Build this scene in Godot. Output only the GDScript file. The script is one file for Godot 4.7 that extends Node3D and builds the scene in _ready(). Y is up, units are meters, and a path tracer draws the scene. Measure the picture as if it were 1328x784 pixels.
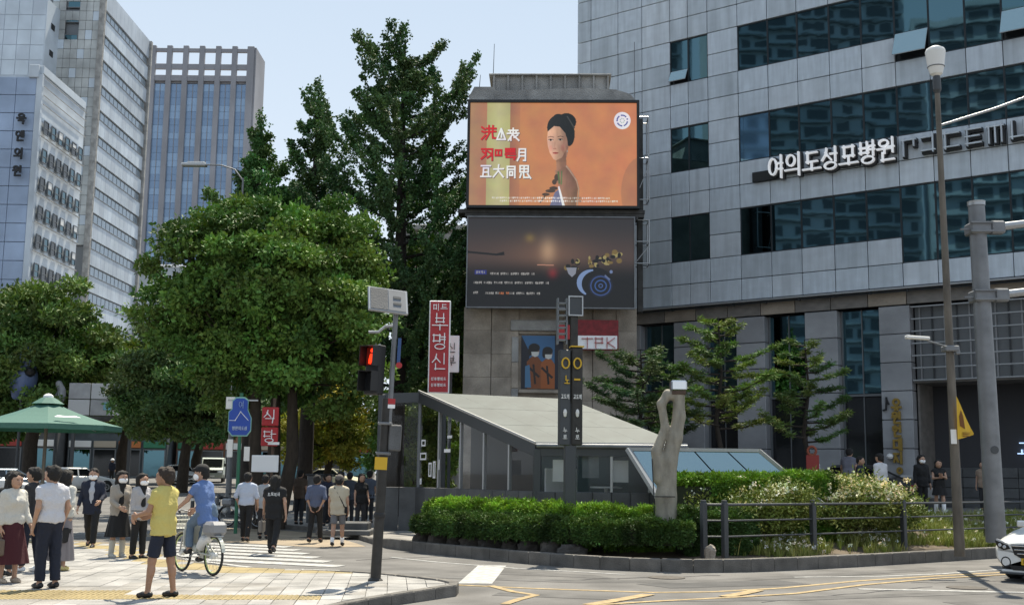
extends Node3D
# A street corner on a bright summer noon, the sun high behind the scene: road and pavements,
# a hospital front, a billboard building, a glazed underpass entrance, trees, hedges and people.

var R := RandomNumberGenerator.new()
var cnt := {}
var M := {}
var T := {}

# ---------------------------------------------------------------- mesh builder
class MB:
	var v := PackedVector3Array()
	var n := PackedVector3Array()
	var uv := PackedVector2Array()
	func tri_n(a: Vector3, b: Vector3, c: Vector3, na: Vector3, nb: Vector3, nc: Vector3) -> void:
		v.append(a); v.append(c); v.append(b)
		n.append(na); n.append(nc); n.append(nb)
		uv.append(Vector2.ZERO); uv.append(Vector2.ZERO); uv.append(Vector2.ZERO)
	func tri(a: Vector3, b: Vector3, c: Vector3) -> void:
		var q := (b - a).cross(c - a).normalized()
		tri_n(a, b, c, q, q, q)
	func quad(a: Vector3, b: Vector3, c: Vector3, d: Vector3) -> void:
		var q := (c - a).cross(d - b).normalized()
		v.append_array([a, c, b, a, d, c])
		n.append_array([q, q, q, q, q, q])
		uv.append_array([Vector2(0, 1), Vector2(1, 0), Vector2(1, 1), Vector2(0, 1), Vector2(0, 0), Vector2(1, 0)])
	func quad_n(a: Vector3, b: Vector3, c: Vector3, d: Vector3, na: Vector3, nb: Vector3, nc: Vector3, nd: Vector3) -> void:
		tri_n(a, b, c, na, nb, nc); tri_n(a, c, d, na, nc, nd)
	func box(c: Vector3, s: Vector3, bs := Basis(), bev := 0.0) -> MB:
		var h := s * 0.5
		if bev <= 0.0:
			var p := []
			for k in 8:
				p.append(c + bs * Vector3(h.x if k & 1 else -h.x, h.y if k & 2 else -h.y, h.z if k & 4 else -h.z))
			quad(p[4], p[5], p[7], p[6]); quad(p[1], p[0], p[2], p[3]); quad(p[5], p[1], p[3], p[7])
			quad(p[0], p[4], p[6], p[2]); quad(p[6], p[7], p[3], p[2]); quad(p[0], p[1], p[5], p[4])
			return self
		var e: float = min(bev, min(h.x, min(h.y, h.z)) * 0.49)
		for ax in 3:
			for sg in [-1.0, 1.0]:
				var b1 := (ax + 1) % 3
				var b2 := (ax + 2) % 3
				var q := []
				for t in [[-1, -1], [1, -1], [1, 1], [-1, 1]]:
					var w := Vector3.ZERO
					w[ax] = sg * h[ax]; w[b1] = t[0] * (h[b1] - e); w[b2] = t[1] * (h[b2] - e)
					q.append(c + bs * w)
				if sg > 0: quad(q[0], q[1], q[2], q[3])
				else: quad(q[0], q[3], q[2], q[1])
		for ax in 3:
			var b1 := (ax + 1) % 3
			var b2 := (ax + 2) % 3
			for s1 in [-1.0, 1.0]:
				for s2 in [-1.0, 1.0]:
					var q := []
					for t in [[-1, 0], [1, 0], [1, 1], [-1, 1]]:
						var w := Vector3.ZERO
						w[ax] = t[0] * (h[ax] - e)
						w[b1] = s1 * (h[b1] if t[1] == 0 else h[b1] - e)
						w[b2] = s2 * (h[b2] - e if t[1] == 0 else h[b2])
						q.append(c + bs * w)
					_face(q, c)
		for k in 8:
			var sx := 1.0 if k & 1 else -1.0
			var sy := 1.0 if k & 2 else -1.0
			var sz := 1.0 if k & 4 else -1.0
			var a := c + bs * Vector3(sx * h.x, sy * (h.y - e), sz * (h.z - e))
			var b := c + bs * Vector3(sx * (h.x - e), sy * h.y, sz * (h.z - e))
			var d := c + bs * Vector3(sx * (h.x - e), sy * (h.y - e), sz * h.z)
			if (b - a).cross(d - a).dot(a - c) > 0: tri(a, b, d)
			else: tri(a, d, b)
		return self
	func _face(q: Array, c: Vector3) -> void:
		if (q[2] - q[0]).cross(q[3] - q[1]).dot(q[0] - c) > 0: quad(q[0], q[1], q[2], q[3])
		else: quad(q[0], q[3], q[2], q[1])
	func bar(a: Vector3, b: Vector3, w: float, d: float, up := Vector3.UP, bev := 0.0) -> MB:
		var z := (b - a)
		var l := z.length()
		z = z / l
		if abs(z.dot(up)) > 0.99: up = Vector3.RIGHT
		var x := up.cross(z).normalized()
		return box((a + b) * 0.5, Vector3(w, d, l), Basis(x, z.cross(x), z), bev)
	func tube(p: Array, r: Array, k := 8, caps := true) -> MB:
		var m := p.size()
		var rings := []
		var nor := []
		var x := Vector3.ZERO
		for i in m:
			var t: Vector3 = (p[min(i + 1, m - 1)] - p[max(i - 1, 0)]).normalized()
			if x == Vector3.ZERO: x = t.cross(Vector3.UP if abs(t.y) < 0.9 else Vector3.RIGHT).normalized()
			else: x = (x - t * x.dot(t)).normalized()
			var y := t.cross(x)
			var rr := PackedVector3Array()
			var nn := PackedVector3Array()
			for j in k:
				var a := TAU * j / k
				var d := x * cos(a) + y * sin(a)
				nn.append(d); rr.append(p[i] + d * float(r[i] if i < r.size() else r[-1]))
			rings.append(rr); nor.append(nn)
		for i in m - 1:
			for j in k:
				var g := (j + 1) % k
				quad_n(rings[i][j], rings[i][g], rings[i + 1][g], rings[i + 1][j], nor[i][j], nor[i][g], nor[i + 1][g], nor[i + 1][j])
		if caps:
			for j in k:
				var g := (j + 1) % k
				tri(p[0], rings[0][g], rings[0][j]); tri(p[m - 1], rings[m - 1][j], rings[m - 1][g])
		return self
	func lathe(prof: Array, k := 16, xf := Transform3D.IDENTITY, flat := false) -> MB:
		for i in prof.size() - 1:
			var a: Vector2 = prof[i]
			var b: Vector2 = prof[i + 1]
			var tn := Vector2(b.y - a.y, a.x - b.x).normalized()
			for j in k:
				var t0 := TAU * j / k
				var t1 := TAU * (j + 1) / k
				var d0 := Vector3(cos(t0), 0, sin(t0))
				var d1 := Vector3(cos(t1), 0, sin(t1))
				var n0 := xf.basis * (d0 * tn.x + Vector3.UP * tn.y)
				var n1 := xf.basis * (d1 * tn.x + Vector3.UP * tn.y)
				if flat:
					n0 = (n0 + n1).normalized(); n1 = n0
				var q0 := xf * (d0 * a.x + Vector3.UP * a.y)
				var q1 := xf * (d1 * a.x + Vector3.UP * a.y)
				var q2 := xf * (d1 * b.x + Vector3.UP * b.y)
				var q3 := xf * (d0 * b.x + Vector3.UP * b.y)
				if a.x > 1e-5: tri_n(q0, q2, q1, n0, n1, n1)
				if b.x > 1e-5: tri_n(q0, q3, q2, n0, n0, n1)
		return self
	func torus(r0: float, r1: float, xf := Transform3D.IDENTITY, k := 24, s := 8) -> MB:
		for i in k:
			for j in s:
				var q := []
				var nn := []
				for t in [[0, 0], [0, 1], [1, 1], [1, 0]]:
					var a: float = TAU * (i + t[0]) / k
					var b: float = TAU * (j + t[1]) / s
					var d := Vector3(cos(a), 0, sin(a)) * cos(b) + Vector3.UP * sin(b)
					nn.append(xf.basis * d); q.append(xf * (Vector3(cos(a), 0, sin(a)) * r0 + d * r1))
				quad_n(q[0], q[1], q[2], q[3], nn[0], nn[1], nn[2], nn[3])
		return self
	func prism(poly: PackedVector2Array, z0: float, z1: float, xf := Transform3D.IDENTITY) -> MB:
		var p := poly
		if Geometry2D.is_polygon_clockwise(p): p.reverse()
		var area := 0.0
		for i in p.size(): area += p[i].cross(p[(i + 1) % p.size()])
		if area < 0: p.reverse()
		var ix := Geometry2D.triangulate_polygon(p)
		for i in range(0, ix.size(), 3):
			var a := p[ix[i]]
			var b := p[ix[i + 1]]
			var c := p[ix[i + 2]]
			if (b - a).cross(c - a) < 0:
				var t := b
				b = c; c = t
			tri(xf * Vector3(a.x, a.y, z1), xf * Vector3(b.x, b.y, z1), xf * Vector3(c.x, c.y, z1))
			tri(xf * Vector3(a.x, a.y, z0), xf * Vector3(c.x, c.y, z0), xf * Vector3(b.x, b.y, z0))
		for i in p.size():
			var a := p[i]
			var b := p[(i + 1) % p.size()]
			quad(xf * Vector3(a.x, a.y, z0), xf * Vector3(b.x, b.y, z0), xf * Vector3(b.x, b.y, z1), xf * Vector3(a.x, a.y, z1))
		return self
	# a level slab: outline in (x, z), from y0 up to y1
	func slab(poly: PackedVector2Array, y0: float, y1: float) -> MB:
		return prism(poly, -y1, -y0, Transform3D(Basis(Vector3(1, 0, 0), Vector3(0, 0, 1), Vector3(0, -1, 0)), Vector3.ZERO))
	func mesh() -> ArrayMesh:
		var a := []
		a.resize(Mesh.ARRAY_MAX)
		a[Mesh.ARRAY_VERTEX] = v; a[Mesh.ARRAY_NORMAL] = n; a[Mesh.ARRAY_TEX_UV] = uv
		var m := ArrayMesh.new()
		m.add_surface_from_arrays(Mesh.PRIMITIVE_TRIANGLES, a)
		return m

# ---------------------------------------------------------------- smooth joined capsules, meshed as surface nets
class SDF:
	var o: Vector3
	var c: float
	var nx: int
	var ny: int
	var nz: int
	var f := PackedFloat32Array()
	func _init(lo: Vector3, hi: Vector3, cell: float) -> void:
		o = lo; c = cell
		nx = int((hi.x - lo.x) / c) + 2; ny = int((hi.y - lo.y) / c) + 2; nz = int((hi.z - lo.z) / c) + 2
		f.resize(nx * ny * nz); f.fill(9.0)
	func cap(a: Vector3, b: Vector3, ra: float, rb: float, k := 0.03, flat := false, cut := false) -> SDF:
		var ba := b - a
		var l2: float = max(ba.length_squared(), 1e-8)
		var l := sqrt(l2)
		var m: float = max(ra, rb) + 2.5 * c + k
		var lo := a.min(b) - Vector3(m, m, m) - o
		var hi := a.max(b) + Vector3(m, m, m) - o
		var x0: int = clampi(int(lo.x / c), 0, nx); var x1: int = clampi(int(hi.x / c) + 1, 0, nx)
		var y0: int = clampi(int(lo.y / c), 0, ny); var y1: int = clampi(int(hi.y / c) + 1, 0, ny)
		var z0: int = clampi(int(lo.z / c), 0, nz); var z1: int = clampi(int(hi.z / c) + 1, 0, nz)
		var ik := 0.25 / k
		for z in range(z0, z1):
			for y in range(y0, y1):
				var at := (z * ny + y) * nx
				var pa := o + Vector3(x0 * c, y * c, z * c) - a
				for x in range(x0, x1):
					var t := pa.dot(ba) / l2
					var u := clampf(t, 0.0, 1.0)
					var d: float
					if flat:
						d = maxf((pa - ba * t).length() - (ra + (rb - ra) * u), maxf(t - 1.0, -t) * l)
					else:
						d = (pa - ba * u).length() - (ra + (rb - ra) * u)
					pa.x += c
					var w := f[at + x]
					if cut:
						if -d > w: f[at + x] = -d
						continue
					var h := k - absf(d - w)
					if w < d: d = w
					if h > 0.0: d -= h * h * ik
					f[at + x] = d
		return self
	func nets() -> Array:
		var id := {}
		var vs := PackedVector3Array()
		var ix := PackedInt32Array()
		var sx := 1
		var sy := nx
		var sz := nx * ny
		var off := [0, sx, sy, sx + sy, sz, sx + sz, sy + sz, sx + sy + sz]
		var E := [[0, 1], [2, 3], [4, 5], [6, 7], [0, 2], [1, 3], [4, 6], [5, 7], [0, 4], [1, 5], [2, 6], [3, 7]]
		var band := 1.9 * c
		for z in nz - 1:
			for y in ny - 1:
				var at := (z * ny + y) * nx
				for x in nx - 1:
					var f0 := f[at + x]
					if f0 > band or f0 < -band: continue
					var g := [f0, f[at + x + sx], f[at + x + sy], f[at + x + sx + sy], f[at + x + sz], f[at + x + sx + sz], f[at + x + sy + sz], f[at + x + sx + sy + sz]]
					var mask := 0
					for q in 8:
						if g[q] < 0.0: mask |= 1 << q
					if mask == 0 or mask == 255: continue
					var s := Vector3.ZERO
					var m := 0
					for e in E:
						var a: float = g[e[0]]
						var b: float = g[e[1]]
						if (a < 0.0) != (b < 0.0):
							var t := a / (a - b)
							var p := Vector3(e[0] & 1, (e[0] >> 1) & 1, e[0] >> 2)
							var r := Vector3(e[1] & 1, (e[1] >> 1) & 1, e[1] >> 2)
							s += p.lerp(r, t); m += 1
					id[at + x] = vs.size()
					vs.append(o + (Vector3(x, y, z) + s / m) * c)
		for key in id:
			var i: int = key
			var x := i % nx
			var y := (i / nx) % ny
			var z := i / sz
			var f0 := f[i] < 0.0
			for ax in 3:
				var st: int = [sx, sy, sz][ax]
				if f0 == (f[i + st] < 0.0): continue
				var u: int = [sy, sz, sx][ax]
				var w: int = [sz, sx, sy][ax]
				if [y, z, x][ax] == 0 or [z, x, y][ax] == 0: continue
				if not (id.has(i - u) and id.has(i - w) and id.has(i - u - w)): continue
				var a: int = id[i]
				var b: int = id[i - u]
				var d: int = id[i - u - w]
				var e: int = id[i - w]
				if f0: ix.append_array([a, d, b, a, e, d])
				else: ix.append_array([a, b, d, a, d, e])
		var ns := PackedVector3Array()
		ns.resize(vs.size())
		for t in range(0, ix.size(), 3):
			var q := (vs[ix[t + 2]] - vs[ix[t]]).cross(vs[ix[t + 1]] - vs[ix[t]])
			ns[ix[t]] += q; ns[ix[t + 1]] += q; ns[ix[t + 2]] += q
		for t in ns.size(): ns[t] = ns[t].normalized()
		return [vs, ns, ix]

var _folds: FastNoiseLite
func folded(net: Array, amp: float, sd: float) -> Array:      # cloth: push the surface in and out along drooping folds
	if _folds == null:
		_folds = FastNoiseLite.new()
		_folds.seed = 3; _folds.frequency = 1.0; _folds.fractal_octaves = 2
	var v: PackedVector3Array = net[0]
	var n: PackedVector3Array = net[1]
	for i in v.size():
		var p := v[i]
		v[i] = p + n[i] * amp * (_folds.get_noise_3d(p.x * 11.0 + p.y * 4.0 + sd, p.y * 5.0, p.z * 11.0 - p.y * 3.0) + .5 * _folds.get_noise_3d(p.x * 24.0, p.y * 22.0 + sd, p.z * 24.0))
	var ns := PackedVector3Array()
	ns.resize(v.size())
	var ix: PackedInt32Array = net[2]
	for t in range(0, ix.size(), 3):
		var q := (v[ix[t + 2]] - v[ix[t]]).cross(v[ix[t + 1]] - v[ix[t]])
		ns[ix[t]] += q; ns[ix[t + 1]] += q; ns[ix[t + 2]] += q
	for t in ns.size(): ns[t] = ns[t].normalized()
	return [v, ns, ix]

func join_nets(parts: Array) -> ArrayMesh:      # each part: [nets, Transform3D, mirrored]
	var v := PackedVector3Array()
	var n := PackedVector3Array()
	var ix := PackedInt32Array()
	for p in parts:
		var base := v.size()
		var xf: Transform3D = p[1]
		var nb := xf.basis.inverse().transposed()
		for q in p[0][0]: v.append(xf * q)
		for q in p[0][1]: n.append((nb * q).normalized())
		var src: PackedInt32Array = p[0][2]
		var mir := xf.basis.determinant() < 0.0
		for t in range(0, src.size(), 3):
			ix.append(base + src[t])
			ix.append(base + src[t + (2 if mir else 1)])
			ix.append(base + src[t + (1 if mir else 2)])
	var a := []
	a.resize(Mesh.ARRAY_MAX)
	a[Mesh.ARRAY_VERTEX] = v; a[Mesh.ARRAY_NORMAL] = n; a[Mesh.ARRAY_INDEX] = ix
	var m := ArrayMesh.new()
	m.add_surface_from_arrays(Mesh.PRIMITIVE_TRIANGLES, a)
	return m

# ---------------------------------------------------------------- pictures for printed things and screens
class Pic:
	var im: Image
	var w: int
	var h: int
	func _init(ww: int, hh: int, col: Color) -> void:
		w = ww; h = hh
		im = Image.create(w, h, false, Image.FORMAT_RGB8)
		im.fill(col)
	func poly(p: Array, col: Color) -> void:
		var lo := 1e9
		var hi := -1e9
		for q in p:
			lo = min(lo, q.y); hi = max(hi, q.y)
		for y in range(max(0, int(lo)), min(h, int(hi) + 1)):
			var xs := []
			var yy := y + 0.5
			for i in p.size():
				var a: Vector2 = p[i]
				var b: Vector2 = p[(i + 1) % p.size()]
				if (a.y <= yy) != (b.y <= yy): xs.append(a.x + (yy - a.y) / (b.y - a.y) * (b.x - a.x))
			xs.sort()
			for i in range(0, xs.size() - 1, 2):
				var x0 := maxi(0, roundi(xs[i]))
				var x1 := mini(w, roundi(xs[i + 1]))
				if x1 > x0: im.fill_rect(Rect2i(x0, y, x1 - x0, 1), col)
	func disc(c: Vector2, rx: float, ry: float, col: Color) -> void:
		var p := []
		for k in 28: p.append(c + Vector2(cos(TAU * k / 28) * rx, sin(TAU * k / 28) * ry))
		poly(p, col)
	func line(a: Vector2, b: Vector2, wd: float, col: Color, ends := true) -> void:
		var d := (b - a).normalized() * wd * 0.5
		var q := Vector2(-d.y, d.x)
		if ends:
			a -= d; b += d
		poly([a + q, b + q, b - q, a - q], col)
	func strokes(st: Array, at: Vector2, sz: Vector2, wd: float, col: Color) -> void:
		for s in st:
			for i in s.size() - 1:
				line(at + Vector2(s[i].x * sz.x, s[i].y * sz.y), at + Vector2(s[i + 1].x * sz.x, s[i + 1].y * sz.y), wd, col)
	func tex() -> ImageTexture:
		im.generate_mipmaps()
		return ImageTexture.create_from_image(im)

# ---------------------------------------------------------------- Hangul drawn as strokes in a unit square (y down)
const CONS := {
	"g": [[.1, .12, .86, .12, .8, .95]], "n": [[.14, .08, .14, .86, .92, .86]], "d": [[.9, .12, .14, .12, .14, .88, .92, .88]],
	"r": [[.12, .1, .88, .1, .88, .48, .12, .48, .12, .9, .92, .9]], "m": [[.12, .12, .88, .12, .88, .88, .12, .88, .12, .12]],
	"b": [[.14, .05, .14, .92, .86, .92, .86, .05], [.14, .48, .86, .48]], "s": [[.5, .05, .42, .5, .06, .95], [.46, .42, .94, .95]],
	"o": [], "j": [[.1, .12, .9, .12], [.5, .12, .1, .95], [.48, .45, .92, .95]], "h": [[.5, .0, .5, .14], [.08, .25, .92, .25]],
	"c": [[.5, 0, .5, .12], [.1, .2, .9, .2], [.5, .2, .1, .95], [.48, .5, .92, .95]], "k": [[.1, .12, .86, .12, .8, .95], [.1, .5, .82, .5]],
	"t": [[.9, .1, .14, .1, .14, .9, .92, .9], [.14, .5, .86, .5]], "p": [[.06, .12, .94, .12], [.3, .12, .3, .88], [.7, .12, .7, .88], [.04, .88, .96, .88]]}

func ring_pts(x0: float, y0: float, x1: float, y1: float) -> Array:
	var p := []
	for k in 15: p.append(Vector2((x0 + x1) * .5 + (x1 - x0) * .46 * sin(TAU * k / 14), (y0 + y1) * .5 - (y1 - y0) * .46 * cos(TAU * k / 14)))
	return p

func cons(key: String, x0: float, y0: float, x1: float, y1: float) -> Array:
	var out := []
	for s in CONS[key]:
		var p := []
		for i in range(0, s.size(), 2): p.append(Vector2(lerpf(x0, x1, s[i]), lerpf(y0, y1, s[i + 1])))
		out.append(p)
	if key == "o": out.append(ring_pts(x0, y0, x1, y1))
	if key == "h": out.append(ring_pts(lerpf(x0, x1, .12), lerpf(y0, y1, .38), lerpf(x0, x1, .88), y1))
	return out

func hangul(ch: String) -> Array:
	var ini := ["g", "g", "n", "d", "d", "r", "m", "b", "b", "s", "s", "o", "j", "j", "c", "k", "t", "p", "h"]
	var fin := ["", "g", "g", "g", "n", "n", "n", "d", "r", "r", "r", "r", "r", "r", "r", "r", "m", "b", "b", "s", "s", "o", "j", "c", "k", "t", "p", "h"]
	var u := ch.unicode_at(0) - 0xAC00
	var i := u / 588
	var v := (u % 588) / 28
	var fkey: String = fin[u % 28]
	var yb := 1.0 if fkey == "" else 0.58
	var out := []
	var hor := v in [8, 12, 13, 17, 18]
	var both := v in [9, 10, 11, 14, 15, 16, 19]
	if hor: out += cons(ini[i], .16, .0, .84, yb * .56)
	elif both: out += cons(ini[i], .04, .0, .6, yb * .56)
	else: out += cons(ini[i], .02, .03 * yb, .56, yb * .88)
	if hor or both:
		var y := yb * (.84 if v in [8, 9, 10, 11, 12] else .74)
		var r := .98 if hor else .7
		out.append([Vector2(.02, y), Vector2(r, y)])
		var c := (r + .02) * .5
		if v in [8, 9, 10, 11]: out.append([Vector2(c, yb * .6), Vector2(c, y)])
		if v in [13, 14, 15, 16]: out.append([Vector2(c, y), Vector2(c, yb * .98)])
		if v == 12: out += [[Vector2(c - .14, yb * .6), Vector2(c - .14, y)], [Vector2(c + .14, yb * .6), Vector2(c + .14, y)]]
		if v == 17: out += [[Vector2(c - .14, y), Vector2(c - .14, yb * .98)], [Vector2(c + .14, y), Vector2(c + .14, yb * .98)]]
	if not hor:
		var x := .84
		if v in [0, 2]: x = .72
		if v in [1, 3, 5, 7]: x = .9
		out.append([Vector2(x, 0), Vector2(x, yb * .98)])
		if v in [1, 3]: out.append([Vector2(.7, .02), Vector2(.7, yb * .95)])
		if v in [5, 7]: out.append([Vector2(.74, .02), Vector2(.74, yb * .95)])
		if v in [0, 9]: out.append([Vector2(x, yb * .45), Vector2(.98, yb * .45)])
		if v == 1: out.append([Vector2(.7, yb * .45), Vector2(.9, yb * .45)])
		if v == 2: out += [[Vector2(x, yb * .32), Vector2(.98, yb * .32)], [Vector2(x, yb * .6), Vector2(.98, yb * .6)]]
		if v in [4, 14]: out.append([Vector2(x - .24 if v == 4 else .66, yb * (.45 if v == 4 else .62)), Vector2(x, yb * (.45 if v == 4 else .62))])
		if v == 5: out.append([Vector2(.56, yb * .45), Vector2(.74, yb * .45)])
		if v == 6: out += [[Vector2(.58, yb * .32), Vector2(x, yb * .32)], [Vector2(.58, yb * .6), Vector2(x, yb * .6)]]
	if fkey != "": out += cons(fkey, .14, .64, .9, 1.0)
	return out

func letter_mesh(st: Array, w: float, h: float, thick: float, depth: float) -> ArrayMesh:   # origin at the lower left, face towards +z
	var b := MB.new()
	var lift := 0.0
	for s in st:
		for i in s.size() - 1:
			var p := Vector3(s[i].x * w, (1.0 - s[i].y) * h, 0)
			var q := Vector3(s[i + 1].x * w, (1.0 - s[i + 1].y) * h, 0)
			var d := (q - p).normalized() * thick * (.5 if s.size() < 8 else .15)
			lift += 0.0007
			b.bar(p - d + Vector3(0, 0, lift), q + d + Vector3(0, 0, lift), depth, thick, Vector3(0, 0, 1))
	return b.mesh()

# ---------------------------------------------------------------- naming and tagging
func numbered(parent: Node, called: String) -> String:
	var key := str(parent.get_instance_id()) + called
	var k: int = cnt.get(key, 0)
	cnt[key] = k + 1
	return called if k == 0 else "%s_%03d" % [called, k]

func put(o: Node3D, called: String, parent: Node = null) -> Node3D:
	if parent == null: parent = self
	o.name = numbered(parent, called)
	parent.add_child(o, true)
	return o

func tag(o: Node, label: String, category: String, group := "") -> Node:
	o.set_meta("label", label); o.set_meta("category", category)
	if group != "": o.set_meta("group", group)
	return o

func thing(called: String, label: String, category: String, at := Vector3.ZERO, turn := 0.0, group := "") -> Node3D:
	var o := Node3D.new()
	put(o, called)
	o.position = at; o.rotation.y = turn
	tag(o, label, category, group)
	return o

func part(called: String, mesh: Mesh, m: Material, parent: Node = null, at := Vector3.ZERO, turn := Vector3.ZERO) -> MeshInstance3D:
	var o := MeshInstance3D.new()
	o.mesh = mesh; o.material_override = m
	put(o, called, parent)
	o.position = at; o.rotation = turn
	return o

func struct(called: String, mesh: Mesh, m: Material, parent: Node = null) -> MeshInstance3D:
	var o := part(called, mesh, m, parent)
	if parent == null: o.set_meta("kind", "structure")
	return o

func copy(o: Node3D, at: Vector3, turn := 0.0, label := "") -> Node3D:
	var c: Node3D = o.duplicate()
	c.name = numbered(self, String(o.name).rstrip("0123456789_"))
	add_child(c, true)
	c.position = at; c.rotation.y = turn
	for k in o.get_meta_list(): c.set_meta(k, o.get_meta(k))
	if label != "": c.set_meta("label", label)
	return c

# ---------------------------------------------------------------- materials
func ntex(sd: int, freq: float, lo: float, hi: float, oct := 4, w := 256, kind := FastNoiseLite.TYPE_SIMPLEX_SMOOTH) -> ImageTexture:
	var nz := FastNoiseLite.new()
	nz.seed = sd; nz.frequency = freq; nz.noise_type = kind
	nz.fractal_octaves = oct
	var im := nz.get_seamless_image(w, w)
	var out := Image.create(w, w, false, Image.FORMAT_RGB8)
	for y in w:
		for x in w:
			var g := lerpf(lo, hi, im.get_pixel(x, y).r)
			out.set_pixel(x, y, Color(g, g, g).linear_to_srgb())
	out.generate_mipmaps()
	return ImageTexture.create_from_image(out)

func bumptex(sd: int, freq: float, strength: float, w := 256) -> ImageTexture:
	var nz := FastNoiseLite.new()
	nz.seed = sd; nz.frequency = freq
	nz.fractal_octaves = 4
	var im := nz.get_seamless_image(w, w)
	im.convert(Image.FORMAT_RGBA8)
	im.bump_map_to_normal_map(strength)
	im.generate_mipmaps()
	return ImageTexture.create_from_image(im)

func mk(r: float, g: float, b: float, rough := 0.8, metal := 0.0, tex := "", sc := 1.0, det := "", dsc := 1.0, nrm := "", ns := 0.6, stretch := 1.0) -> StandardMaterial3D:
	var m := StandardMaterial3D.new()
	m.albedo_color = Color(r, g, b).linear_to_srgb()
	m.roughness = rough; m.metallic = metal
	if tex != "":
		m.albedo_texture = T[tex]
	if nrm != "":
		m.normal_enabled = true; m.normal_texture = T[nrm]; m.normal_scale = ns
	if tex != "" or nrm != "":
		m.uv1_triplanar = true; m.uv1_world_triplanar = true; m.uv1_scale = Vector3(sc, sc * stretch, sc)
	if det != "":
		m.detail_enabled = true; m.detail_albedo = T[det]; m.detail_blend_mode = BaseMaterial3D.BLEND_MODE_MUL
		m.detail_uv_layer = BaseMaterial3D.DETAIL_UV_2
		m.uv2_triplanar = true; m.uv2_world_triplanar = true; m.uv2_scale = Vector3(dsc, dsc, dsc)
	return m

func printed(tex: Texture2D, rough := 0.5, glow := 0.0) -> StandardMaterial3D:
	var m := StandardMaterial3D.new()
	m.roughness = rough
	if glow > 0.0:
		m.albedo_color = Color(.02, .02, .02)
		m.emission_enabled = true; m.emission = Color.WHITE; m.emission_texture = tex; m.emission_energy_multiplier = glow
		m.emission_operator = BaseMaterial3D.EMISSION_OP_MULTIPLY
	else:
		m.albedo_texture = tex
	return m

func leafmat(trans := 0.5) -> StandardMaterial3D:
	var m := StandardMaterial3D.new()
	m.vertex_color_use_as_albedo = true
	m.roughness = 0.6
	m.metallic_specular = .35
	m.backlight_enabled = true; m.backlight = Color(.78, .82, .22) * trans
	m.cull_mode = BaseMaterial3D.CULL_DISABLED
	return m

func V(x: float, y: float, z: float) -> Vector3: return Vector3(x, y, z)
func P2(a: Array) -> PackedVector2Array:
	var p := PackedVector2Array()
	for i in range(0, a.size(), 2): p.append(Vector2(a[i], a[i + 1]))
	return p
func boxm(s: Vector3, bev := 0.0, c := Vector3.ZERO) -> ArrayMesh: return MB.new().box(c, s, Basis(), bev).mesh()
func ground(z: float) -> float: return clampf((-z - 42.0) * 0.0167, 0.0, 1.3)

func _ready() -> void:
	R.seed = 4242
	# camera
	var cam := Camera3D.new()
	cam.fov = 29.03; cam.near = .1; cam.far = 4000
	cam.position = V(0, 1.84, 0)
	cam.basis = Basis(Vector3.RIGHT, deg_to_rad(8.373)) * Basis(Vector3.BACK, deg_to_rad(.698))
	add_child(cam)
	cam.current = true
	# sky and exposure
	var sky := ProceduralSkyMaterial.new()
	sky.sky_top_color = Color(.605, .675, .755); sky.sky_horizon_color = Color(.81, .84, .865); sky.sky_curve = .22
	sky.ground_bottom_color = Color(.35, .34, .33); sky.ground_horizon_color = Color(.62, .64, .66)
	sky.sun_angle_max = 2.0
	var env := Environment.new()
	env.background_mode = Environment.BG_SKY
	env.sky = Sky.new()
	env.sky.sky_material = sky
	env.tonemap_mode = Environment.TONE_MAPPER_LINEAR
	env.tonemap_exposure = 1.6
	env.sdfgi_enabled = true; env.ssao_enabled = true; env.ssil_enabled = true
	var we := WorldEnvironment.new()
	we.environment = env
	add_child(we)
	# the sun, high and ahead, so shadows fall towards the viewer
	var sun := DirectionalLight3D.new()
	sun.light_energy = 1.6; sun.light_color = Color(1.0, .96, .88); sun.light_angular_distance = .5
	sun.shadow_enabled = true
	add_child(sun)
	sun.look_at_from_position(Vector3.ZERO, -V(.10, .88, -.44))
	make_textures()
	make_materials()
	build_ground()
	hospital()
	billboard_building()
	pavilion()
	towers()
	shops()
	hospital_signs()
	signal_pole()
	lamp_post()
	mast()
	info_pillar()
	forked_post()
	parasol()
	fence()
	small_signs()
	vegetation()
	vehicles()
	people()

func make_textures() -> void:
	T.speck = ntex(1, .18, .48, 1.0, 3)
	T.blotch = ntex(2, .012, .62, 1.0, 5)
	T.soft = ntex(3, .02, .82, 1.0, 4)
	T.fine = ntex(4, .08, .8, 1.0, 3)
	T.dirt = ntex(5, .02, .45, 1.0, 6)
	T.streak = ntex(9, .03, .70, 1.0, 5)
	T.cloth = bumptex(6, .03, 6.0)
	T.grain = bumptex(7, .16, 4.0)
	T.wavy = bumptex(8, .006, 1.2)

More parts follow.
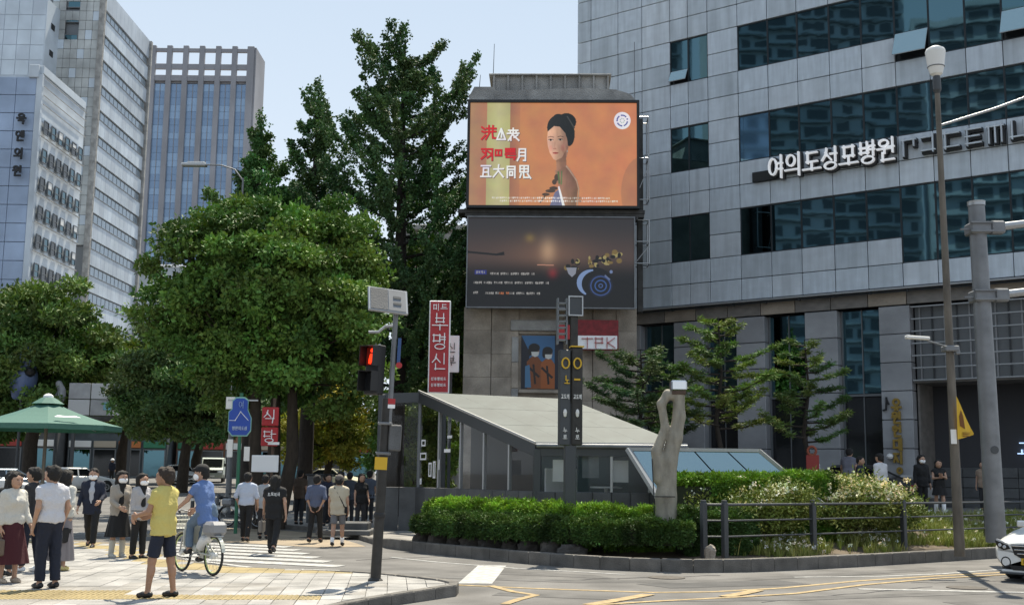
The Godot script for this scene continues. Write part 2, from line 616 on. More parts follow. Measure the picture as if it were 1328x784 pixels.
func make_materials() -> void:
	M.asphalt = mk(.25, .24, .228, .9, 0, "speck", 1.6, "dirt", .11, "grain", .6)
	M.asphalt_old = mk(.20, .193, .185, .9, 0, "speck", 1.6, "dirt", .2, "grain", .6)
	M.asphalt_new = mk(.125, .122, .12, .9, 0, "speck", 1.6, "blotch", .3, "grain", .6)
	M.iron = mk(.10, .09, .08, .6, .4, "dirt", 1.5)
	M.paving = mk(.53, .515, .49, .85, 0, "speck", .9, "dirt", .22, "grain", .25)
	M.paving2 = mk(.59, .57, .545, .85, 0, "speck", .9, "dirt", .22, "grain", .25)
	M.paving3 = mk(.46, .435, .40, .85, 0, "speck", .9, "dirt", .22, "grain", .25)
	M.tactile = mk(.46, .36, .17, .8, 0, "speck", .7, "blotch", .3)
	M.kerb = mk(.22, .205, .185, .85, 0, "speck", .8, "dirt", .5, "grain", .4)
	M.kerb2 = mk(.26, .24, .215, .85, 0, "speck", .8, "dirt", .5, "grain", .4)
	M.road_white = mk(.66, .66, .64, .7, 0, "dirt", .9, "speck", 1.6)
	M.road_yellow = mk(.60, .43, .20, .7, 0, "dirt", .9, "speck", 1.6)
	M.crossing_tan = mk(.46, .37, .26, .85, 0, "speck", .8, "blotch", .3)
	M.soil = mk(.20, .155, .105, .95, 0, "speck", 1.1, "blotch", .6, "grain", .8)
	M.plaza = mk(.22, .21, .20, .85, 0, "fine", .5, "blotch", .2)
	M.joint = mk(.05, .05, .055, .9)
	M.panel = mk(.66, .73, .80, .42, .12, "soft", .35, "streak", .16)
	M.panel_b = mk(.61, .675, .735, .42, .12, "soft", .35, "blotch", .13)
	M.panel_c = mk(.71, .77, .83, .40, .12, "soft", .35, "blotch", .13)
	for key in ["panel", "panel_b", "panel_c"]: M[key].uv2_scale = Vector3(.9, .06, .9)      # rain streaks
	M.pillar = mk(.42, .425, .44, .5, .1, "soft", .4, "blotch", .2)
	M.pillar_b = mk(.38, .385, .40, .5, .1, "soft", .4, "blotch", .2)
	M.fascia = mk(.24, .22, .20, .6, 0, "dirt", .4)
	M.teal_glass = mk(.078, .15, .178, .02, 1.0, "", .22, "", 1, "wavy", .045)
	M.teal_glass_b = mk(.09, .165, .195, .02, 1.0, "", .3, "", 1, "wavy", .06)
	M.blue_glass = mk(.16, .30, .44, .04, .9)
	M.pale_glass = mk(.30, .40, .42, .08, .75, "", .4, "", 1, "wavy", .1)
	M.black_glass = mk(.012, .013, .015, .08, .0)
	M.dark_frame = mk(.03, .035, .04, .5, .3)
	M.grey_frame = mk(.16, .17, .18, .45, .4)
	M.light_metal = mk(.42, .43, .44, .38, .6, "fine", .8)
	M.galv = mk(.30, .31, .325, .5, .35, "blotch", .6, "speck", 2.0)
	M.bronze_pole = mk(.18, .155, .125, .6, .3, "dirt", .7, "", 1.0, "", .6, .3)
	M.dark_pole = mk(.045, .042, .038, .55, .2, "dirt", .8)
	M.white_plastic = mk(.72, .71, .68, .4)
	M.stone = mk(.52, .445, .365, .85, 0, "fine", .5, "dirt", .16, "grain", .35)
	M.stone_b = mk(.46, .39, .315, .85, 0, "fine", .5, "dirt", .16, "grain", .35)
	M.granite = mk(.17, .175, .18, .6, 0, "speck", .9, "dirt", .25, "grain", .2)
	M.granite_b = mk(.14, .145, .15, .6, 0, "speck", .9, "dirt", .25, "grain", .2)
	M.rust = mk(.13, .085, .06, .85, .1, "dirt", 1.2)
	M.ledge = mk(.07, .068, .065, .8, 0, "dirt", .5)
	M.concrete = mk(.46, .45, .43, .85, 0, "soft", .3, "dirt", .15, "grain", .4)
	M.zinc = mk(.098, .122, .118, .7, 0, "soft", .4, "blotch", .25)
	M.steel_dark = mk(.065, .07, .075, .5, .4)
	M.bark = mk(.075, .058, .043, .95, 0, "dirt", 1.2, "", 1, "grain", .9, .35)
	M.bark_dark = mk(.045, .036, .03, .95, 0, "dirt", 1.2, "", 1, "grain", .9, .35)
	M.leaf = leafmat(.5)
	M.needle = leafmat(.7)
	M.core = mk(.018, .025, .010, .95)
	M.red = mk(.42, .02, .025, .45)
	M.white = mk(.88, .88, .88, .5)
	M.black = mk(.012, .012, .013, .55)
	M.rubber = mk(.018, .018, .019, .8)
	M.chrome = mk(.6, .61, .62, .12, .95)
	M.car_white = mk(.74, .74, .72, .22)
	M.car_white.clearcoat_enabled = true; M.car_white.clearcoat = .6
	M.yellow = mk(.62, .38, .02, .55)
	var g := StandardMaterial3D.new()
	g.albedo_color = Color(.10, .13, .13, .05); g.transparency = BaseMaterial3D.TRANSPARENCY_ALPHA
	g.roughness = .02; g.metallic_specular = .35
	M.clear_glass = g
	var g2: StandardMaterial3D = g.duplicate()
	g2.albedo_color = Color(.22, .34, .35, .28)
	M.tint_glass = g2

# ---------------------------------------------------------------- ground, roads, pavements
const KERB := [-3.75, -31.6, -2.95, -29.2, -1.85, -27.55, -.7, -26.05, .6, -24.6, 1.6, -23.7, 2.6, -23.25, 3.6, -23.12, 4.6, -23.35, 5.8, -24.05, 7.3, -25.1, 9.4, -26.7, 11.6, -28.4, 14.2, -30.5, 17.5, -33.2, 21.5, -36.4]

func path_at(p: PackedVector2Array, d: float) -> Array:    # point and direction at a length along a path
	for i in p.size() - 1:
		var l := p[i].distance_to(p[i + 1])
		if d <= l or i == p.size() - 2: return [p[i].lerp(p[i + 1], d / l), (p[i + 1] - p[i]) / l]
		d -= l
	return []

func path_len(p: PackedVector2Array) -> float:
	var l := 0.0
	for i in p.size() - 1: l += p[i].distance_to(p[i + 1])
	return l

# kerb stones laid along a path; the stones lie to the right of the walking direction when side > 0
func kerbs(p: PackedVector2Array, step: float, w: float, h0: Callable, called: String, side := 1.0) -> void:
	var holder := Node3D.new()
	put(holder, called)
	holder.set_meta("kind", "structure")
	var L := path_len(p)
	var d := 0.0
	while d < L - .2:
		var e: float = min(d + step, L)
		var a: Array = path_at(p, d + .006)
		var b: Array = path_at(p, e - .006)
		var na := Vector2(-a[1].y, a[1].x) * w * side
		var nb := Vector2(-b[1].y, b[1].x) * w * side
		var h: float = h0.call(d, L)
		var hb: float = h0.call(e, L)
		var m := MB.new()
		var t := R.randf_range(-.004, .004)
		var q := [a[0], b[0], b[0] + nb, a[0] + na]
		var lo := []
		var mid := []
		var hi := []
		for k in 4:
			var hh: float = (h if k in [0, 3] else hb) + t
			lo.append(V(q[k].x, -.05, q[k].y))
			mid.append(V(q[k].x, hh - .02, q[k].y))
			var c: Vector2 = (q[0] + q[1] + q[2] + q[3]) * .25
			var g: Vector2 = q[k] + (c - q[k]).normalized() * .025
			hi.append(V(g.x, hh, g.y))
		if side > 0:
			for s in [lo, mid, hi]: s.reverse()
		for k in 4:
			var g := (k + 1) % 4
			m.quad(lo[k], lo[g], mid[g], mid[k]); m.quad(mid[k], mid[g], hi[g], hi[k])
		m.quad(hi[0], hi[1], hi[2], hi[3])
		part("kerb_stone", m.mesh(), M.kerb if R.randf() < .6 else M.kerb2, holder)
		d = e

func marking(called: String, pts: Array, m: Material, y := .006) -> void:
	var b := MB.new()
	b.slab(P2(pts), y - .004, y)
	struct(called, b.mesh(), m)

func stripe(called: String, pts: Array, wd: float, m: Material, y := .006) -> void:
	var p := P2(pts)
	var l := PackedVector2Array()
	var r := PackedVector2Array()
	for i in p.size():
		var d := (p[min(i + 1, p.size() - 1)] - p[max(i - 1, 0)]).normalized()
		var q := Vector2(-d.y, d.x) * wd * .5
		l.append(p[i] + q); r.append(p[i] - q)
	r.reverse()
	l.append_array(r)
	struct(called, MB.new().slab(l, y - .004, y).mesh(), m)

func build_ground() -> void:
	var b := MB.new()
	var rows := [[200.0, 0.0], [-42.0, 0.0], [-120.0, 1.3], [-1800.0, 1.3]]
	for i in 3:
		for k in 2:
			var x0 := -1800.0 if k == 0 else 0.0
			var x1 := 0.0 if k == 0 else 1800.0
			b.quad(V(x0, rows[i][1], rows[i][0]), V(x1, rows[i][1], rows[i][0]), V(x1, rows[i + 1][1], rows[i + 1][0]), V(x0, rows[i + 1][1], rows[i + 1][0]))
	struct("road", b.mesh(), M.asphalt)
	# the near pavement where the people wait
	var edge := P2([-2.3, 4, -2.3, -15.2, -2.05, -16.0, -1.55, -16.9, -1.05, -17.75, -.78, -18.2, -.74, -18.6, -.9, -19.05, -1.5, -19.75, -2.5, -20.6, -3.7, -21.15, -4.9, -21.5, -5.7, -22.3, -6.6, -23.6, -7.5, -25.6, -9.0, -27.6, -11.5, -28.9, -16, -30.2, -30, -33.5])
	var drop := func(d: float, _l: float) -> float:
		if d < 19.4: return .14
		return lerpf(.17, .14, clampf((d - 25.0) / 2.0, 0, 1)) if d > 23.0 else lerpf(.14, .17, clampf((d - 19.4) / 2.8, 0, 1))
	kerbs(edge, .55, .16, drop, "pavement_kerb", -1.0)
	var inner := PackedVector2Array()
	for i in edge.size():
		var d := (edge[min(i + 1, edge.size() - 1)] - edge[max(i - 1, 0)]).normalized()
		inner.append(edge[i] - Vector2(-d.y, d.x) * .165)
	var base := inner.duplicate()
	base.append_array(P2([-30, 4]))
	struct("pavement_bed", MB.new().slab(base, -.05, .11).mesh(), mk(.20, .195, .185, .95, 0, "speck", .9))
	var pave := Node3D.new()
	put(pave, "pavement")
	pave.set_meta("kind", "structure")
	var dir := Vector2(-.10, -.995).normalized()
	var across := Vector2(-dir.y, dir.x)
	var tile := boxm(V(.292, .04, .592), .006)
	var ribbed := MB.new().box(V(0, 0, 0), V(.292, .036, .292), Basis(), .004)
	for k in 4: ribbed.box(V(-.105 + .07 * k, .019, 0), V(.035, .012, .27), Basis(), .004)
	var rib := ribbed.mesh()
	var found := []
	var org := Vector2(-2.6, -15.2)
	for i in range(-10, 72):
		for j in range(-8, 26):
			var c: Vector2 = org - across * (i * .3) + dir * (j * .6)
			if c.y > -12.6 or c.x < -17.5 or c.y < -30: continue
			var ok := true
			var some := false
			for q in [[-.15, -.3], [.15, -.3], [.15, .3], [-.15, .3]]:
				var hit := Geometry2D.is_point_in_polygon(c + across * q[0] + dir * q[1], base)
				ok = ok and hit
				some = some or hit
			if not some: continue
			found.append([c, ok])
	found.sort_custom(func(a, b2): return a[0].length() < b2[0].length())
	var bs := Basis(Vector3.UP, -atan2(dir.x, -dir.y))
	var n := 0
	var rest := MB.new()
	var rest_yellow := MB.new()
	for f in found:
		var c: Vector2 = f[0]
		var yellow := (c.y > -16.75 and c.y < -15.95 and c.x < -2.5) 
		var near_far_edge := false
		for q in edge.size() - 1:
			if edge[q].y < -20.9 and edge[q].y > -28.9:
				var cp := Geometry2D.get_closest_point_to_segment(c, edge[q], edge[q + 1])
				var dd := cp.distance_to(c)
				if dd > .5 and dd < 1.1: near_far_edge = true
		var y := .125 + R.randf_range(-.003, .003)
		if f[1] and n < 290:
			if yellow or near_far_edge:
				for s in [-1, 1]:
					var cc: Vector2 = c + dir * (.15 * s)
					part("tactile_tile", rib, M.tactile, pave, V(cc.x, y, cc.y)).basis = bs
					n += 1
			else:
				part("paving_tile", tile, [M.paving, M.paving2, M.paving3][R.randi() % 3], pave, V(c.x, y, c.y)).basis = bs
				n += 1
		elif f[1]:
			(rest_yellow if yellow or near_far_edge else rest).box(V(c.x, y, c.y), V(.292, .04, .592), bs, 0.0)
		else:
			var cut := PackedVector2Array()
			for q in [[-.146, -.296], [.146, -.296], [.146, .296], [-.146, .296]]: cut.append(c + across * q[0] + dir * q[1])
			for pc in Geometry2D.intersect_polygons(cut, base):
				if pc.size() > 2: (rest_yellow if yellow or near_far_edge else rest).slab(pc, y - .02, y + .02)
	var sr := part("paving_rest", rest.mesh(), M.paving, pave)
	sr.set_meta("kind", "stuff")
	part("tactile_rest", rest_yellow.mesh(), M.tactile, pave).set_meta("kind", "stuff")
	# the pavement round the pavilion and the big tree, with its kerb
	var kp := P2(KERB)
	var far_edge := P2([-14.5, -62, -13.2, -47, -11.6, -41.6, -9.6, -39.6, -7.2, -38.4, -5.6, -36.6, -4.4, -33.6, -3.75, -31.6])
	var flat_h := func(_d: float, _l: float) -> float: return .13
	var rise_h := func(d: float, _l: float) -> float: return clampf(.12 + d * .05, .12, .25)
	kerbs(far_edge, .9, .2, flat_h, "far_pavement_kerb", -1.0)
	kerbs(kp, .62, .22, rise_h, "planting_kerb", -1.0)
	var isl := far_edge.duplicate()
	isl.append_array(kp)
	isl.append_array(P2([30, -43, 34, -70, -14.5, -70]))
	var isl2: Array = Geometry2D.offset_polygon(isl, -.19)
	struct("far_pavement", MB.new().slab(isl2[0], -.05, .12).mesh(), M.paving3)
	# earth bank rising from the kerb to the hospital forecourt
	var fr := P2([-2.35, -29.2, -1.5, -27.75, .8, -24.85, 2.65, -23.55, 4.3, -23.6, 7.0, -25.25, 11.4, -28.65, 17.2, -33.3])
	var bk := P2([-1.5, -31.9, -.6, -31.0, .7, -29.85, 3.5, -29.4, 5.6, -30.3, 8.4, -31.8, 12.2, -33.9, 17.2, -36.2])
	var s := MB.new()
	var hs := func(t: float, x: float) -> float: return lerpf(.16, .80, smoothstep(0, 1, t)) + .05 * sin(x * 2.1) * sin(t * 3.1)
	var U := 40
	for i in U:
		for j in 8:
			var q := []
			for t in [[0, 0], [1, 0], [1, 1], [0, 1]]:
				var u := float(i + t[0]) / U
				var w := float(j + t[1]) / 8
				var a: Vector2 = path_at(fr, u * path_len(fr))[0]
				var c: Vector2 = path_at(bk, u * path_len(bk))[0]
				var g := a.lerp(c, w)
				q.append(V(g.x, hs.call(w, g.x), g.y))
			s.quad(q[0], q[1], q[2], q[3])
	struct("garden_soil", s.mesh(), M.soil)
	var pl := bk.slice(3)
	pl.append_array(P2([21, -39, 30, -46, 30, -62, 5.5, -62, 5.5, -44, 4.6, -34]))
	struct("hospital_forecourt", MB.new().slab(pl, .1, .8).mesh(), M.plaza)
	# markings
	marking("crossing_bar", [-.86, -20.25, -.28, -20.3, -.05, -24.3, -.62, -24.3], M.road_white)
	stripe("yellow_line", [-.95, -20.02, .4, -19.55, 2.3, -19.12, 3.3, -19.35, 4.6, -20.15, 6.4, -21.75, 8.2, -23.0, 10.6, -24.5, 13, -26.4], .13, M.road_yellow)
	stripe("yellow_line", [-.3, -19.9, .05, -19.0, .42, -18.45, .15, -17.8, -.05, -17.15], .14, M.road_yellow, .010)
	stripe("yellow_line", [.85, -16.9, 2.05, -17.7, 3.4, -18.45, 4.6, -19.2, 6.2, -20.9, 8.0, -22.4, 10.2, -23.8], .12, M.road_yellow, .010)
	stripe("yellow_line", [1.15, -17.15, 1.7, -17.95, 2.2, -18.75], .22, M.road_yellow, .014)
	stripe("yellow_line", [3.35, -18.55, 3.75, -19.1, 4.1, -19.65], .22, M.road_yellow, .014)
	stripe("white_line", [5.35, -22.35, 7.0, -22.75, 8.6, -23.6, 10.4, -25.0], .10, M.road_white)
	stripe("white_line", [5.9, -20.15, 7.2, -20.05, 8.7, -19.85], .16, M.road_white)
	stripe("white_line", [-2.6, -26.3, -1.5, -25.0, .2, -23.6, 2.2, -22.5], .09, M.road_white)
	marking("tan_crossing", [-10.2, -39.2, -7.6, -38.0, -5.8, -36.1, -4.7, -33.2, -4.0, -31.2, -3.6, -29.9, -4.6, -29.3, -7.6, -31.2, -10.6, -33.6], M.crossing_tan)
	for k in 6:        # the slanted bars of the crossing
		var z := -23.3 - k * 1.15
		var x := -3.6 - k * .42
		marking("crossing_bar", [x - 3.4, z - 1.6, x - 3.2, z - 2.05, x + .35, z - .5, x + .2, z], M.road_white, .010)
	stripe("crossing_edge", [-3.2, -22.5, -4.9, -22.9, -6.3, -24.4, -7.7, -27.0, -8.7, -30.2], .16, M.road_white, .014)
	stripe("yellow_line", [-9.3, -29.7, -14, -31.9, -24, -35.2], .14, M.road_yellow)
	stripe("white_line", [-10.2, -33.8, -16, -36.2, -26, -39.4], .14, M.road_white)
	stripe("tyre_wear", [-1.5, -21.6, 1.2, -20.9, 3.4, -21.2, 5.6, -22.6, 8.6, -24.6], .5, M.asphalt_old, .0045)
	stripe("tyre_wear", [-.2, -18.6, 2.2, -18.0, 4.4, -18.4, 6.8, -19.4, 10, -20.6], .45, M.asphalt_old, .0045)
	stripe("tyre_wear", [-9.2, -31.6, -12.6, -33.4, -20, -36.6], .5, M.asphalt_old, .0045)
	# wear of the road: patches, cracks, covers
	marking("asphalt_patch", [2.2, -20.6, 4.9, -21.7, 5.3, -20.9, 2.7, -19.9], M.asphalt_new, .004)
	marking("asphalt_patch", [-.6, -23.2, 1.6, -22.3, 2.0, -21.5, -.4, -22.3], M.asphalt_old, .004)
	marking("asphalt_patch", [6.6, -18.2, 9.6, -18.9, 9.9, -17.9, 6.9, -17.2], M.asphalt_old, .004)
	marking("asphalt_patch", [-8.0, -33.4, -5.9, -32.2, -5.6, -32.9, -7.6, -34.2], M.asphalt_new, .004)
	for q in [[.6, -20.9, 3.4, -.5], [3.8, -17.9, 3.6, -.8], [-3.2, -25.3, 2.6, -.9], [7.2, -21.4, 2.8, -.4], [-11, -33.0, 4.0, -.3]]:
		var pts := []
		for k in 12:
			var d: float = q[2] * k / 11.0
			pts += [q[0] + d + R.randf_range(-.05, .05), q[1] + d * q[3] + R.randf_range(-.12, .12)]
		stripe("road_crack", pts, .022, M.joint, .005)
	for q in [[2.9, -21.9], [7.9, -20.6], [-5.6, -33.6]]:
		var mc := MB.new()
		mc.lathe([Vector2(.34, .002), Vector2(.34, .012), Vector2(0, .013)], 22, Transform3D(Basis(), V(q[0], 0, q[1])))
		struct("manhole_cover", mc.mesh(), M.iron)
	stripe("white_line", [-17, -44, -20, -62, -26, -100], .14, M.road_white, .010)

# ---------------------------------------------------------------- the hospital
const COLS := [-8.23, -7.47, -5.99, -4.72, -3.28, -2.39, -1.43, 0.0, 1.37, 2.68, 4.05, 5.38, 6.72, 8.04, 9.39, 10.72, 12.06, 13.4, 14.74, 16.08, 17.4]

func hosp_window(s: float, y: float) -> Array:
	if s > -3.3 and s < -1.43:
		for b in [11.0, 15.0, 19.0, 23.0]:
			if y >= b and y < b + 2.0: return [b, b + 2.0]
	if s >= -.01:
		var deep := s > 6.7
		for b in [[10.0 if deep else 11.0, 13.0], [15.0, 17.0], [18.0 if deep else 19.0, 21.0], [22.0 if deep else 23.0, 25.0]]:
			if y >= b[0] and y < b[1]: return b
	return []

func hospital() -> void:
	var h := thing("hospital_building", "grey panelled hospital block with bands of dark teal windows", "building", V(9.5285, 0, -47.895), -deg_to_rad(36.86))
	var body := MB.new()
	body.box(V(4.6, 17.6, -7.2), V(25.5, 17.0, 14.0))
	body.box(V(4.6, 4.6, -8.2), V(25.2, 8.9, 12.0))
	part("wall", body.mesh(), M.joint, h)
	var pm := {}
	for ci in COLS.size() - 1:
		var s0: float = COLS[ci]
		var s1: float = COLS[ci + 1]
		var y := 9.1
		while y < 26.0:
			var y1 := 10.0 if y < 9.5 else y + 1.0
			var w := hosp_window(s0, y)
			if w.is_empty():
				var key := "%d %d" % [roundi((s1 - s0) * 100), roundi((y1 - y) * 10)]
				if not pm.has(key): pm[key] = boxm(V(s1 - s0 - .028, y1 - y - .028, .08), .012)
				var o := part("panel", pm[key], [M.panel, M.panel, M.panel_b, M.panel_c][R.randi() % 4], h, V((s0 + s1) * .5, (y + y1) * .5, -.04))
				o.rotation = V(R.randf_range(-.003, .003), R.randf_range(-.003, .003), 0)
				y = y1
			else:
				var wy0: float = w[0]
				var wy1: float = w[1]
				var f := MB.new()
				f.box(V((s0 + s1) * .5, wy0 + .02, -.09), V(s1 - s0 - .01, .04, .1))
				f.box(V((s0 + s1) * .5, wy1 - .02, -.09), V(s1 - s0 - .01, .04, .1))
				f.box(V(s0 + .018, (wy0 + wy1) * .5, -.09), V(.026, wy1 - wy0 - .08, .1))
				f.box(V(s1 - .018, (wy0 + wy1) * .5, -.09), V(.026, wy1 - wy0 - .08, .1))
				var win := part("window", f.mesh(), M.dark_frame, h)
				var open := (ci == 4 and wy0 == 19.0) or (ci == 12 and wy0 == 18.0) or (ci == 15 and wy0 == 18.0)
				var gm: Material = M.teal_glass if R.randf() < .6 else M.teal_glass_b
				if ci == 7 and wy0 == 15.0: gm = M.blue_glass  # clear sky mirrored in this one pane is put into its glass colour
				var halves := [[wy0 + .04, wy1 - .04]]
				var cutat := wy0 + (.62 if ci == 4 else 1.15)
				if open: halves = [[cutat + .02, wy1 - .04]]
				for q in halves:
					var p := part("pane", boxm(V(s1 - s0 - .06, q[1] - q[0], .014)), gm, win, V((s0 + s1) * .5, (q[0] + q[1]) * .5, -.085))
					p.rotation = V(R.randf_range(-.007, .007), R.randf_range(-.008, .008), 0)
				if open:
					var ht := cutat - wy0 - .04
					var hinge := V((s0 + s1) * .5, cutat - .01, -.03)
					var sash := MB.new()
					sash.box(V(0, -ht * .5, -.012), V(s1 - s0 - .05, ht, .02), Basis(), .008)
					part("open_sash", sash.mesh(), M.light_metal, win, hinge, V(-.45, 0, 0))
					part("pane", boxm(V(s1 - s0 - .07, ht - .05, .012), 0, V(0, -ht * .5, 0)), M.pale_glass, win, hinge, V(-.45, 0, 0))
					part("dark_opening", boxm(V(s1 - s0 - .06, ht, .01)), M.black_glass, win, V((s0 + s1) * .5, wy0 + ht * .5 + .03, -.12))
				y = wy1
	# gutter lip and pipe under the panels
	var gut := MB.new()
	gut.box(V(4.6, 9.02, .07), V(25.6, .07, .22), Basis(), .01)
	part("gutter", gut.mesh(), M.light_metal, h)
	var pipe := MB.new()
	pipe.tube([V(-8.2, 8.9, .06), V(1.5, 8.93, .06), V(17, 8.9, .06)], [.035], 6)
	for k in 17: pipe.box(V(-7.6 + k * 1.45, 8.93, .03), V(.06, .1, .16))
	part("gutter_pipe", pipe.mesh(), M.dark_frame, h)
	# ground floor: fascia, pillars of panels, glazed openings
	for k in 17:
		part("fascia_panel", boxm(V(1.47, .52, .08), .01), M.fascia if k % 3 else M.stone_b, h, V(-7.5 + k * 1.5, 8.7, -.22))
	var pillars := [[-8.2, -4.95], [-3.3, -1.86], [-.36, .92], [2.65, 4.0], [5.66, 6.86]]
	for p in pillars:
		var w: float = p[1] - p[0]
		var pmesh := boxm(V(w - .02, 1.06, .5), .015)
		for k in 7: part("pillar_panel", pmesh, M.pillar if (k + int(w * 10)) % 2 else M.pillar_b, h, V((p[0] + p[1]) * .5, .8 + 1.086 * (k + .5), -.42))
	for p in [[-4.95, -3.3], [-1.86, -.36], [.92, 2.65], [4.0, 5.66]]:
		var c: float = (p[0] + p[1]) * .5
		var w: float = p[1] - p[0]
		var f := MB.new()
		f.box(V(c, 5.05, -.62), V(w, .09, .12)).box(V(p[0] + .04, 4.6, -.62), V(.06, 7.6, .1)).box(V(p[1] - .04, 4.6, -.62), V(.06, 7.6, .1)).box(V(c, 4.6, -.64), V(.04, 7.6, .06))
		var win := part("tall_window", f.mesh(), M.grey_frame, h)
		for sd in [-1, 1]:
			var o := part("pane", boxm(V(w * .5 - .06, 3.25, .014)), M.teal_glass, win, V(c + sd * w * .25, 6.75, -.66))
			o.rotation = V(R.randf_range(-.006, .006), R.randf_range(-.012, .012), 0)
			part("pane", boxm(V(w * .5 - .06, 4.15, .014)), M.black_glass, win, V(c + sd * w * .25, 2.9, -.66))
	# louvred bay over the entrance
	var back := MB.new()
	back.box(V(11.9, 6.95, -.7), V(10.0, 2.9, .05))
	part("louvre_back", back.mesh(), M.grey_frame, h)
	for k in 7:
		part("louvre_slat", boxm(V(10.0, .055, .12), .01), M.light_metal, h, V(11.9, 5.52 + k * .465, -.2))
	for k in 22:
		part("louvre_rib", boxm(V(.05, 2.85, .06)), M.steel_dark if k % 2 else M.pillar_b, h, V(7.1 + k * .46, 6.95, -.6))
	var ent := MB.new()
	ent.box(V(11.9, 3.1, -2.4), V(10.0, 4.75, .05))
	part("entrance_glass", ent.mesh(), M.black_glass, h)
	for k in 8: part("entrance_mullion", boxm(V(.07, 4.7, .1)), M.steel_dark, h, V(7.4 + k * 1.3, 3.1, -2.3))
	for k in 3: part("entrance_transom", boxm(V(10.0, .06, .08)), M.steel_dark, h, V(11.9, 1.0 + k * 1.5, -2.3))
	var soffit := MB.new()
	soffit.box(V(11.9, 5.46, -1.4), V(10.0, .06, 2.2)); soffit.box(V(6.95, 3.1, -1.5), V(.08, 4.7, 1.8))
	part("entrance_soffit", soffit.mesh(), M.fascia, h)
	# a granite dado by the entrance
	for k in 5:
		for j in 4: part("dado_stone", boxm(V(.98, .36, .12), .01), M.granite if (k + j) % 2 else M.granite_b, h, V(7.5 + k, .98 + j * .38, -2.2 + .001 * k))

func hospital_signs() -> void:
	var rot := -deg_to_rad(36.86)
	var o := V(9.5285, 0, -47.895)
	var bs := Basis(Vector3.UP, rot)
	var sg := thing("hospital_name_sign", "large white raised hospital name lettering across the panels between window bands", "sign", o + bs * V(0, 14.02, .02), rot)
	part("backing_rail", boxm(V(1.3, .42, .12), .01), M.black, sg, V(1.3, .18, .08))
	var txt := "여의도성모병원"
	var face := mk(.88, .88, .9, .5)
	face.emission_enabled = true; face.emission = Color(1, 1, 1); face.emission_energy_multiplier = .16      # faint glow added to brighten the white letter faces
	for k in txt.length():
		var st := hangul(txt[k])
		part("letter_body", letter_mesh(st, .66, .86, .155, .2), M.black, sg, V(1.475 + k * .765, -.035, .13))
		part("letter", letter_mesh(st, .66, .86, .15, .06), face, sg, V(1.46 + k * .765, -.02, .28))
	var s2 := thing("grey_letter_sign", "grey raised block lettering right of the white hospital name", "sign", o + bs * V(0, 14.02, .02), rot)
	var L := {
		"r": [[.2, 1, .2, .1, .9, .1, .9, .4]], "j": [[.1, .1, .5, .1], [.75, 0, .75, .95, .1, .95]], "c": [[.9, .1, .15, .1, .15, .95, .9, .95]], "e": [[.9, .05, .15, .05, .15, .95, .9, .95], [.15, .5, .8, .5]],
		"m": [[.1, 1, .1, .1, .9, .1, .9, 1], [.5, .1, .5, 1]], "u": [[.12, 0, .12, .95, .88, .95, .88, 0]], "i": [[.3, 0, .3, 1]],
		"a": [[.1, .1, .9, .1, .9, 1], [.9, .5, .1, .5, .1, .98, .9, .98]], "n": [[.12, 1, .12, .1, .88, .1, .88, 1]]}
	var word := "rjcemuuann"
	for k in word.length():
		var st := []
		for s in L[word[k]]:
			var p := []
			for i in range(0, s.size(), 2): p.append(Vector2(s[i], s[i + 1]))
			st.append(p)
		part("letter_body", letter_mesh(st, .56, .6, .19, .16), M.black, s2, V(6.92 + k * .80, .10, .1))
		part("letter", letter_mesh(st, .56, .6, .185, .05), M.panel_c, s2, V(6.9 + k * .80, .14, .21))
	# gold letters down the pillar
	var s3 := thing("gold_pillar_sign", "column of small gold letters down the grey hospital pillar", "sign", o + bs * V(6.2, 0, -.16), rot)
	var gold := mk(.36, .24, .06, .4, .6)
	var g := "유원헌대지"
	for k in g.length():
		part("letter", letter_mesh(hangul(g[k]), .34, .42, .07, .08), gold, s3, V(-.12, 4.42 - k * .5, .05))
	part("letter", letter_mesh([ring_pts(.2, .2, .9, .9)], .26, .3, .05, .08), gold, s3, V(-.05, 2.02, .05))
	part("letter", letter_mesh([[Vector2(.7, 0), Vector2(.6, .9), Vector2(.2, .95)], [Vector2(.7, .1), Vector2(1, .5)]], .26, .5, .05, .06), M.black, s3, V(-.5, 4.4, .05))
	part("round_lamp", MB.new().lathe([Vector2(0, -.12), Vector2(.1, -.07), Vector2(.13, 0), Vector2(.1, .08), Vector2(0, .12)], 12).mesh(), M.white_plastic, s3, V(-.24, 2.68, .12))
	var lit := mk(.3, .36, .5, .4)
	lit.emission_enabled = true; lit.emission = Color(.7, .82, 1.0); lit.emission_energy_multiplier = .9
	var s4 := thing("lit_window_sign", "small lit bluish white sign behind the entrance glass", "sign", o + bs * V(10.05, 2.75, -2.1), rot)
	part("letter", letter_mesh(hangul("교"), .36, .5, .06, .04), lit, s4)

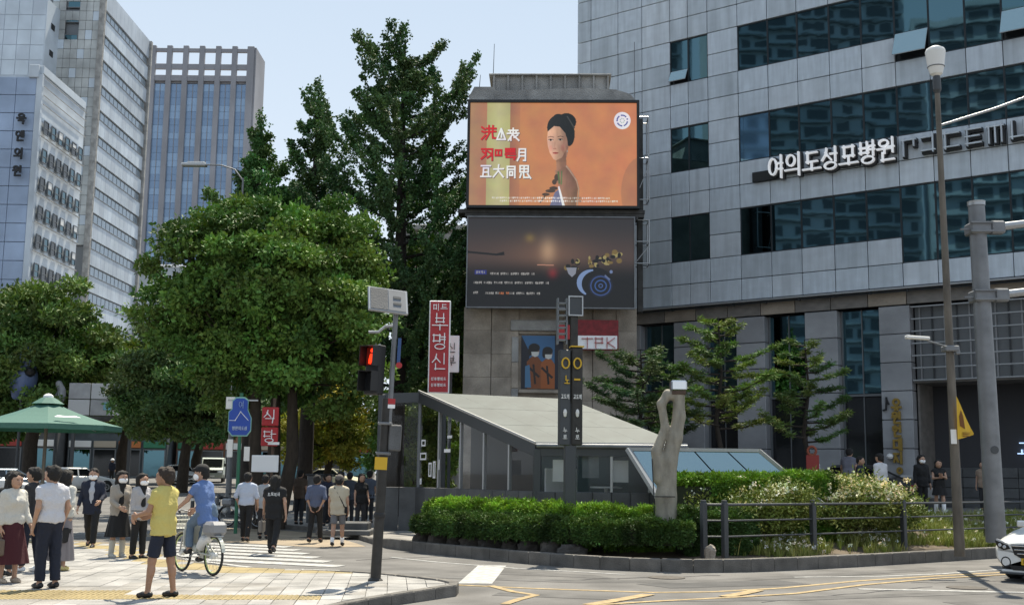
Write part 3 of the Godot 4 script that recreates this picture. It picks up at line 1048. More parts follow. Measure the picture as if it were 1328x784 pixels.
# ---------------------------------------------------------------- the billboard building
func led_picture() -> ImageTexture:
	var p := Pic.new(872, 540, Color(.80, .53, .36))
	for x in p.w:                                    # soft vertical bands of the printed backdrop
		var t := float(x) / p.w
		var c := Color(.80, .55, .37).lerp(Color(.84, .54, .38), t)
		if t < .1: c = Color(.72, .56, .42).lerp(Color(.74, .52, .40), t / .1)
		elif t < .24: c = Color(.79, .76, .57).lerp(Color(.74, .72, .50), absf(t - .17) / .07)
		elif t < .3: c = Color(.66, .46, .36).lerp(Color(.76, .52, .38), (t - .24) / .06)
		p.im.fill_rect(Rect2i(x, 0, 1, p.h), c)
	p.disc(Vector2(900, 470), 110, 190, Color(.74, .50, .37))
	var skin := Color(.86, .66, .56)
	var hair := Color(.13, .14, .14)
	# shoulders and back, neck
	p.poly([Vector2(466, 540), Vector2(470, 440), Vector2(452, 405), Vector2(448, 355), Vector2(500, 330), Vector2(522, 360), Vector2(556, 410), Vector2(566, 450), Vector2(556, 540)], Color(.60, .45, .36))
	p.poly([Vector2(500, 332), Vector2(524, 362), Vector2(558, 412), Vector2(568, 455), Vector2(560, 540), Vector2(566, 540), Vector2(574, 450), Vector2(562, 405), Vector2(528, 352), Vector2(506, 326)], Color(.88, .74, .62))
	# dress and flower straps
	p.poly([Vector2(420, 540), Vector2(446, 470), Vector2(470, 450), Vector2(492, 540)], Color(.42, .42, .52))
	p.poly([Vector2(462, 440), Vector2(470, 436), Vector2(500, 540), Vector2(486, 540)], Color(.86, .86, .86))
	for q in [[440, 448, 22, 10], [424, 462, 26, 9], [400, 480, 20, 8], [455, 392, 12, 18], [444, 415, 12, 14]]: p.disc(Vector2(q[0], q[1]), q[2], q[3], Color(.30, .24, .20))
	p.line(Vector2(400, 482), Vector2(372, 520), 8, Color(.36, .26, .20))
	p.line(Vector2(464, 365), Vector2(470, 420), 9, Color(.35, .42, .26)); p.line(Vector2(482, 360), Vector2(480, 425), 7, Color(.40, .47, .30))
	# head: hair bun, face
	p.disc(Vector2(470, 130), 66, 70, hair); p.disc(Vector2(505, 100), 50, 46, hair); p.disc(Vector2(462, 72), 24, 14, hair); p.disc(Vector2(520, 165), 28, 62, hair)
	p.line(Vector2(510, 72), Vector2(545, 130), 7, Color(.38, .37, .36))
	p.poly([Vector2(404, 190), Vector2(408, 150), Vector2(440, 122), Vector2(470, 125), Vector2(500, 160), Vector2(510, 200), Vector2(505, 250), Vector2(480, 290), Vector2(456, 304), Vector2(438, 296), Vector2(418, 262), Vector2(408, 225)], skin)
	for k in 10:                                     # soft side shade, cheeks
		p.disc(Vector2(500 - k * 1.2, 232), 13 - k * .9, 60 - k * 4, skin.lerp(Color(.78, .54, .44), .28 + k * .02))
	p.poly([Vector2(452, 302), Vector2(482, 288), Vector2(502, 250), Vector2(506, 330), Vector2(455, 360)], Color(.66, .48, .39))
	for k in 6: p.disc(Vector2(488, 236), 13 - k * 2, 20 - k * 3, skin.lerp(Color(.85, .52, .44), .3 + k * .06)); p.disc(Vector2(424, 238), 9 - k * 1.4, 16 - k * 2, skin.lerp(Color(.85, .55, .47), .3 + k * .05))
	for q in [[424, 196], [474, 194]]:
		p.disc(Vector2(q[0], q[1]), 12, 3.6, Color(.88, .80, .74)); p.disc(Vector2(q[0] - 1, q[1] - .5), 5.5, 4.6, Color(.16, .11, .10))
		p.line(Vector2(q[0] - 12, q[1] - 2), Vector2(q[0] - 2, q[1] - 5), 2.6, Color(.20, .13, .11)); p.line(Vector2(q[0] - 2, q[1] - 5), Vector2(q[0] + 13, q[1] - 2), 2.6, Color(.20, .13, .11))
		p.line(Vector2(q[0] - 14, q[1] - 15), Vector2(q[0], q[1] - 19), 3, Color(.42, .30, .25)); p.line(Vector2(q[0], q[1] - 19), Vector2(q[0] + 15, q[1] - 15), 3, Color(.42, .30, .25))
	p.line(Vector2(446, 205), Vector2(442, 234), 2.4, Color(.79, .58, .49)); p.disc(Vector2(444, 240), 9, 4, Color(.80, .58, .49)); p.line(Vector2(438, 243), Vector2(452, 243), 2, Color(.62, .38, .33))
	p.disc(Vector2(449, 264), 15, 4.6, Color(.72, .34, .31)); p.line(Vector2(435, 263), Vector2(464, 263), 1.6, Color(.48, .20, .19))
	p.disc(Vector2(510, 232), 6, 13, Color(.80, .59, .49)); p.disc(Vector2(511, 254), 3, 6, Color(.9, .85, .8))
	for k in 9: p.line(Vector2(440 + k * 9, 118 - 8 * sin(k * .5)), Vector2(470 + k * 6, 70 + k * 4), 1.5, Color(.19, .20, .19))
	# round emblem
	p.disc(Vector2(797, 92), 44, 46, Color(.96, .96, .98))
	for k in 22:
		var a := TAU * k / 22
		if k % 5 != 0: p.disc(Vector2(797 + cos(a) * 27, 92 + sin(a) * 28), 4, 4, Color(.33, .36, .62))
	for k in 7: p.disc(Vector2(797 + cos(k * .9) * 11, 92 + sin(k * .9) * 11), 3, 3, Color(.6, .72, .7))
	# lettering
	var red := Color(.86, .13, .16)
	var wh := Color(.97, .97, .98)
	var G := {
		"water": [[.0, .1, .2, .25], [.02, .42, .2, .5], [.0, 1, .26, .7], [.35, .2, 1, .2], [.5, 0, .5, .35], [.8, 0, .78, .35], [.3, .45, 1, .42], [.6, .42, .3, 1], [.75, .45, .8, .9, 1, .92]],
		"tri": [[.45, .0, .0, .95, .95, .95, .5, .0], [.5, .25, .52, .75]],
		"robe": [[.1, .15, .9, .15], [.5, 0, .5, .4], [.0, .42, 1, .4], [.25, .2, .25, .4], [.75, .2, .75, .4], [.5, .42, .1, 1], [.3, .7, .3, 1], [.5, .55, 1, 1], [.9, .55, .6, .75]],
		"feather": [[.0, .1, .42, .1, .4, .6, .1, .8], [.1, .3, .3, .45], [.55, .1, 1, .1, 1, 1], [.6, .3, .85, .45], [.0, .9, .42, .6], [.55, .8, .9, .6]],
		"mouth": [[.0, .1, .5, .1, .5, .65, .0, .65, .0, .1], [.25, .1, .25, .65]],
		"bird": [[.05, .05, .95, .05, .95, .35, .05, .35, .05, .05], [.0, .55, 1, .55], [.05, .2, .95, .2], [.1, .8, 1, .8, .9, 1], [.1, .55, .1, .8]],
		"moon": [[.2, .0, .9, .0, .9, 1, .7, 1], [.2, .0, .18, .7, .0, 1], [.2, .3, .9, .3], [.2, .6, .9, .6]],
		"bean": [[.05, .05, .95, .05], [.25, .25, .75, .25, .75, .6, .25, .6, .25, .25], [.25, .6, .2, .95], [.75, .6, .8, .95], [.0, .98, 1, .98]],
		"big": [[.05, .35, .95, .32], [.5, .0, .45, .5, .0, 1], [.5, .5, .95, 1]],
		"gate": [[.1, 1, .1, .05, .9, .05, .9, 1], [.1, .3, .9, .3], [.35, .5, .65, .5, .65, .8, .35, .8, .35, .5]],
		"grace": [[.1, .0, .8, .0, .8, .5, .1, .5, .1, .0], [.1, .25, .8, .25], [.45, .0, .45, .5], [.1, .95, .2, .65], [.4, .6, .45, .95, .8, .95], [.75, .65, 1, 1]]}
	var rows := [["water", 62, 122, 72, 70, red], ["tri", 142, 138, 46, 58, wh], ["robe", 196, 136, 60, 62, wh],
		["feather", 62, 238, 56, 64, red], ["mouth", 134, 244, 62, 52, red], ["bird", 186, 240, 52, 58, red], ["moon", 250, 244, 46, 60, wh],
		["bean", 60, 330, 52, 60, wh], ["big", 126, 328, 54, 62, wh], ["gate", 194, 332, 48, 62, wh], ["grace", 258, 332, 62, 64, wh]]
	for r in rows:
		var st := []
		for s in G[r[0]]:
			var q := []
			for i in range(0, s.size(), 2): q.append(Vector2(s[i], s[i + 1]))
			st.append(q)
		p.strokes(st, Vector2(r[1] + 2, r[2] + 2), Vector2(r[3], r[4]), 10, Color(.35, .25, .24))
		p.strokes(st, Vector2(r[1], r[2]), Vector2(r[3], r[4]), 9, r[5])
	for row in 2:
		for k in 58:
			p.strokes(hangul("의도성모병원"[(k * 7 + row * 3) % 6]), Vector2(120 + row * 40 + k * 10.6, 494 + row * 16), Vector2(8, 9), 1.6, Color(.95, .93, .92))
	# the coarse lamps of the screen: soft edges, uneven colour
	p.im.resize(436, 270, Image.INTERPOLATE_LANCZOS)
	var nz := FastNoiseLite.new()
	nz.seed = 12; nz.frequency = .012
	for y in 270:
		for x in 436:
			var c := p.im.get_pixel(x, y)
			var g := nz.get_noise_2d(x, y)
			var k := 1.0 + .07 * g + (.018 if (x + y) % 2 == 0 else -.018)
			if x > 180 and x < 292 and y > 24:          # soft modelling of the printed figure
				var bg := Color(.80, .55, .37).lerp(Color(.84, .54, .38), x / 436.0)
				if absf(c.r - bg.r) + absf(c.g - bg.g) + absf(c.b - bg.b) > .1:
					var mid := 222.0 if y < 155 else lerpf(228.0, 258.0, clampf((y - 155) / 50.0, 0, 1))
					k *= 1.14 - .42 * smoothstep(-26.0, 40.0, x - mid) + .10 * nz.get_noise_2d(x * 5.0, y * 1.6)
			p.im.set_pixel(x, y, Color(c.r * k, c.g * (k + .05 * nz.get_noise_2d(x + 500, y)), c.b * (k - .06 * g)))
	return p.tex()

func lens_picture() -> ImageTexture:
	var small := Image.create(160, 90, false, Image.FORMAT_RGB8)
	for y in 90:
		for x in 160:
			var u := x / 160.0
			var v := y / 90.0
			var c := Color(.22, .21, .22).lerp(Color(.36, .29, .27), smoothstep(.0, .45, v))
			c = c.lerp(Color(.045, .045, .055), smoothstep(.42, .72, v))
			var w := exp(-pow((u - .48) / .05, 2)) * exp(-pow((v - .36) / .16, 2))
			var w2 := exp(-pow((u - .48) / .24, 2)) * exp(-pow((v - .38) / .2, 2))
			var w3 := exp(-pow((u - .37) / .03, 2) - pow((v - .22) / .05, 2))
			var w4 := exp(-pow((u - .51) / .03, 2) - pow((v - .62) / .06, 2))
			c += Color(.30, .27, .20) * w + Color(.16, .10, .05) * w2 + Color(.20, .17, .02) * w3 + Color(.36, .02, .05) * w4
			small.set_pixel(x, y, c)
	small.resize(640, 360, Image.INTERPOLATE_CUBIC)
	var p := Pic.new(640, 360, Color.BLACK)
	p.im = small
	p.poly([Vector2(0, 136), Vector2(110, 146), Vector2(140, 138), Vector2(142, 152), Vector2(110, 154), Vector2(0, 144)], Color(.10, .09, .09))
	p.line(Vector2(270, 190), Vector2(330, 191), 4, Color(.85, .6, .5))
	var rr := RandomNumberGenerator.new()
	rr.seed = 5
	for k in 46:
		var x := rr.randf_range(370, 590)
		var y := 195 - (x - 370) * .22 + rr.randf_range(-16, 26)
		p.disc(Vector2(x, y), rr.randf_range(4, 12), rr.randf_range(5, 11), [Color(.10, .09, .08), Color(.55, .46, .26), Color(.09, .08, .08), Color(.72, .66, .42)][rr.randi() % 4])
	p.poly([Vector2(380, 200), Vector2(420, 200), Vector2(416, 225), Vector2(402, 238), Vector2(388, 225)], Color(.62, .64, .70))
	p.disc(Vector2(490, 265), 72, 66, Color(.05, .05, .07))
	for k in 26:
		var a := lerpf(2.2, 4.6, k / 25.0)
		p.disc(Vector2(486 + cos(a) * 56, 262 + sin(a) * 52), 4 + 6 * sin(PI * k / 25.0), 4 + 6 * sin(PI * k / 25.0), Color(.55, .66, .85))
	for q in [[46, Color(.10, .13, .22)], [40, Color(.25, .36, .60)], [35, Color(.06, .08, .14)], [24, Color(.24, .40, .66)], [19, Color(.05, .07, .13)], [9, Color(.30, .42, .66)], [5, Color(.06, .08, .14)]]:
		p.disc(Vector2(512, 272), q[0], q[0], q[1])
	p.disc(Vector2(552, 216), 6, 7, Color(.5, .58, .75)); p.line(Vector2(530, 232), Vector2(545, 246), 6, Color(.45, .52, .68))
	p.poly([Vector2(28, 212), Vector2(74, 212), Vector2(74, 230), Vector2(28, 230)], Color(.16, .20, .55))
	var wc := Color(.75, .74, .72)
	for k in 4: p.strokes(hangul("성모의도"[k]), Vector2(33 + k * 9.5, 216), Vector2(7, 10), 1.5, wc)
	for row in [[88, 222, 26, 0], [24, 258, 44, 1], [24, 298, 3, 2], [70, 300, 32, 3]]:
		for k in row[2]:
			if k % 6 == 5: continue
			p.strokes(hangul("의도성모병원여"[(k * 5 + row[3]) % 7]), Vector2(row[0] + k * 6.6, row[1]), Vector2(5.2, 9), 1.5, wc if row[3] != 3 or k < 8 or k > 13 else Color(.85, .5, .3))
	return p.tex()

func poster_picture() -> ImageTexture:
	var p := Pic.new(150, 190, Color(.22, .42, .60))
	p.poly([Vector2(0, 0), Vector2(30, 60), Vector2(26, 190), Vector2(0, 190)], Color(.06, .08, .14))
	p.poly([Vector2(120, 0), Vector2(150, 0), Vector2(150, 190), Vector2(118, 190)], Color(.07, .09, .16))
	p.poly([Vector2(34, 96), Vector2(112, 90), Vector2(112, 186), Vector2(36, 186)], Color(.70, .38, .14))
	for q in [[46, 50, 1.0], [94, 60, .92]]:              # two figures in black caps and white masks
		var c := Vector2(q[0], q[1])
		var z: float = q[2]
		p.poly([c + Vector2(-26, 44) * z, c + Vector2(-10, 26) * z, c + Vector2(14, 26) * z, c + Vector2(28, 46) * z, c + Vector2(26, 150), c + Vector2(-24, 150)], Color(.50, .27, .10) if q[0] < 70 else Color(.62, .33, .12))
		p.disc(c + Vector2(2, 6) * z, 17 * z, 21 * z, Color(.52, .37, .30))
		p.disc(c + Vector2(0, -6) * z, 20 * z, 16 * z, Color(.07, .07, .08)); p.disc(c + Vector2(-14, 4) * z, 7 * z, 18 * z, Color(.06, .05, .06))
		p.poly([c + Vector2(-10, 8) * z, c + Vector2(18, 8) * z, c + Vector2(15, 22) * z, c + Vector2(3, 27) * z, c + Vector2(-9, 21) * z], Color(.82, .82, .80))
		p.line(c + Vector2(-2, 56) * z, c + Vector2(4, 120) * z, 7, Color(.10, .07, .06)); p.line(c + Vector2(-20, 62) * z, c + Vector2(16, 96) * z, 8, Color(.14, .09, .07))
	p.poly([Vector2(14, 110), Vector2(30, 104), Vector2(36, 186), Vector2(14, 186)], Color(.28, .46, .60))
	return p.tex()

func picture_board(called: String, w: float, h: float, m: Material, parent: Node, at: Vector3) -> MeshInstance3D:
	var b := MB.new()
	b.quad(V(-w * .5, -h * .5, 0), V(w * .5, -h * .5, 0), V(w * .5, h * .5, 0), V(-w * .5, h * .5, 0))
	return part(called, b.mesh(), m, parent, at)

func frame_mesh(w: float, h: float, t: float, d: float) -> ArrayMesh:
	var b := MB.new()
	b.box(V(0, h * .5 - t * .5, 0), V(w, t, d)).box(V(0, -h * .5 + t * .5, 0), V(w, t, d))
	b.box(V(-w * .5 + t * .5, 0, 0), V(t, h - 2 * t, d)).box(V(w * .5 - t * .5, 0, 0), V(t, h - 2 * t, d))
	return b.mesh()

func billboard_building() -> void:
	var turn := -.03
	var o := V(1.5, 0, -44.3)
	var h := thing("billboard_building", "narrow old stone building carrying two stacked advertising boards", "building", o, turn)
	var w := MB.new()
	w.box(V(-.02, 8.2, -3.4), V(6.5, 16.2, 5.9))
	part("wall", w.mesh(), M.stone_b, h)
	# stone facing in courses round the window recess
	var y := .12
	var row := 0
	while y < 8.2:
		var hh := .90
		for c in [[-3.36, -2.3], [-2.28, -1.24], [.62, 1.6], [1.62, 2.5], [2.52, 3.3]]:
			part("facing_stone", boxm(V(c[1] - c[0] - .005, hh - .005, .2), .006), M.stone if (row + int(c[0] * 3)) % 3 else M.stone_b, h, V((c[0] + c[1]) * .5, y + hh * .5, -.42 + R.randf_range(-.008, .008)))
		y += hh
		row += 1
	part("window_head", boxm(V(1.84, .62, .12), .02), M.stone_b, h, V(-.31, 7.5, -.4))
	for sd in [-1, 1]:
		for k in 3: part("window_jamb", boxm(V(.26, .98, .16), .02), M.concrete if k != 1 else M.stone, h, V(-.31 + sd * 1.06, 4.6 + k * .99, -.34))
	part("window_lintel", boxm(V(2.5, .42, .2), .03), M.concrete, h, V(-.31, 7.52, -.33))
	part("window_sill", boxm(V(1.84, .12, .3), .02), M.stone, h, V(-.31, 4.98, -.42))
	var rc := MB.new()
	rc.box(V(-.31, 4.0, -.62), V(1.84, 7.0, .1))
	part("recess", rc.mesh(), M.black, h)
	part("poster_frame", frame_mesh(1.78, 2.2, .07, .08), M.light_metal, h, V(-.31, 6.12, -.5))
	var dp := MB.new()
	dp.tube([V(.72, 8.1, -.22), V(.72, .2, -.22)], [.05], 8)
	part("drain_pipe", dp.mesh(), M.black, h)
	# ledge, cornice hood and plant room
	var led := MB.new()
	led.box(V(-.02, 11.87, -.1), V(7.2, .16, .9), Basis(), .02).box(V(.1, 11.72, .1), V(6.9, .12, .5))
	for k in 10: led.box(V(-3.2 + k * .72, 11.62, .1), V(.07, .14, .6))
	part("ledge", led.mesh(), M.ledge, h)
	var hood := MB.new()
	hood.prism(PackedVector2Array([Vector2(-3.3, 16.2), Vector2(3.32, 16.2), Vector2(3.3, 16.45), Vector2(3.05, 16.72), Vector2(2.5, 16.9), Vector2(1.2, 16.96), Vector2(-2.25, 16.84), Vector2(-2.3, 17.0), Vector2(-3.1, 17.0), Vector2(-3.3, 16.6)]), -1.1, -.1)
	part("hood", hood.mesh(), M.concrete, h)
	var pr := MB.new()
	pr.box(V(-.1, 17.15, -2.0), V(4.6, 1.0, 2.6)); pr.box(V(-.1, 17.68, -2.0), V(4.9, .07, 2.9), Basis(), .02)
	for k in 9: pr.box(V(-2.35 + k * .57, 17.15, -.64), V(.07, .98, .1))
	part("plant_room", pr.mesh(), M.concrete, h)
	var mast := MB.new()
	mast.tube([V(-2.4, 17, -.7), V(-2.36, 19.0, -.7)], [.02, .012], 6); mast.tube([V(-2.95, 17, -.7), V(-2.9, 17.7, -.7)], [.02, .012], 6); mast.tube([V(3.3, 16.6, -1), V(3.3, 19.2, -1)], [.015], 5)
	part("roof_mast", mast.mesh(), M.grey_frame, h)
	# pipe brackets on the right
	for q in [[12.4, 15.7], [9.9, 11.6]]:
		var b := MB.new()
		for z in [.15, -.7]:
			b.tube([V(3.75, q[0], z), V(3.75, q[1], z)], [.032], 6)
			for k in 3: b.tube([V(3.2, lerpf(q[0], q[1], k / 2.0), z), V(3.75, lerpf(q[0], q[1], k / 2.0), z)], [.026], 6)
		for k in 3: b.tube([V(3.75, lerpf(q[0], q[1], k / 2.0), .15), V(3.75, lerpf(q[0], q[1], k / 2.0), -.7)], [.026], 6)
		b.tube([V(3.2, q[0], .15), V(3.75, lerpf(q[0], q[1], .4), .15)], [.02], 5)
		part("pipe_bracket", b.mesh(), M.light_metal, h)
	var dark := MB.new()
	dark.box(V(3.45, 13.9, -.6), V(.25, 3.8, .5)).box(V(3.45, 10.2, -.6), V(.2, 4.2, .4))
	part("side_panel", dark.mesh(), M.ledge, h)
	# the boards: things of their own
	var l := thing("video_screen", "large lit video screen showing a woman on an orange backdrop", "screen", V(1.52, 14.1, -43.86), turn)
	part("frame", frame_mesh(6.66, 4.3, .1, .3), M.black, l)
	part("back_case", boxm(V(6.5, 4.2, .2)), M.black, l, V(0, 0, -.12))
	picture_board("screen_face", 6.46, 4.1, printed(led_picture(), .4, .50), l, V(0, 0, .04))
	var q := thing("dark_screen", "dim lower screen with a sunset and a camera lens", "screen", V(1.46, 9.86, -43.9), turn)
	part("frame", frame_mesh(6.44, 3.56, .045, .24), M.galv, q)
	part("back_case", boxm(V(6.4, 3.5, .2)), M.black, q, V(0, 0, -.11))
	picture_board("screen_face", 6.36, 3.48, printed(lens_picture(), .35, .36), q, V(0, 0, .03))
	var ps := thing("window_poster", "blue and orange poster of two masked figures in the stone window", "poster", V(1.19, 6.12, -44.72), turn)
	picture_board("print", 1.62, 2.05, printed(poster_picture(), .4), ps, V(0, 0, 0))
	part("backing", boxm(V(1.62, 2.05, .03)), M.dark_frame, ps, V(0, 0, -.02))
	# red and white sign by the drain pipe
	var rs := thing("red_banner_sign", "red and white lettered banner under the dark screen at right", "sign", V(3.2, 7.1, -43.95), turn)
	part("banner", boxm(V(1.7, 1.15, .06), .01), mk(.26, .015, .02, .6, 0, "dirt", .8), rs)
	part("white_band", boxm(V(1.5, .5, .02)), M.white, rs, V(.05, -.28, .045))
	var L := [[.0, .1, 1, .1], [.5, .1, .5, 1]]
	var k2 := 0
	for word in [[[.0, .12, 1, .12], [.5, .12, .5, 1]], [[.15, 1, .15, .1, .85, .1, .85, .55, .15, .55]], [[.1, .1, .1, 1], [.85, .1, .2, .55, .9, 1]]]:
		var st := []
		for s in word:
			var pp := []
			for i in range(0, s.size(), 2): pp.append(Vector2(s[i], s[i + 1]))
			st.append(pp)
		part("letter", letter_mesh(st, .34, .36, .10, .02), M.red, rs, V(-.5 + k2 * .44, -.46, .058))
		k2 += 1
	part("small_panel", boxm(V(.5, .55, .05), .01), M.red, rs, V(-1.2, .1, .0))
	# the tall red shop sign
	var sg := thing("red_vertical_sign", "tall red shop sign with white letters standing beside the stone building", "sign", V(-2.36, 5.93, -38), .03)
	part("case", boxm(V(.70, 3.04, .2), .02), M.white, sg)
	for s in [-1, 1]: part("face", boxm(V(.62, 2.96, .012)), M.red, sg, V(0, 0, .105 * s))
	var yy := .62
	for ch in "부명신":
		part("letter", letter_mesh(hangul(ch), .46, .5, .085, .03), M.white, sg, V(-.22, yy - .05, .125))
		yy -= .66
	var xx := -.22
	for ch in "미드":
		part("letter", letter_mesh(hangul(ch), .2, .2, .04, .02), M.white, sg, V(xx, 1.2, .125))
		xx += .25
	for r in 2:
		for k in 5: part("small_letter", letter_mesh(hangul("신부명미드"[k]), .075, .1, .018, .012), M.white, sg, V(-.24 + k * .1, -1.1 - r * .2, .12))
	part("mounting_post", boxm(V(.14, 6.0, .14), .02), M.steel_dark, sg, V(.2, -2.95, -.2))
	var ws := thing("white_side_sign", "narrow white sign board behind the tall red sign", "sign", V(-2.05, 5.85, -39.4))
	part("board", boxm(V(.56, 1.25, .06), .01), M.white, ws)
	part("mounting_post", boxm(V(.1, 5.4, .1)), M.steel_dark, ws, V(0, -3.1, -.09))
	for k in 2: part("letter", letter_mesh(hangul("신부"[k]), .26, .3, .05, .02), M.steel_dark, ws, V(-.1, .05 - k * .42, .04))

# ---------------------------------------------------------------- glazed underpass entrance
func pavilion() -> void:
	var A := V(-2.79, 4.25, -36)
	var B := V(.69, 2.55, -30)
	var C := V(4.45, 2.55, -29.6)
	var D := V(1.7, 4.0, -34.4)
	var E := V(-3.95, 4.2, -35.9)
	var o := thing("underpass_entrance", "glazed underpass entrance with a sloping grey metal roof", "building")
	var g := func(p: Vector3, y: float) -> Vector3: return V(p.x, y, p.z)
	# roof sheets
	var up := (B - A).cross(D - A).normalized()
	if up.y < 0: up = -up
	for i in 3:
		for j in 4:
			var q := []
			for t in [[0, 0], [1, 0], [1, 1], [0, 1]]:
				var u: float = (j + t[0]) / 4.0 * .998 + (.001 if t[0] == 0 else 0.0)
				var v: float = (i + t[1]) / 3.0 * .994 + (.003 if t[1] == 0 else 0.0)
				q.append(A.lerp(D, u).lerp(B.lerp(C, u), v) + up * .06)
			var m := MB.new()
			m.quad(q[3], q[2], q[1], q[0])
			for k in 4:
				var a: Vector3 = q[k]
				var b: Vector3 = q[(k + 1) % 4]
				m.quad(a - up * .05, a, b, b - up * .05)
			part("roof_sheet", m.mesh(), M.zinc, o)
	var under := MB.new()
	under.quad(A, D, C, B)
	part("roof_lining", under.mesh(), M.steel_dark, o)
	part("gutter", MB.new().tube([B + V(-.02, .02, .12), C + V(0, .02, .12)], [.06], 8).mesh(), M.galv, o)
	for k in 3: part("notice", boxm(V(.42, .55, .01)), [M.white_plastic, M.galv, M.white][k], o, V(1.3 + k * .75, 1.95 + .1 * (k % 2), -29.9 + .03 * k - .12))
	var fas := MB.new()
	fas.bar(A - V(0, .1, 0), B - V(0, .1, 0), .16, .3).bar(B - V(0, .1, 0), C - V(0, .1, 0), .16, .26).bar(C - V(0, .1, 0), D - V(0, .1, 0), .12, .2).bar(A - V(0, .1, 0), D - V(0, .1, 0), .12, .2).bar(E - V(0, .1, 0), A - V(0, .1, 0), .16, .3)
	part("fascia", fas.mesh(), M.steel_dark, o)
	part("edge_flashing", MB.new().bar(A + V(-.05, .1, .03), B + V(-.05, .1, .03), .05, .05).bar(B + V(-.04, .09, .04), C + V(0, .09, .04), .04, .04).mesh(), M.light_metal, o)
	# plinth of granite slabs, panes and mullions along the walls
	var wall := func(p: Vector3, q: Vector3, n: int, y0: float, glass: Material, top: Callable) -> void:
		var d := V(q.x - p.x, 0, q.z - p.z)
		var l := d.length()
		d /= l
		var bs := Basis(d, Vector3.UP, d.cross(Vector3.UP))
		var m2 := n * 2
		for k in m2:
			var c: Vector3 = p + d * (l * (k + .5) / m2)
			part("plinth_slab", boxm(V(l / m2 - .012, 1.42 - y0, .26), .01), M.granite if k % 2 else M.granite_b, o, V(c.x, (1.42 + y0) * .5, c.z)).basis = bs
		for k in n:
			var u0 := float(k) / n
			var u1 := float(k + 1) / n
			var a := p + d * (l * u0 + .04)
			var b := p + d * (l * u1 - .04)
			var m := MB.new()
			m.quad(V(a.x, 1.42, a.z), V(b.x, 1.42, b.z), V(b.x, top.call(u1) - .22, b.z), V(a.x, top.call(u0) - .22, a.z))
			part("pane", m.mesh(), glass, o)
		for k in n + 1:
			var u := float(k) / n
			var c := p + d * (l * u)
			part("mullion", boxm(V(.07, top.call(u) - 1.6, .1), .008), M.grey_frame if k in [0, n] else M.light_metal, o, V(c.x, 1.42 + (top.call(u) - 1.6) * .5, c.z)).basis = bs
	wall.call(A, B, 5, .1, M.clear_glass, func(u: float) -> float: return lerpf(A.y, B.y, u))
	wall.call(B, C, 4, .1, M.tint_glass, func(_u: float) -> float: return B.y)
	wall.call(E, A, 1, .1, M.clear_glass, func(_u: float) -> float: return E.y)
	part("corner_post", boxm(V(.2, 2.4, .2), .02), M.steel_dark, o, V(B.x, 1.3, B.z))
	part("corner_post", boxm(V(.22, 2.85, .22), .02), M.steel_dark, o, V(E.x, 2.8, E.z))
	var back := MB.new()
	back.slab(PackedVector2Array([Vector2(C.x, C.z), Vector2(C.x + .1, C.z - .05), Vector2(D.x + .1, D.z - .05), Vector2(D.x, D.z)]), .1, 2.5)
	back.slab(PackedVector2Array([Vector2(D.x, D.z - .05), Vector2(D.x, D.z), Vector2(A.x + 1.6, A.z + .58), Vector2(A.x + 1.6, A.z + .5)]), .1, 3.7)
	part("back_wall", back.mesh(), M.steel_dark, o)
	# white stickers on the left panes
	for q in [[.05, 2.75, .28, .2], [.05, 2.35, .42, .22], [.12, 1.95, .2, .42], [.16, 1.95, .16, .5], [.2, 2.1, .14, .3], [.28, 2.5, .4, .1], [.3, 2.9, .3, .08], [.03, 1.6, .12, .18]]:
		var c := A.lerp(B, q[0])
		var s := part("sticker", frame_mesh(q[2], q[3], .05, .006), M.white, o, V(c.x - .02, q[1], c.z + .03))
		s.rotation.y = atan2(-(B.z - A.z), B.x - A.x)
	# sloping skylight beyond the roof
	var TL := V(2.95, 2.5, -29.3)
	var TR := V(6.0, 2.48, -28.3)
	var BL := V(3.65, 1.2, -28.3)
	var BR := V(7.3, 1.2, -27.3)
	for k in 4:
		var m := MB.new()
		var u0 := k / 4.0 + .006
		var u1 := (k + 1) / 4.0 - .006
		m.quad(BL.lerp(BR, u0), BL.lerp(BR, u1), TL.lerp(TR, u1), TL.lerp(TR, u0))
		part("skylight_pane", m.mesh(), M.pale_glass, o)
	var fr := MB.new()
	fr.bar(TL, BL, .16, .1).bar(TR, BR, .08, .08).bar(TL, TR, .08, .08)
	part("skylight_frame", fr.mesh(), M.light_metal, o)
	var sb := MB.new()
	sb.tri(TR, BR, V(7.2, .9, -29.5)); sb.quad(TR, V(7.2, .9, -29.5), V(4.6, 1.0, -30.5), TL)
	part("skylight_back", sb.mesh(), M.steel_dark, o)
	var cab := thing("white_cabinet", "plain white cabinet inside the glazed entrance", "cabinet", V(1.35, .12, -31.3))
	part("body", boxm(V(.85, 1.9, .4), .02, V(0, .95, 0)), M.white, cab)
	part("door", boxm(V(.4, 1.0, .02), .01), M.white_plastic, cab, V(-.2, 1.35, .21))
	part("door", boxm(V(.4, 1.0, .02), .01), M.white_plastic, cab, V(.21, 1.35, .21))
	var tb := thing("white_table", "small white round table inside the glazed entrance", "table", V(2.5, .9, -30.6))
	part("top", MB.new().lathe([Vector2(0, .62), Vector2(.42, .62), Vector2(.42, .66), Vector2(0, .66)], 20).mesh(), M.white, tb)
	part("leg", MB.new().lathe([Vector2(.2, -.75), Vector2(.05, -.68), Vector2(.05, .62)], 12).mesh(), M.white, tb)

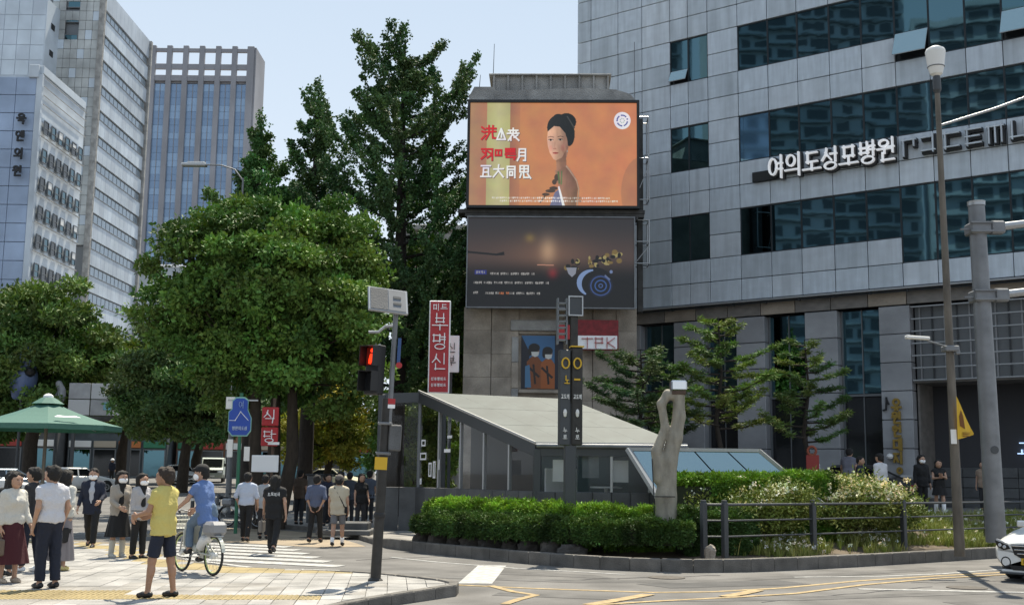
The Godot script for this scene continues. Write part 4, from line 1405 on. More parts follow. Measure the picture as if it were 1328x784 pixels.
# ---------------------------------------------------------------- towers at the left
func towers() -> void:
	# tall slab with ribbon windows
	var M1 := mk(.66, .74, .82, .55, .05, "soft", .05, "blotch", .02)
	var M2 := mk(.60, .67, .75, .55, .05, "soft", .05, "blotch", .02)
	var rib := mk(.30, .37, .43, .15, .3, "soft", .2)
	var tilem := mk(.60, .62, .61, .6, 0, "dirt", .03, "soft", .1)
	var h := thing("ribbon_window_tower", "tall pale tower with long horizontal ribbon windows and stained end wall", "building", V(-64.2, 0, -173))
	part("core", MB.new().box(V(-9.5, 38.2, -11.5), V(18.4, 75.6, 22.4)).mesh(), M.grey_frame, h)
	var pm := boxm(V(.3, 2.45, 1.86), .03)
	for f in 18:
		var y := 72.9 - f * 4.05
		if y < 18: break
		for k in 12: part("spandrel_panel", pm, M1 if (k + f) % 3 else M2, h, V(-.05, y - 1.42 - 1.3, -1.0 - k * 1.9))
		part("ribbon_window", boxm(V(.1, 1.42, 22.2)), rib, h, V(-.22, y - .72, -11.5))
		part("window_sill", boxm(V(.4, .14, 22.4), .02), M.grey_frame, h, V(-.02, y - 1.46, -11.5))
		for k in 13: part("ribbon_mullion", boxm(V(.06, 1.4, .06)), M.light_metal, h, V(-.14, y - .72, -.4 - k * 1.85))
	for k in 12: part("parapet_panel", boxm(V(.32, 3.3, 1.88), .03), M2, h, V(-.04, 74.6, -1.0 - k * 1.9))
	for k in 2: part("corner_fin", boxm(V(.9, 76, .7), .05), M.concrete, h, V(.05, 38.2, .1 - k * 23.3))
	# end wall of square tiles
	var tmesh := boxm(V(1.02, 1.5, .2), .03)
	for i in 7:
		for j in 38: 
			if j < 12: continue
			if i in [3, 4] and j in [33, 34, 36]: continue
			part("wall_tile", tmesh, tilem if (i * 3 + j * 5) % 7 else M1, h, V(-.85 - i * 1.06, 17.5 + j * 1.54, .1))
	for q in [[-4.55, 71.9], [-4.6, 68.0], [-4.4, 74.3]]:
		var win := part("window", frame_mesh(2.1, 2.0, .12, .2), M.grey_frame, h, V(q[0], q[1] - .6, .08))
		part("pane", boxm(V(1.9, 1.8, .05)), M.teal_glass, win)
	var blk := MB.new()
	blk.box(V(-15.8, 36.2, 2.6), V(18.6, 72, 5.0), Basis(), .05)
	part("side_wing", blk.mesh(), M1, h)
	for i in 8:
		for j in 10: part("wing_tile", boxm(V(2.0, 2.3, .12), .03), M1 if (i + j) % 4 else M2, h, V(-7.6 - i * 2.06, 70.6 - j * 2.36, 5.14))
	for k in 3: part("wing_vent", boxm(V(.1, .9, 1.3), .02), M.black, h, V(-6.46, 68.5 - k * 4.2, 2.6))
	# nearer office block with rows of square windows and a vertical sign
	var W1 := mk(.66, .73, .80, .6, 0, "soft", .06, "blotch", .03)
	var W2 := mk(.44, .55, .74, .45, .1, "soft", .06, "blotch", .03)
	var n := thing("square_window_block", "pale office block with rows of small square windows", "building", V(-57.1, 0, -136))
	part("wall", MB.new().box(V(-9.4, 24.4, -7.4), V(18.4, 49.4, 14.2)).mesh(), W1, n)
	part("parapet", MB.new().box(V(-.3, 49.7, -7.2), V(.5, 1.0, 14.2), Basis(), .05).box(V(-1.1, 49.4, .1), V(1.2, 1.6, .5), Basis(), .05).mesh(), W1, n)
	for i in 6:
		for j in 21: part("front_panel", boxm(V(2.4, 2.2, .16), .03), W2, n, V(-2.0 - i * 2.45, 47.6 - j * 2.26, -.06))
	part("front_corner", boxm(V(.7, 49.2, .5), .04), W1, n, V(-.4, 24.5, -.1))
	for j in 7:
		var y := 42.75 - j * 3.5
		for i in 6:
			var z := -1.55 - i * 2.28
			var win := part("window", MB.new().box(V(0, .8, 0), V(.16, .1, 1.3)).box(V(0, -.8, 0), V(.16, .1, 1.3)).box(V(0, 0, .62), V(.16, 1.5, .08)).box(V(0, 0, -.62), V(.16, 1.5, .08)).box(V(0, -.1, 0), V(.14, .08, 1.18)).mesh(), M.grey_frame, n, V(.14, y, z))
			part("pane", boxm(V(.06, 1.5, 1.16)), M.teal_glass if R.randf() < .6 else M.black_glass, win, V(-.02, 0, 0))
			if R.randf() < .16: part("blind", boxm(V(.03, R.randf_range(.4, .9), 1.1)), M.white_plastic, win, V(.03, .4, 0))
		part("string_course", boxm(V(.1, .12, 14.1)), M.concrete, n, V(.12, y - 1.3, -7.2))
	for k in 4: part("joint_line", boxm(V(.06, .1, 14.1)), M.concrete, n, V(.12, 45.4 + k * 1.1, -7.2))
	var vs := thing("block_vertical_sign", "dark vertical lettering on the front of the square window block", "sign", V(-59.1, 0, -135.4))
	var k3 := 0
	for ch in "육앤의원":
		part("letter", letter_mesh(hangul(ch), 1.0, 1.2, .22, .2), M.black, vs, V(-.55, 42.7 - k3 * 2.15, 0))
		k3 += 1
	# distant brown and blue tower
	var T1 := mk(.40, .40, .43, .7, 0, "soft", .02, "blotch", .01)
	var T2 := mk(.20, .29, .42, .2, .3)
	var T3 := mk(.27, .38, .52, .2, .3)
	var t := thing("brown_blue_tower", "distant tower of brown piers and blue glass with open crown", "building", V(-97.8, 0, -300))
	part("core", MB.new().box(V(14.1, 52, -6.2), V(27.8, 104, 10.4)).mesh(), M.grey_frame, t)
	part("side_wall", MB.new().box(V(28.15, 57, -5.5), V(.5, 114.4, 11.0), Basis(), .05).mesh(), T1, t)
	for k in 7: part("pier", boxm(V(1.4 if k < 6 else 1.8, 114.4, 1.0), .06), T1, t, V(.9 + k * 4.36 if k < 6 else 27.0, 57.2, .0))
	for k in 6:
		var x := 3.08 + k * 4.36
		for r in 22:
			var y := 102.9 - r * 3.8
			if y < 18: break
			part("pane", boxm(V(2.96, 2.0, .1)), T2 if (r + k) % 3 else T3, t, V(x, y, -.3))
			part("spandrel", boxm(V(2.96, 1.7, .1)), T3 if r % 2 else T2, t, V(x, y - 1.88, -.34))
			part("mullion", boxm(V(.16, 3.7, .16)), T1, t, V(x, y - .9, -.22))
		for q in [[113.2, 1.0], [108.6, 1.5], [105.4, 1.6]]: part("crown_beam", boxm(V(2.98, q[1], .8), .05), T1, t, V(x, q[0], -.05))
	part("crown_back", MB.new().box(V(14.1, 104.4, -5.5), V(27.6, .6, 10.2)).mesh(), T1, t)
	# low white building in front of it
	var lw := thing("low_white_building", "plain white low building between the two towers", "building", V(-68.5, 0, -210))
	part("wall", MB.new().box(V(4.0, 19.3, -5), V(9.4, 38.6, 10)).mesh(), W1, lw)
	part("parapet", MB.new().box(V(4.0, 38.7, -5), V(9.7, .5, 10.3), Basis(), .06).mesh(), M.white, lw)
	for k in 4:
		for j in 3: part("window", boxm(V(1.3, 1.6, .1)), M.teal_glass, lw, V(.8 + k * 2.2, 20 - j * 4, .06))
	# grey block glimpsed between the trees and the screens
	var gb := thing("grey_back_building", "grey concrete block half hidden behind the tall ginkgo", "building", V(-3.5, 0, -70))
	part("wall", MB.new().box(V(0, 8.3, -4), V(7, 16.6, 8)).mesh(), M.concrete, gb)
	part("roof", MB.new().box(V(0, 16.7, -4), V(7.4, .35, 8.4), Basis(), .05).mesh(), M.concrete, gb)
	for k in 3:
		for j in 4: part("window", boxm(V(1.2, 1.5, .1)), M.teal_glass, gb, V(-2.2 + k * 2.2, 3 + j * 3.4, .06))
	# apartment blocks across the street behind the viewer, mirrored in the hospital glass
	for q in [[-118.0, 32.0, 0.3, 92.0], [-140.0, -2.0, 0.15, 84.0], [-100.0, 66.0, .55, 80.0]]:
		var hh: float = q[3]
		var ap := thing("apartment_block", {92.0: "tallest pale apartment block, mirrored in the hospital glass", 84.0: "apartment block mirrored left of the tallest one", 80.0: "apartment block mirrored right of the tallest one"}[q[3]], "building", V(q[0], 0, q[1]), q[2] + PI * .5, "apartment blocks across the street")
		part("wall", MB.new().box(V(0, hh * .5, -6), V(38, hh, 12)).mesh(), M2, ap)
		var strip := MB.new()
		for f in int(hh / 3.0):
			var x := -18.0
			while x < 16.5:
				var w := R.randf_range(1.1, 4.2)
				strip.box(V(x + w * .5, 2.2 + f * 3.0 + R.randf_range(-.1, .1), .05), V(w, R.randf_range(1.2, 1.9), .1))
				x += w + R.randf_range(.4, 2.2)
			strip.box(V(0, 3.6 + f * 3.0, .3), V(37.0, .25, .7))
		var sp := part("windows", strip.mesh(), mk(.10, .12, .14, .3), ap)
		sp.set_meta("kind", "stuff")

# ---------------------------------------------------------------- street furniture
func signal_pole() -> void:
	var o := thing("pedestrian_signal", "dark pedestrian signal pole with a lit red figure and solar panel on top", "traffic light", V(-2.12, .13, -19.0))
	o.rotation.z = -.036
	part("pole", MB.new().lathe([Vector2(.12, 0), Vector2(.12, .03), Vector2(.085, .06), Vector2(.08, 1.0), Vector2(.074, 2.9), Vector2(0, 2.9)], 14).mesh(), M.dark_pole, o)
	part("upper_pole", MB.new().tube([V(.06, 2.5, 0), V(.06, 4.42, 0)], [.042], 10).mesh(), M.galv, o)
	part("collar", MB.new().lathe([Vector2(.09, 1.0), Vector2(.095, 1.02), Vector2(.095, 1.06), Vector2(.085, 1.08)], 14).mesh(), M.black, o)
	var cl := MB.new()
	for y in [2.02, 2.5]: cl.box(V(0, y, .02), V(.22, .045, .22), Basis(), .01)
	part("clamp", cl.mesh(), M.galv, o)
	part("meter_box", boxm(V(.2, .42, .14), .02), M.granite, o, V(.17, 2.28, 0))
	part("yellow_tag", boxm(V(.2, .2, .012)), M.yellow, o, V(-.02, 1.86, .09))
	part("red_tag", boxm(V(.13, .09, .012)), M.red, o, V(.08, 2.86, .06))
	part("white_tag", boxm(V(.13, .06, .012)), M.white, o, V(.08, 2.78, .06))
	part("blue_tag", boxm(V(.05, .4, .05)), mk(.03, .08, .22, .5), o, V(.15, 3.7, 0))
	part("round_tag", MB.new().lathe([Vector2(0, 0), Vector2(.05, 0), Vector2(.05, .03), Vector2(0, .03)], 12).mesh(), M.red, o, V(.17, 3.45, .05), V(PI / 2, 0, 0))
	# the two-lamp head, turned a little to the left
	var hd := MB.new()
	hd.box(V(0, 0, 0), V(.34, .92, .2), Basis(), .02)
	var head := part("signal_head", hd.mesh(), M.black, o, V(-.22, 3.36, .02), V(0, -.55, 0))
	head.scale = V(.84, .88, .84)
	for k in 2:
		var vis := MB.new()
		var y := .24 - .46 * k
		vis.box(V(-.16, y, .2), V(.012, .36, .22)).box(V(.16, y, .2), V(.012, .36, .22)).box(V(0, y + .18, .2), V(.33, .012, .24))
		part("visor", vis.mesh(), M.black, head)
		part("lens_plate", boxm(V(.29, .34, .01)), M.black_glass, head, V(0, y, .105))
	var lit := mk(.5, .06, .02, .4)
	lit.emission_enabled = true; lit.emission = Color(1.0, .20, .07); lit.emission_energy_multiplier = 1.2
	var fig := MB.new()
	fig.lathe([Vector2(0, -.01), Vector2(.04, -.01), Vector2(.04, .01), Vector2(0, .01)], 12, Transform3D(Basis(Vector3.RIGHT, PI / 2), V(0, .35, .12)))
	fig.prism(PackedVector2Array([Vector2(-.08, .11), Vector2(-.072, .2), Vector2(-.045, .29), Vector2(.045, .29), Vector2(.072, .2), Vector2(.08, .11), Vector2(.03, .1), Vector2(0, .15), Vector2(-.03, .1)]), .112, .126)
	part("lit_figure", fig.mesh(), lit, head)
	var glow := mk(.2, .02, .01, .3)
	glow.emission_enabled = true; glow.emission = Color(.4, .03, .015); glow.emission_energy_multiplier = .12
	part("red_lens", boxm(V(.28, .32, .006)), glow, head, V(0, .24, .109))
	var arm := MB.new()
	arm.tube([V(.06, 4.1, 0), V(-.1, 4.08, .02), V(-.2, 3.98, .05), V(-.36, 3.97, .06)], [.025], 8)
	part("arm", arm.mesh(), M.light_metal, o)
	# solar panel: two cells on a tilted frame
	var pn := part("solar_frame", boxm(V(.66, .05, .5), .01), M.light_metal, o, V(-.08, 4.50, .05), V(1.0, .25, -.08))
	for s in [-1, 1]: part("solar_cell", boxm(V(.29, .012, .44)), M.granite if s < 0 else M.galv, pn, V(.15 * s, .028, 0))
	for k in 2: part("vent_slot", boxm(V(.13, .012, .05)), M.steel_dark, pn, V(.15, .036, -.06 + .13 * k))

func lamp_post() -> void:
	var o := thing("park_lamp", "slim rusty lamp post with a white urn shaped lantern on top", "street lamp", V(9.32, .28, -24.6))
	o.rotation.z = .006
	part("pole", MB.new().tube([V(0, 0, 0), V(0, 4, 0), V(0, 10.0, 0)], [.11, .085, .055], 12).mesh(), M.bronze_pole, o)
	part("neck", MB.new().lathe([Vector2(.05, 9.9), Vector2(.09, 10.0), Vector2(.09, 10.2), Vector2(.07, 10.35)], 12).mesh(), M.steel_dark, o)
	part("lantern", MB.new().lathe([Vector2(.06, 10.3), Vector2(.13, 10.36), Vector2(.17, 10.5), Vector2(.215, 10.84), Vector2(.215, 10.88), Vector2(.19, 10.93), Vector2(.1, 10.98), Vector2(0, 10.98)], 20).mesh(), M.white_plastic, o)
	part("lantern_ring", MB.new().torus(.175, .012, Transform3D(Basis(), V(0, 10.52, 0)), 20, 6).mesh(), M.grey_frame, o)
	var a := MB.new()
	a.tube([V(.05, 9.2, 0), V(1.2, 9.55, .1), V(3.4, 10.35, .3)], [.03], 8)
	part("stay_arm", a.mesh(), M.light_metal, o)
	var b := MB.new()
	b.tube([V(-.1, 4.35, .05), V(-.35, 4.42, .08), V(-.5, 4.46, .1)], [.02], 6)
	part("small_arm", b.mesh(), M.galv, o)
	part("small_lamp", MB.new().box(V(-.72, 4.52, .12), V(.5, .07, .16), Basis(Vector3.FORWARD, .06), .03).mesh(), M.white_plastic, o)
	part("bracket", MB.new().box(V(0, 4.3, .02), V(.3, .12, .3), Basis(), .02).box(V(.12, 4.22, .1), V(.1, .1, .1), Basis(), .02).mesh(), M.galv, o)
	part("white_sticker", boxm(V(.12, .3, .02), .005), M.white_plastic, o, V(-.06, 2.45, .14))
	# yellow pennant
	var f := thing("yellow_pennant", "yellow triangular pennant tied to the slim rusty lamp post", "flag", V(9.36, 3.05, -24.42))
	var m := MB.new()
	var cols := 5
	for i in cols:
		for s in [0, 1]:
			var q := []
			for t in [[i, 0], [i + 1, 0], [i + 1, 1], [i, 1]]:
				var u := float(t[0]) / cols
				var y0 := -.38 + .1 * u
				var y1 := lerpf(.52, -.25, u)
				q.append(V(u * .34 - .05, lerpf(y0, y1, t[1]), .03 * sin(u * 5.0 + t[1] * 1.2) + s * .006))
			if s == 0: m.quad(q[1], q[0], q[3], q[2])
			else: m.quad(q[0], q[1], q[2], q[3])
	part("cloth", m.mesh(), M.yellow, f)
	part("printed_mark", MB.new().prism(PackedVector2Array([Vector2(0, -.1), Vector2(.1, -.16), Vector2(.07, .1), Vector2(.03, .22), Vector2(-.01, .1)]), .03, .045).mesh(), mk(.16, .06, .01, .7), f)
	var tl := MB.new()
	for k in 3: tl.box(V(.12, -.24 - k * .035, .05), V(.16, .014, .012))
	part("printed_line", tl.mesh(), mk(.16, .06, .01, .7), f)

func mast() -> void:
	var o := thing("signal_mast", "thick grey signal mast with two clamped arms reaching right", "traffic mast", V(10.66, .5, -26))
	o.rotation.z = .012
	part("mast", MB.new().tube([V(0, 0, 0), V(0, 7.55, 0)], [.215, .18], 20).mesh(), M.galv, o)
	part("cap", MB.new().lathe([Vector2(.195, 7.52), Vector2(.195, 7.58), Vector2(.2, 7.62), Vector2(0, 7.63)], 20).mesh(), M.light_metal, o)
	for y in [7.0, 5.45]:
		part("arm", MB.new().tube([V(.3, y, .05), V(1.0, y + .08, .1), V(4.5, y + .3, .3)], [.095, .09, .075], 12).mesh(), M.light_metal, o)
		var c := MB.new()
		c.box(V(.0, y - .02, 0), V(.46, .26, .46), Basis(), .03)
		c.box(V(.4, y, .06), V(.34, .3, .26), Basis(), .04).box(V(.0, y - .11, .25), V(.5, .04, .07)).box(V(.0, y + .09, .25), V(.5, .04, .07)).box(V(-.32, y - .05, .12), V(.24, .04, .06))
		part("clamp", c.mesh(), M.galv, o)
	part("hand_hole", MB.new().lathe([Vector2(0, 0), Vector2(.09, 0), Vector2(.09, .02), Vector2(0, .02)], 12, Transform3D(Basis(Vector3.RIGHT, PI / 2), V(0, 2.0, .202))).mesh(), M.steel_dark, o)

func info_pillar() -> void:
	var o := thing("information_pillar", "dark slotted information pillar with two yellow rings near its top", "sign", V(1.34, .55, -26.4), .12)
	part("post", boxm(V(.26, 3.0, .22), .02, V(0, 1.4, 0)), M.steel_dark, o)
	part("board", boxm(V(.25, 2.15, .28), .02), M.steel_dark, o, V(-.135, 3.02, 0))
	part("board", boxm(V(.25, 2.2, .28), .02), M.dark_pole, o, V(.135, 3.05, .01))
	for s in [-1, 1]:
		var rg := letter_mesh([ring_pts(.0, .0, 1, 1)], .18, .25, .05, .03)
		part("yellow_ring", rg, M.yellow, o, V(.135 * s - .09, 3.66, .165))
	part("yellow_cap", boxm(V(.3, .03, .3)), M.yellow, o, V(.14, 4.17, .02))
	part("yellow_mark", letter_mesh(hangul("노"), .1, .2, .03, .02), M.yellow, o, V(-.15, 3.3, .16))
	part("yellow_mark", boxm(V(.14, .04, .02)), M.yellow, o, V(.13, 3.42, .165))
	for s in [-1, 1]:
		for k in 3: part("white_mark", letter_mesh(hangul("교도의"[k]), .05, .1, .016, .012), M.white_plastic, o, V(.14 * s - .09 + k * .065, 2.98, .165))
		part("white_figure", MB.new().lathe([Vector2(0, -.09), Vector2(.03, -.07), Vector2(.045, .02), Vector2(.03, .08), Vector2(0, .1)], 10).mesh(), M.white_plastic, o, V(.14 * s, 2.66, .165))
		for k in 2: part("white_mark", letter_mesh(hangul("누로"[k]), .08, .1, .022, .012), M.white_plastic, o, V(.14 * s - .04, 2.24 - k * .16, .165))
	var ld := MB.new()
	for k in 7: ld.box(V(-.2, 4.32 + k * .14, 0), V(.22, .03, .2))
	ld.box(V(-.3, 4.75, 0), V(.03, 1.05, .2)).box(V(-.1, 4.75, 0), V(.03, 1.05, .2))
	part("louvred_top", ld.mesh(), M.grey_frame, o)
	part("camera_box", boxm(V(.3, .42, .22), .02), M.steel_dark, o, V(.1, 5.1, 0))
	part("camera_rim", frame_mesh(.34, .46, .03, .05), M.light_metal, o, V(.1, 5.1, .11))
	part("stub", boxm(V(.16, .9, .16)), M.dark_pole, o, V(.08, 4.6, 0))

func forked_post() -> void:
	var o := thing("forked_post", "pale forked trunk like post with a silver box at its top", "sculpture", V(3.32, .5, -24.9))
	var s := SDF.new(V(-.75, -.05, -.4), V(.7, 3.3, .4), .03)
	s.cap(V(-.02, 0, 0), V(-.03, .9, 0), .28, .245, .05).cap(V(-.03, .9, 0), V(.04, 1.65, 0), .245, .2, .08)
	s.cap(V(.04, 1.65, 0), V(.2, 2.15, 0), .2, .17, .08).cap(V(.2, 2.15, 0), V(.3, 2.6, 0), .17, .15, .08).cap(V(.3, 2.6, 0), V(.3, 3.12, 0), .15, .14, .06)
	s.cap(V(-.2, 1.3, .02), V(-.26, 1.85, .03), .15, .12, .06).cap(V(-.26, 1.85, .03), V(-.04, 2.35, .03), .12, .1, .05).cap(V(-.04, 2.35, .03), V(-.13, 2.85, .03), .1, .1, .05)
	s.cap(V(-.13, 2.85, .03), V(.02, 3.06, .03), .11, .1, .05).cap(V(.02, 3.06, .03), V(.3, 3.04, .02), .11, .12, .05)
	part("trunk", join_nets([[s.nets(), Transform3D(Basis.from_scale(V(.88, 1, .9)), V(0, 0, 0))]]), mk(.43, .39, .31, .75, 0, "dirt", .9, "fine", 2.0, "grain", .25, .3), o)
	part("silver_box", boxm(V(.34, .22, .3), .03), M.chrome, o, V(.25, 3.25, .02))
	part("box_rim", boxm(V(.3, .08, .26), .01), M.rust, o, V(.25, 3.1, .02))
	var cable := MB.new()
	cable.tube([V(-.28, .1, .16), V(-.3, 1.0, .12), V(-.33, 1.7, .12)], [.012], 5)
	cable.box(V(-.12, .92, .26), V(.5, .02, .02))
	part("cable", cable.mesh(), M.black, o)

func parasol() -> void:
	var o := thing("crosswalk_parasol", "big dark green crosswalk parasol shading the waiting people", "parasol", V(-11.87, .12, -30))
	part("pole", MB.new().tube([V(0, 0, 0), V(0, 3.35, 0)], [.045], 10).mesh(), M.bronze_pole, o)
	part("base", MB.new().lathe([Vector2(.3, 0), Vector2(.3, .12), Vector2(.08, .2), Vector2(.05, .4)], 16).mesh(), M.steel_dark, o)
	var green := mk(.055, .155, .125, .75, 0, "fine", .5)
	green.backlight_enabled = true; green.backlight = Color(.1, .4, .3)
	var n := 8
	for k in n:
		var m := MB.new()
		for i in 5:
			var q := []
			for t in [[i, 0], [i, 1], [i + 1, 1], [i + 1, 0]]:
				var u := float(t[0]) / 5
				var a: float = TAU * (k + t[1] + .5) / n
				var r := lerpf(.12, 1.86, u)
				q.append(V(cos(a) * r, 3.43 - .62 * pow(u, .85) - .03 * sin(u * PI), sin(a) * r))
			m.quad(q[3], q[2], q[1], q[0])
		var a0 := TAU * (k + .5) / n
		var a1 := TAU * (k + 1.5) / n
		m.quad(V(cos(a1) * 1.86, 2.81, sin(a1) * 1.86), V(cos(a0) * 1.86, 2.81, sin(a0) * 1.86), V(cos(a0) * 1.84, 2.68, sin(a0) * 1.84), V(cos(a1) * 1.84, 2.68, sin(a1) * 1.84))
		part("canopy_panel", m.mesh(), green, o)
		part("rib", MB.new().tube([V(cos(a0) * .1, 3.26, sin(a0) * .1), V(cos(a0) * .95, 2.98, sin(a0) * .95), V(cos(a0) * 1.8, 2.72, sin(a0) * 1.8)], [.012], 5).mesh(), M.light_metal, o)
	part("vent_cap", MB.new().lathe([Vector2(.42, 3.36), Vector2(.2, 3.5), Vector2(.13, 3.53)], 8, Transform3D.IDENTITY, true).mesh(), green, o)
	part("finial", MB.new().lathe([Vector2(.13, 3.52), Vector2(.12, 3.58), Vector2(.05, 3.62), Vector2(0, 3.63)], 12).mesh(), M.white, o)
	part("white_print", MB.new().prism(PackedVector2Array([Vector2(-.3, -.05), Vector2(.32, -.06), Vector2(.2, .06), Vector2(0, .02), Vector2(-.2, .07)]), 0, .01, Transform3D(Basis(Vector3.UP, .55) * Basis(Vector3.RIGHT, -1.2), V(.95, 2.99, 1.18))).mesh(), M.white, o)

func fence() -> void:
	var o := thing("planting_fence", "low dark metal fence of posts and four rails along the planted kerb", "fence")
	var pts := P2([3.95, -24.1, 4.38, -24.12, 6.61, -25.8, 9.26, -27.85, 12.13, -30.1, 14.9, -32.35])
	var post := MB.new()
	post.box(V(0, .58, 0), V(.12, 1.16, .12), Basis(), .015).box(V(0, 1.18, 0), V(.09, .05, .09), Basis(), .01)
	var pm := post.mesh()
	for p in pts: part("post", pm, M.steel_dark, o, V(p.x, .17, p.y), V(0, .64, 0))
	for i in pts.size() - 1:
		for y in [1.28, .96, .64]:
			part("rail", MB.new().tube([V(pts[i].x, y, pts[i].y), V(pts[i + 1].x, y, pts[i + 1].y)], [.028 if y > 1.2 else .02], 7).mesh(), M.steel_dark, o)
	var rockm := [mk(.10, .09, .08, .9, 0, "dirt", 1.2, "speck", 1.5, "grain", .8), mk(.14, .125, .11, .9, 0, "dirt", 1.2, "speck", 1.5, "grain", .8)]
	var words := ["first", "second", "third", "fourth", "fifth", "sixth", "seventh", "eighth", "ninth"]
	for i in 10:
		var u := i / 8.0
		var st := thing("boulder", "pale upright boulder beside the fence end post" if i == 9 else "dark rough boulder under the hedge, %s from the left" % words[i], "rock", V(lerpf(-2.05, 1.3, u), .26, lerpf(-28.45, -24.65, u)) if i < 9 else V(4.02, .3, -23.78), 0, "boulders along the planted kerb")
		part("stone", rock(i * 7 + 3, V(R.randf_range(.2, .34), R.randf_range(.16, .26), R.randf_range(.16, .24)) if i < 9 else V(.11, .2, .11)), rockm[i % 2] if i < 9 else M.stone_b, st)

func rock(sd: int, size: Vector3) -> ArrayMesh:
	var nz := FastNoiseLite.new()
	nz.seed = sd; nz.frequency = .9
	var sp := SphereMesh.new()
	sp.radial_segments = 14; sp.rings = 9
	var m := MB.new()
	var arr := sp.get_mesh_arrays()
	var v: PackedVector3Array = arr[Mesh.ARRAY_VERTEX]
	var ix: PackedInt32Array = arr[Mesh.ARRAY_INDEX]
	for t in range(0, ix.size(), 3):
		var q := []
		for k in 3:
			var p := v[ix[t + k]] * 2.0
			p = p * (1.0 + .42 * nz.get_noise_3dv(p * 1.3) + .2 * nz.get_noise_3dv(p * 3.1))
			q.append(Vector3(signf(p.x) * pow(absf(p.x), .8), signf(p.y) * pow(absf(p.y), .8), signf(p.z) * pow(absf(p.z), .8)) * size)
		m.tri(q[0], q[2], q[1])
	return m.mesh()

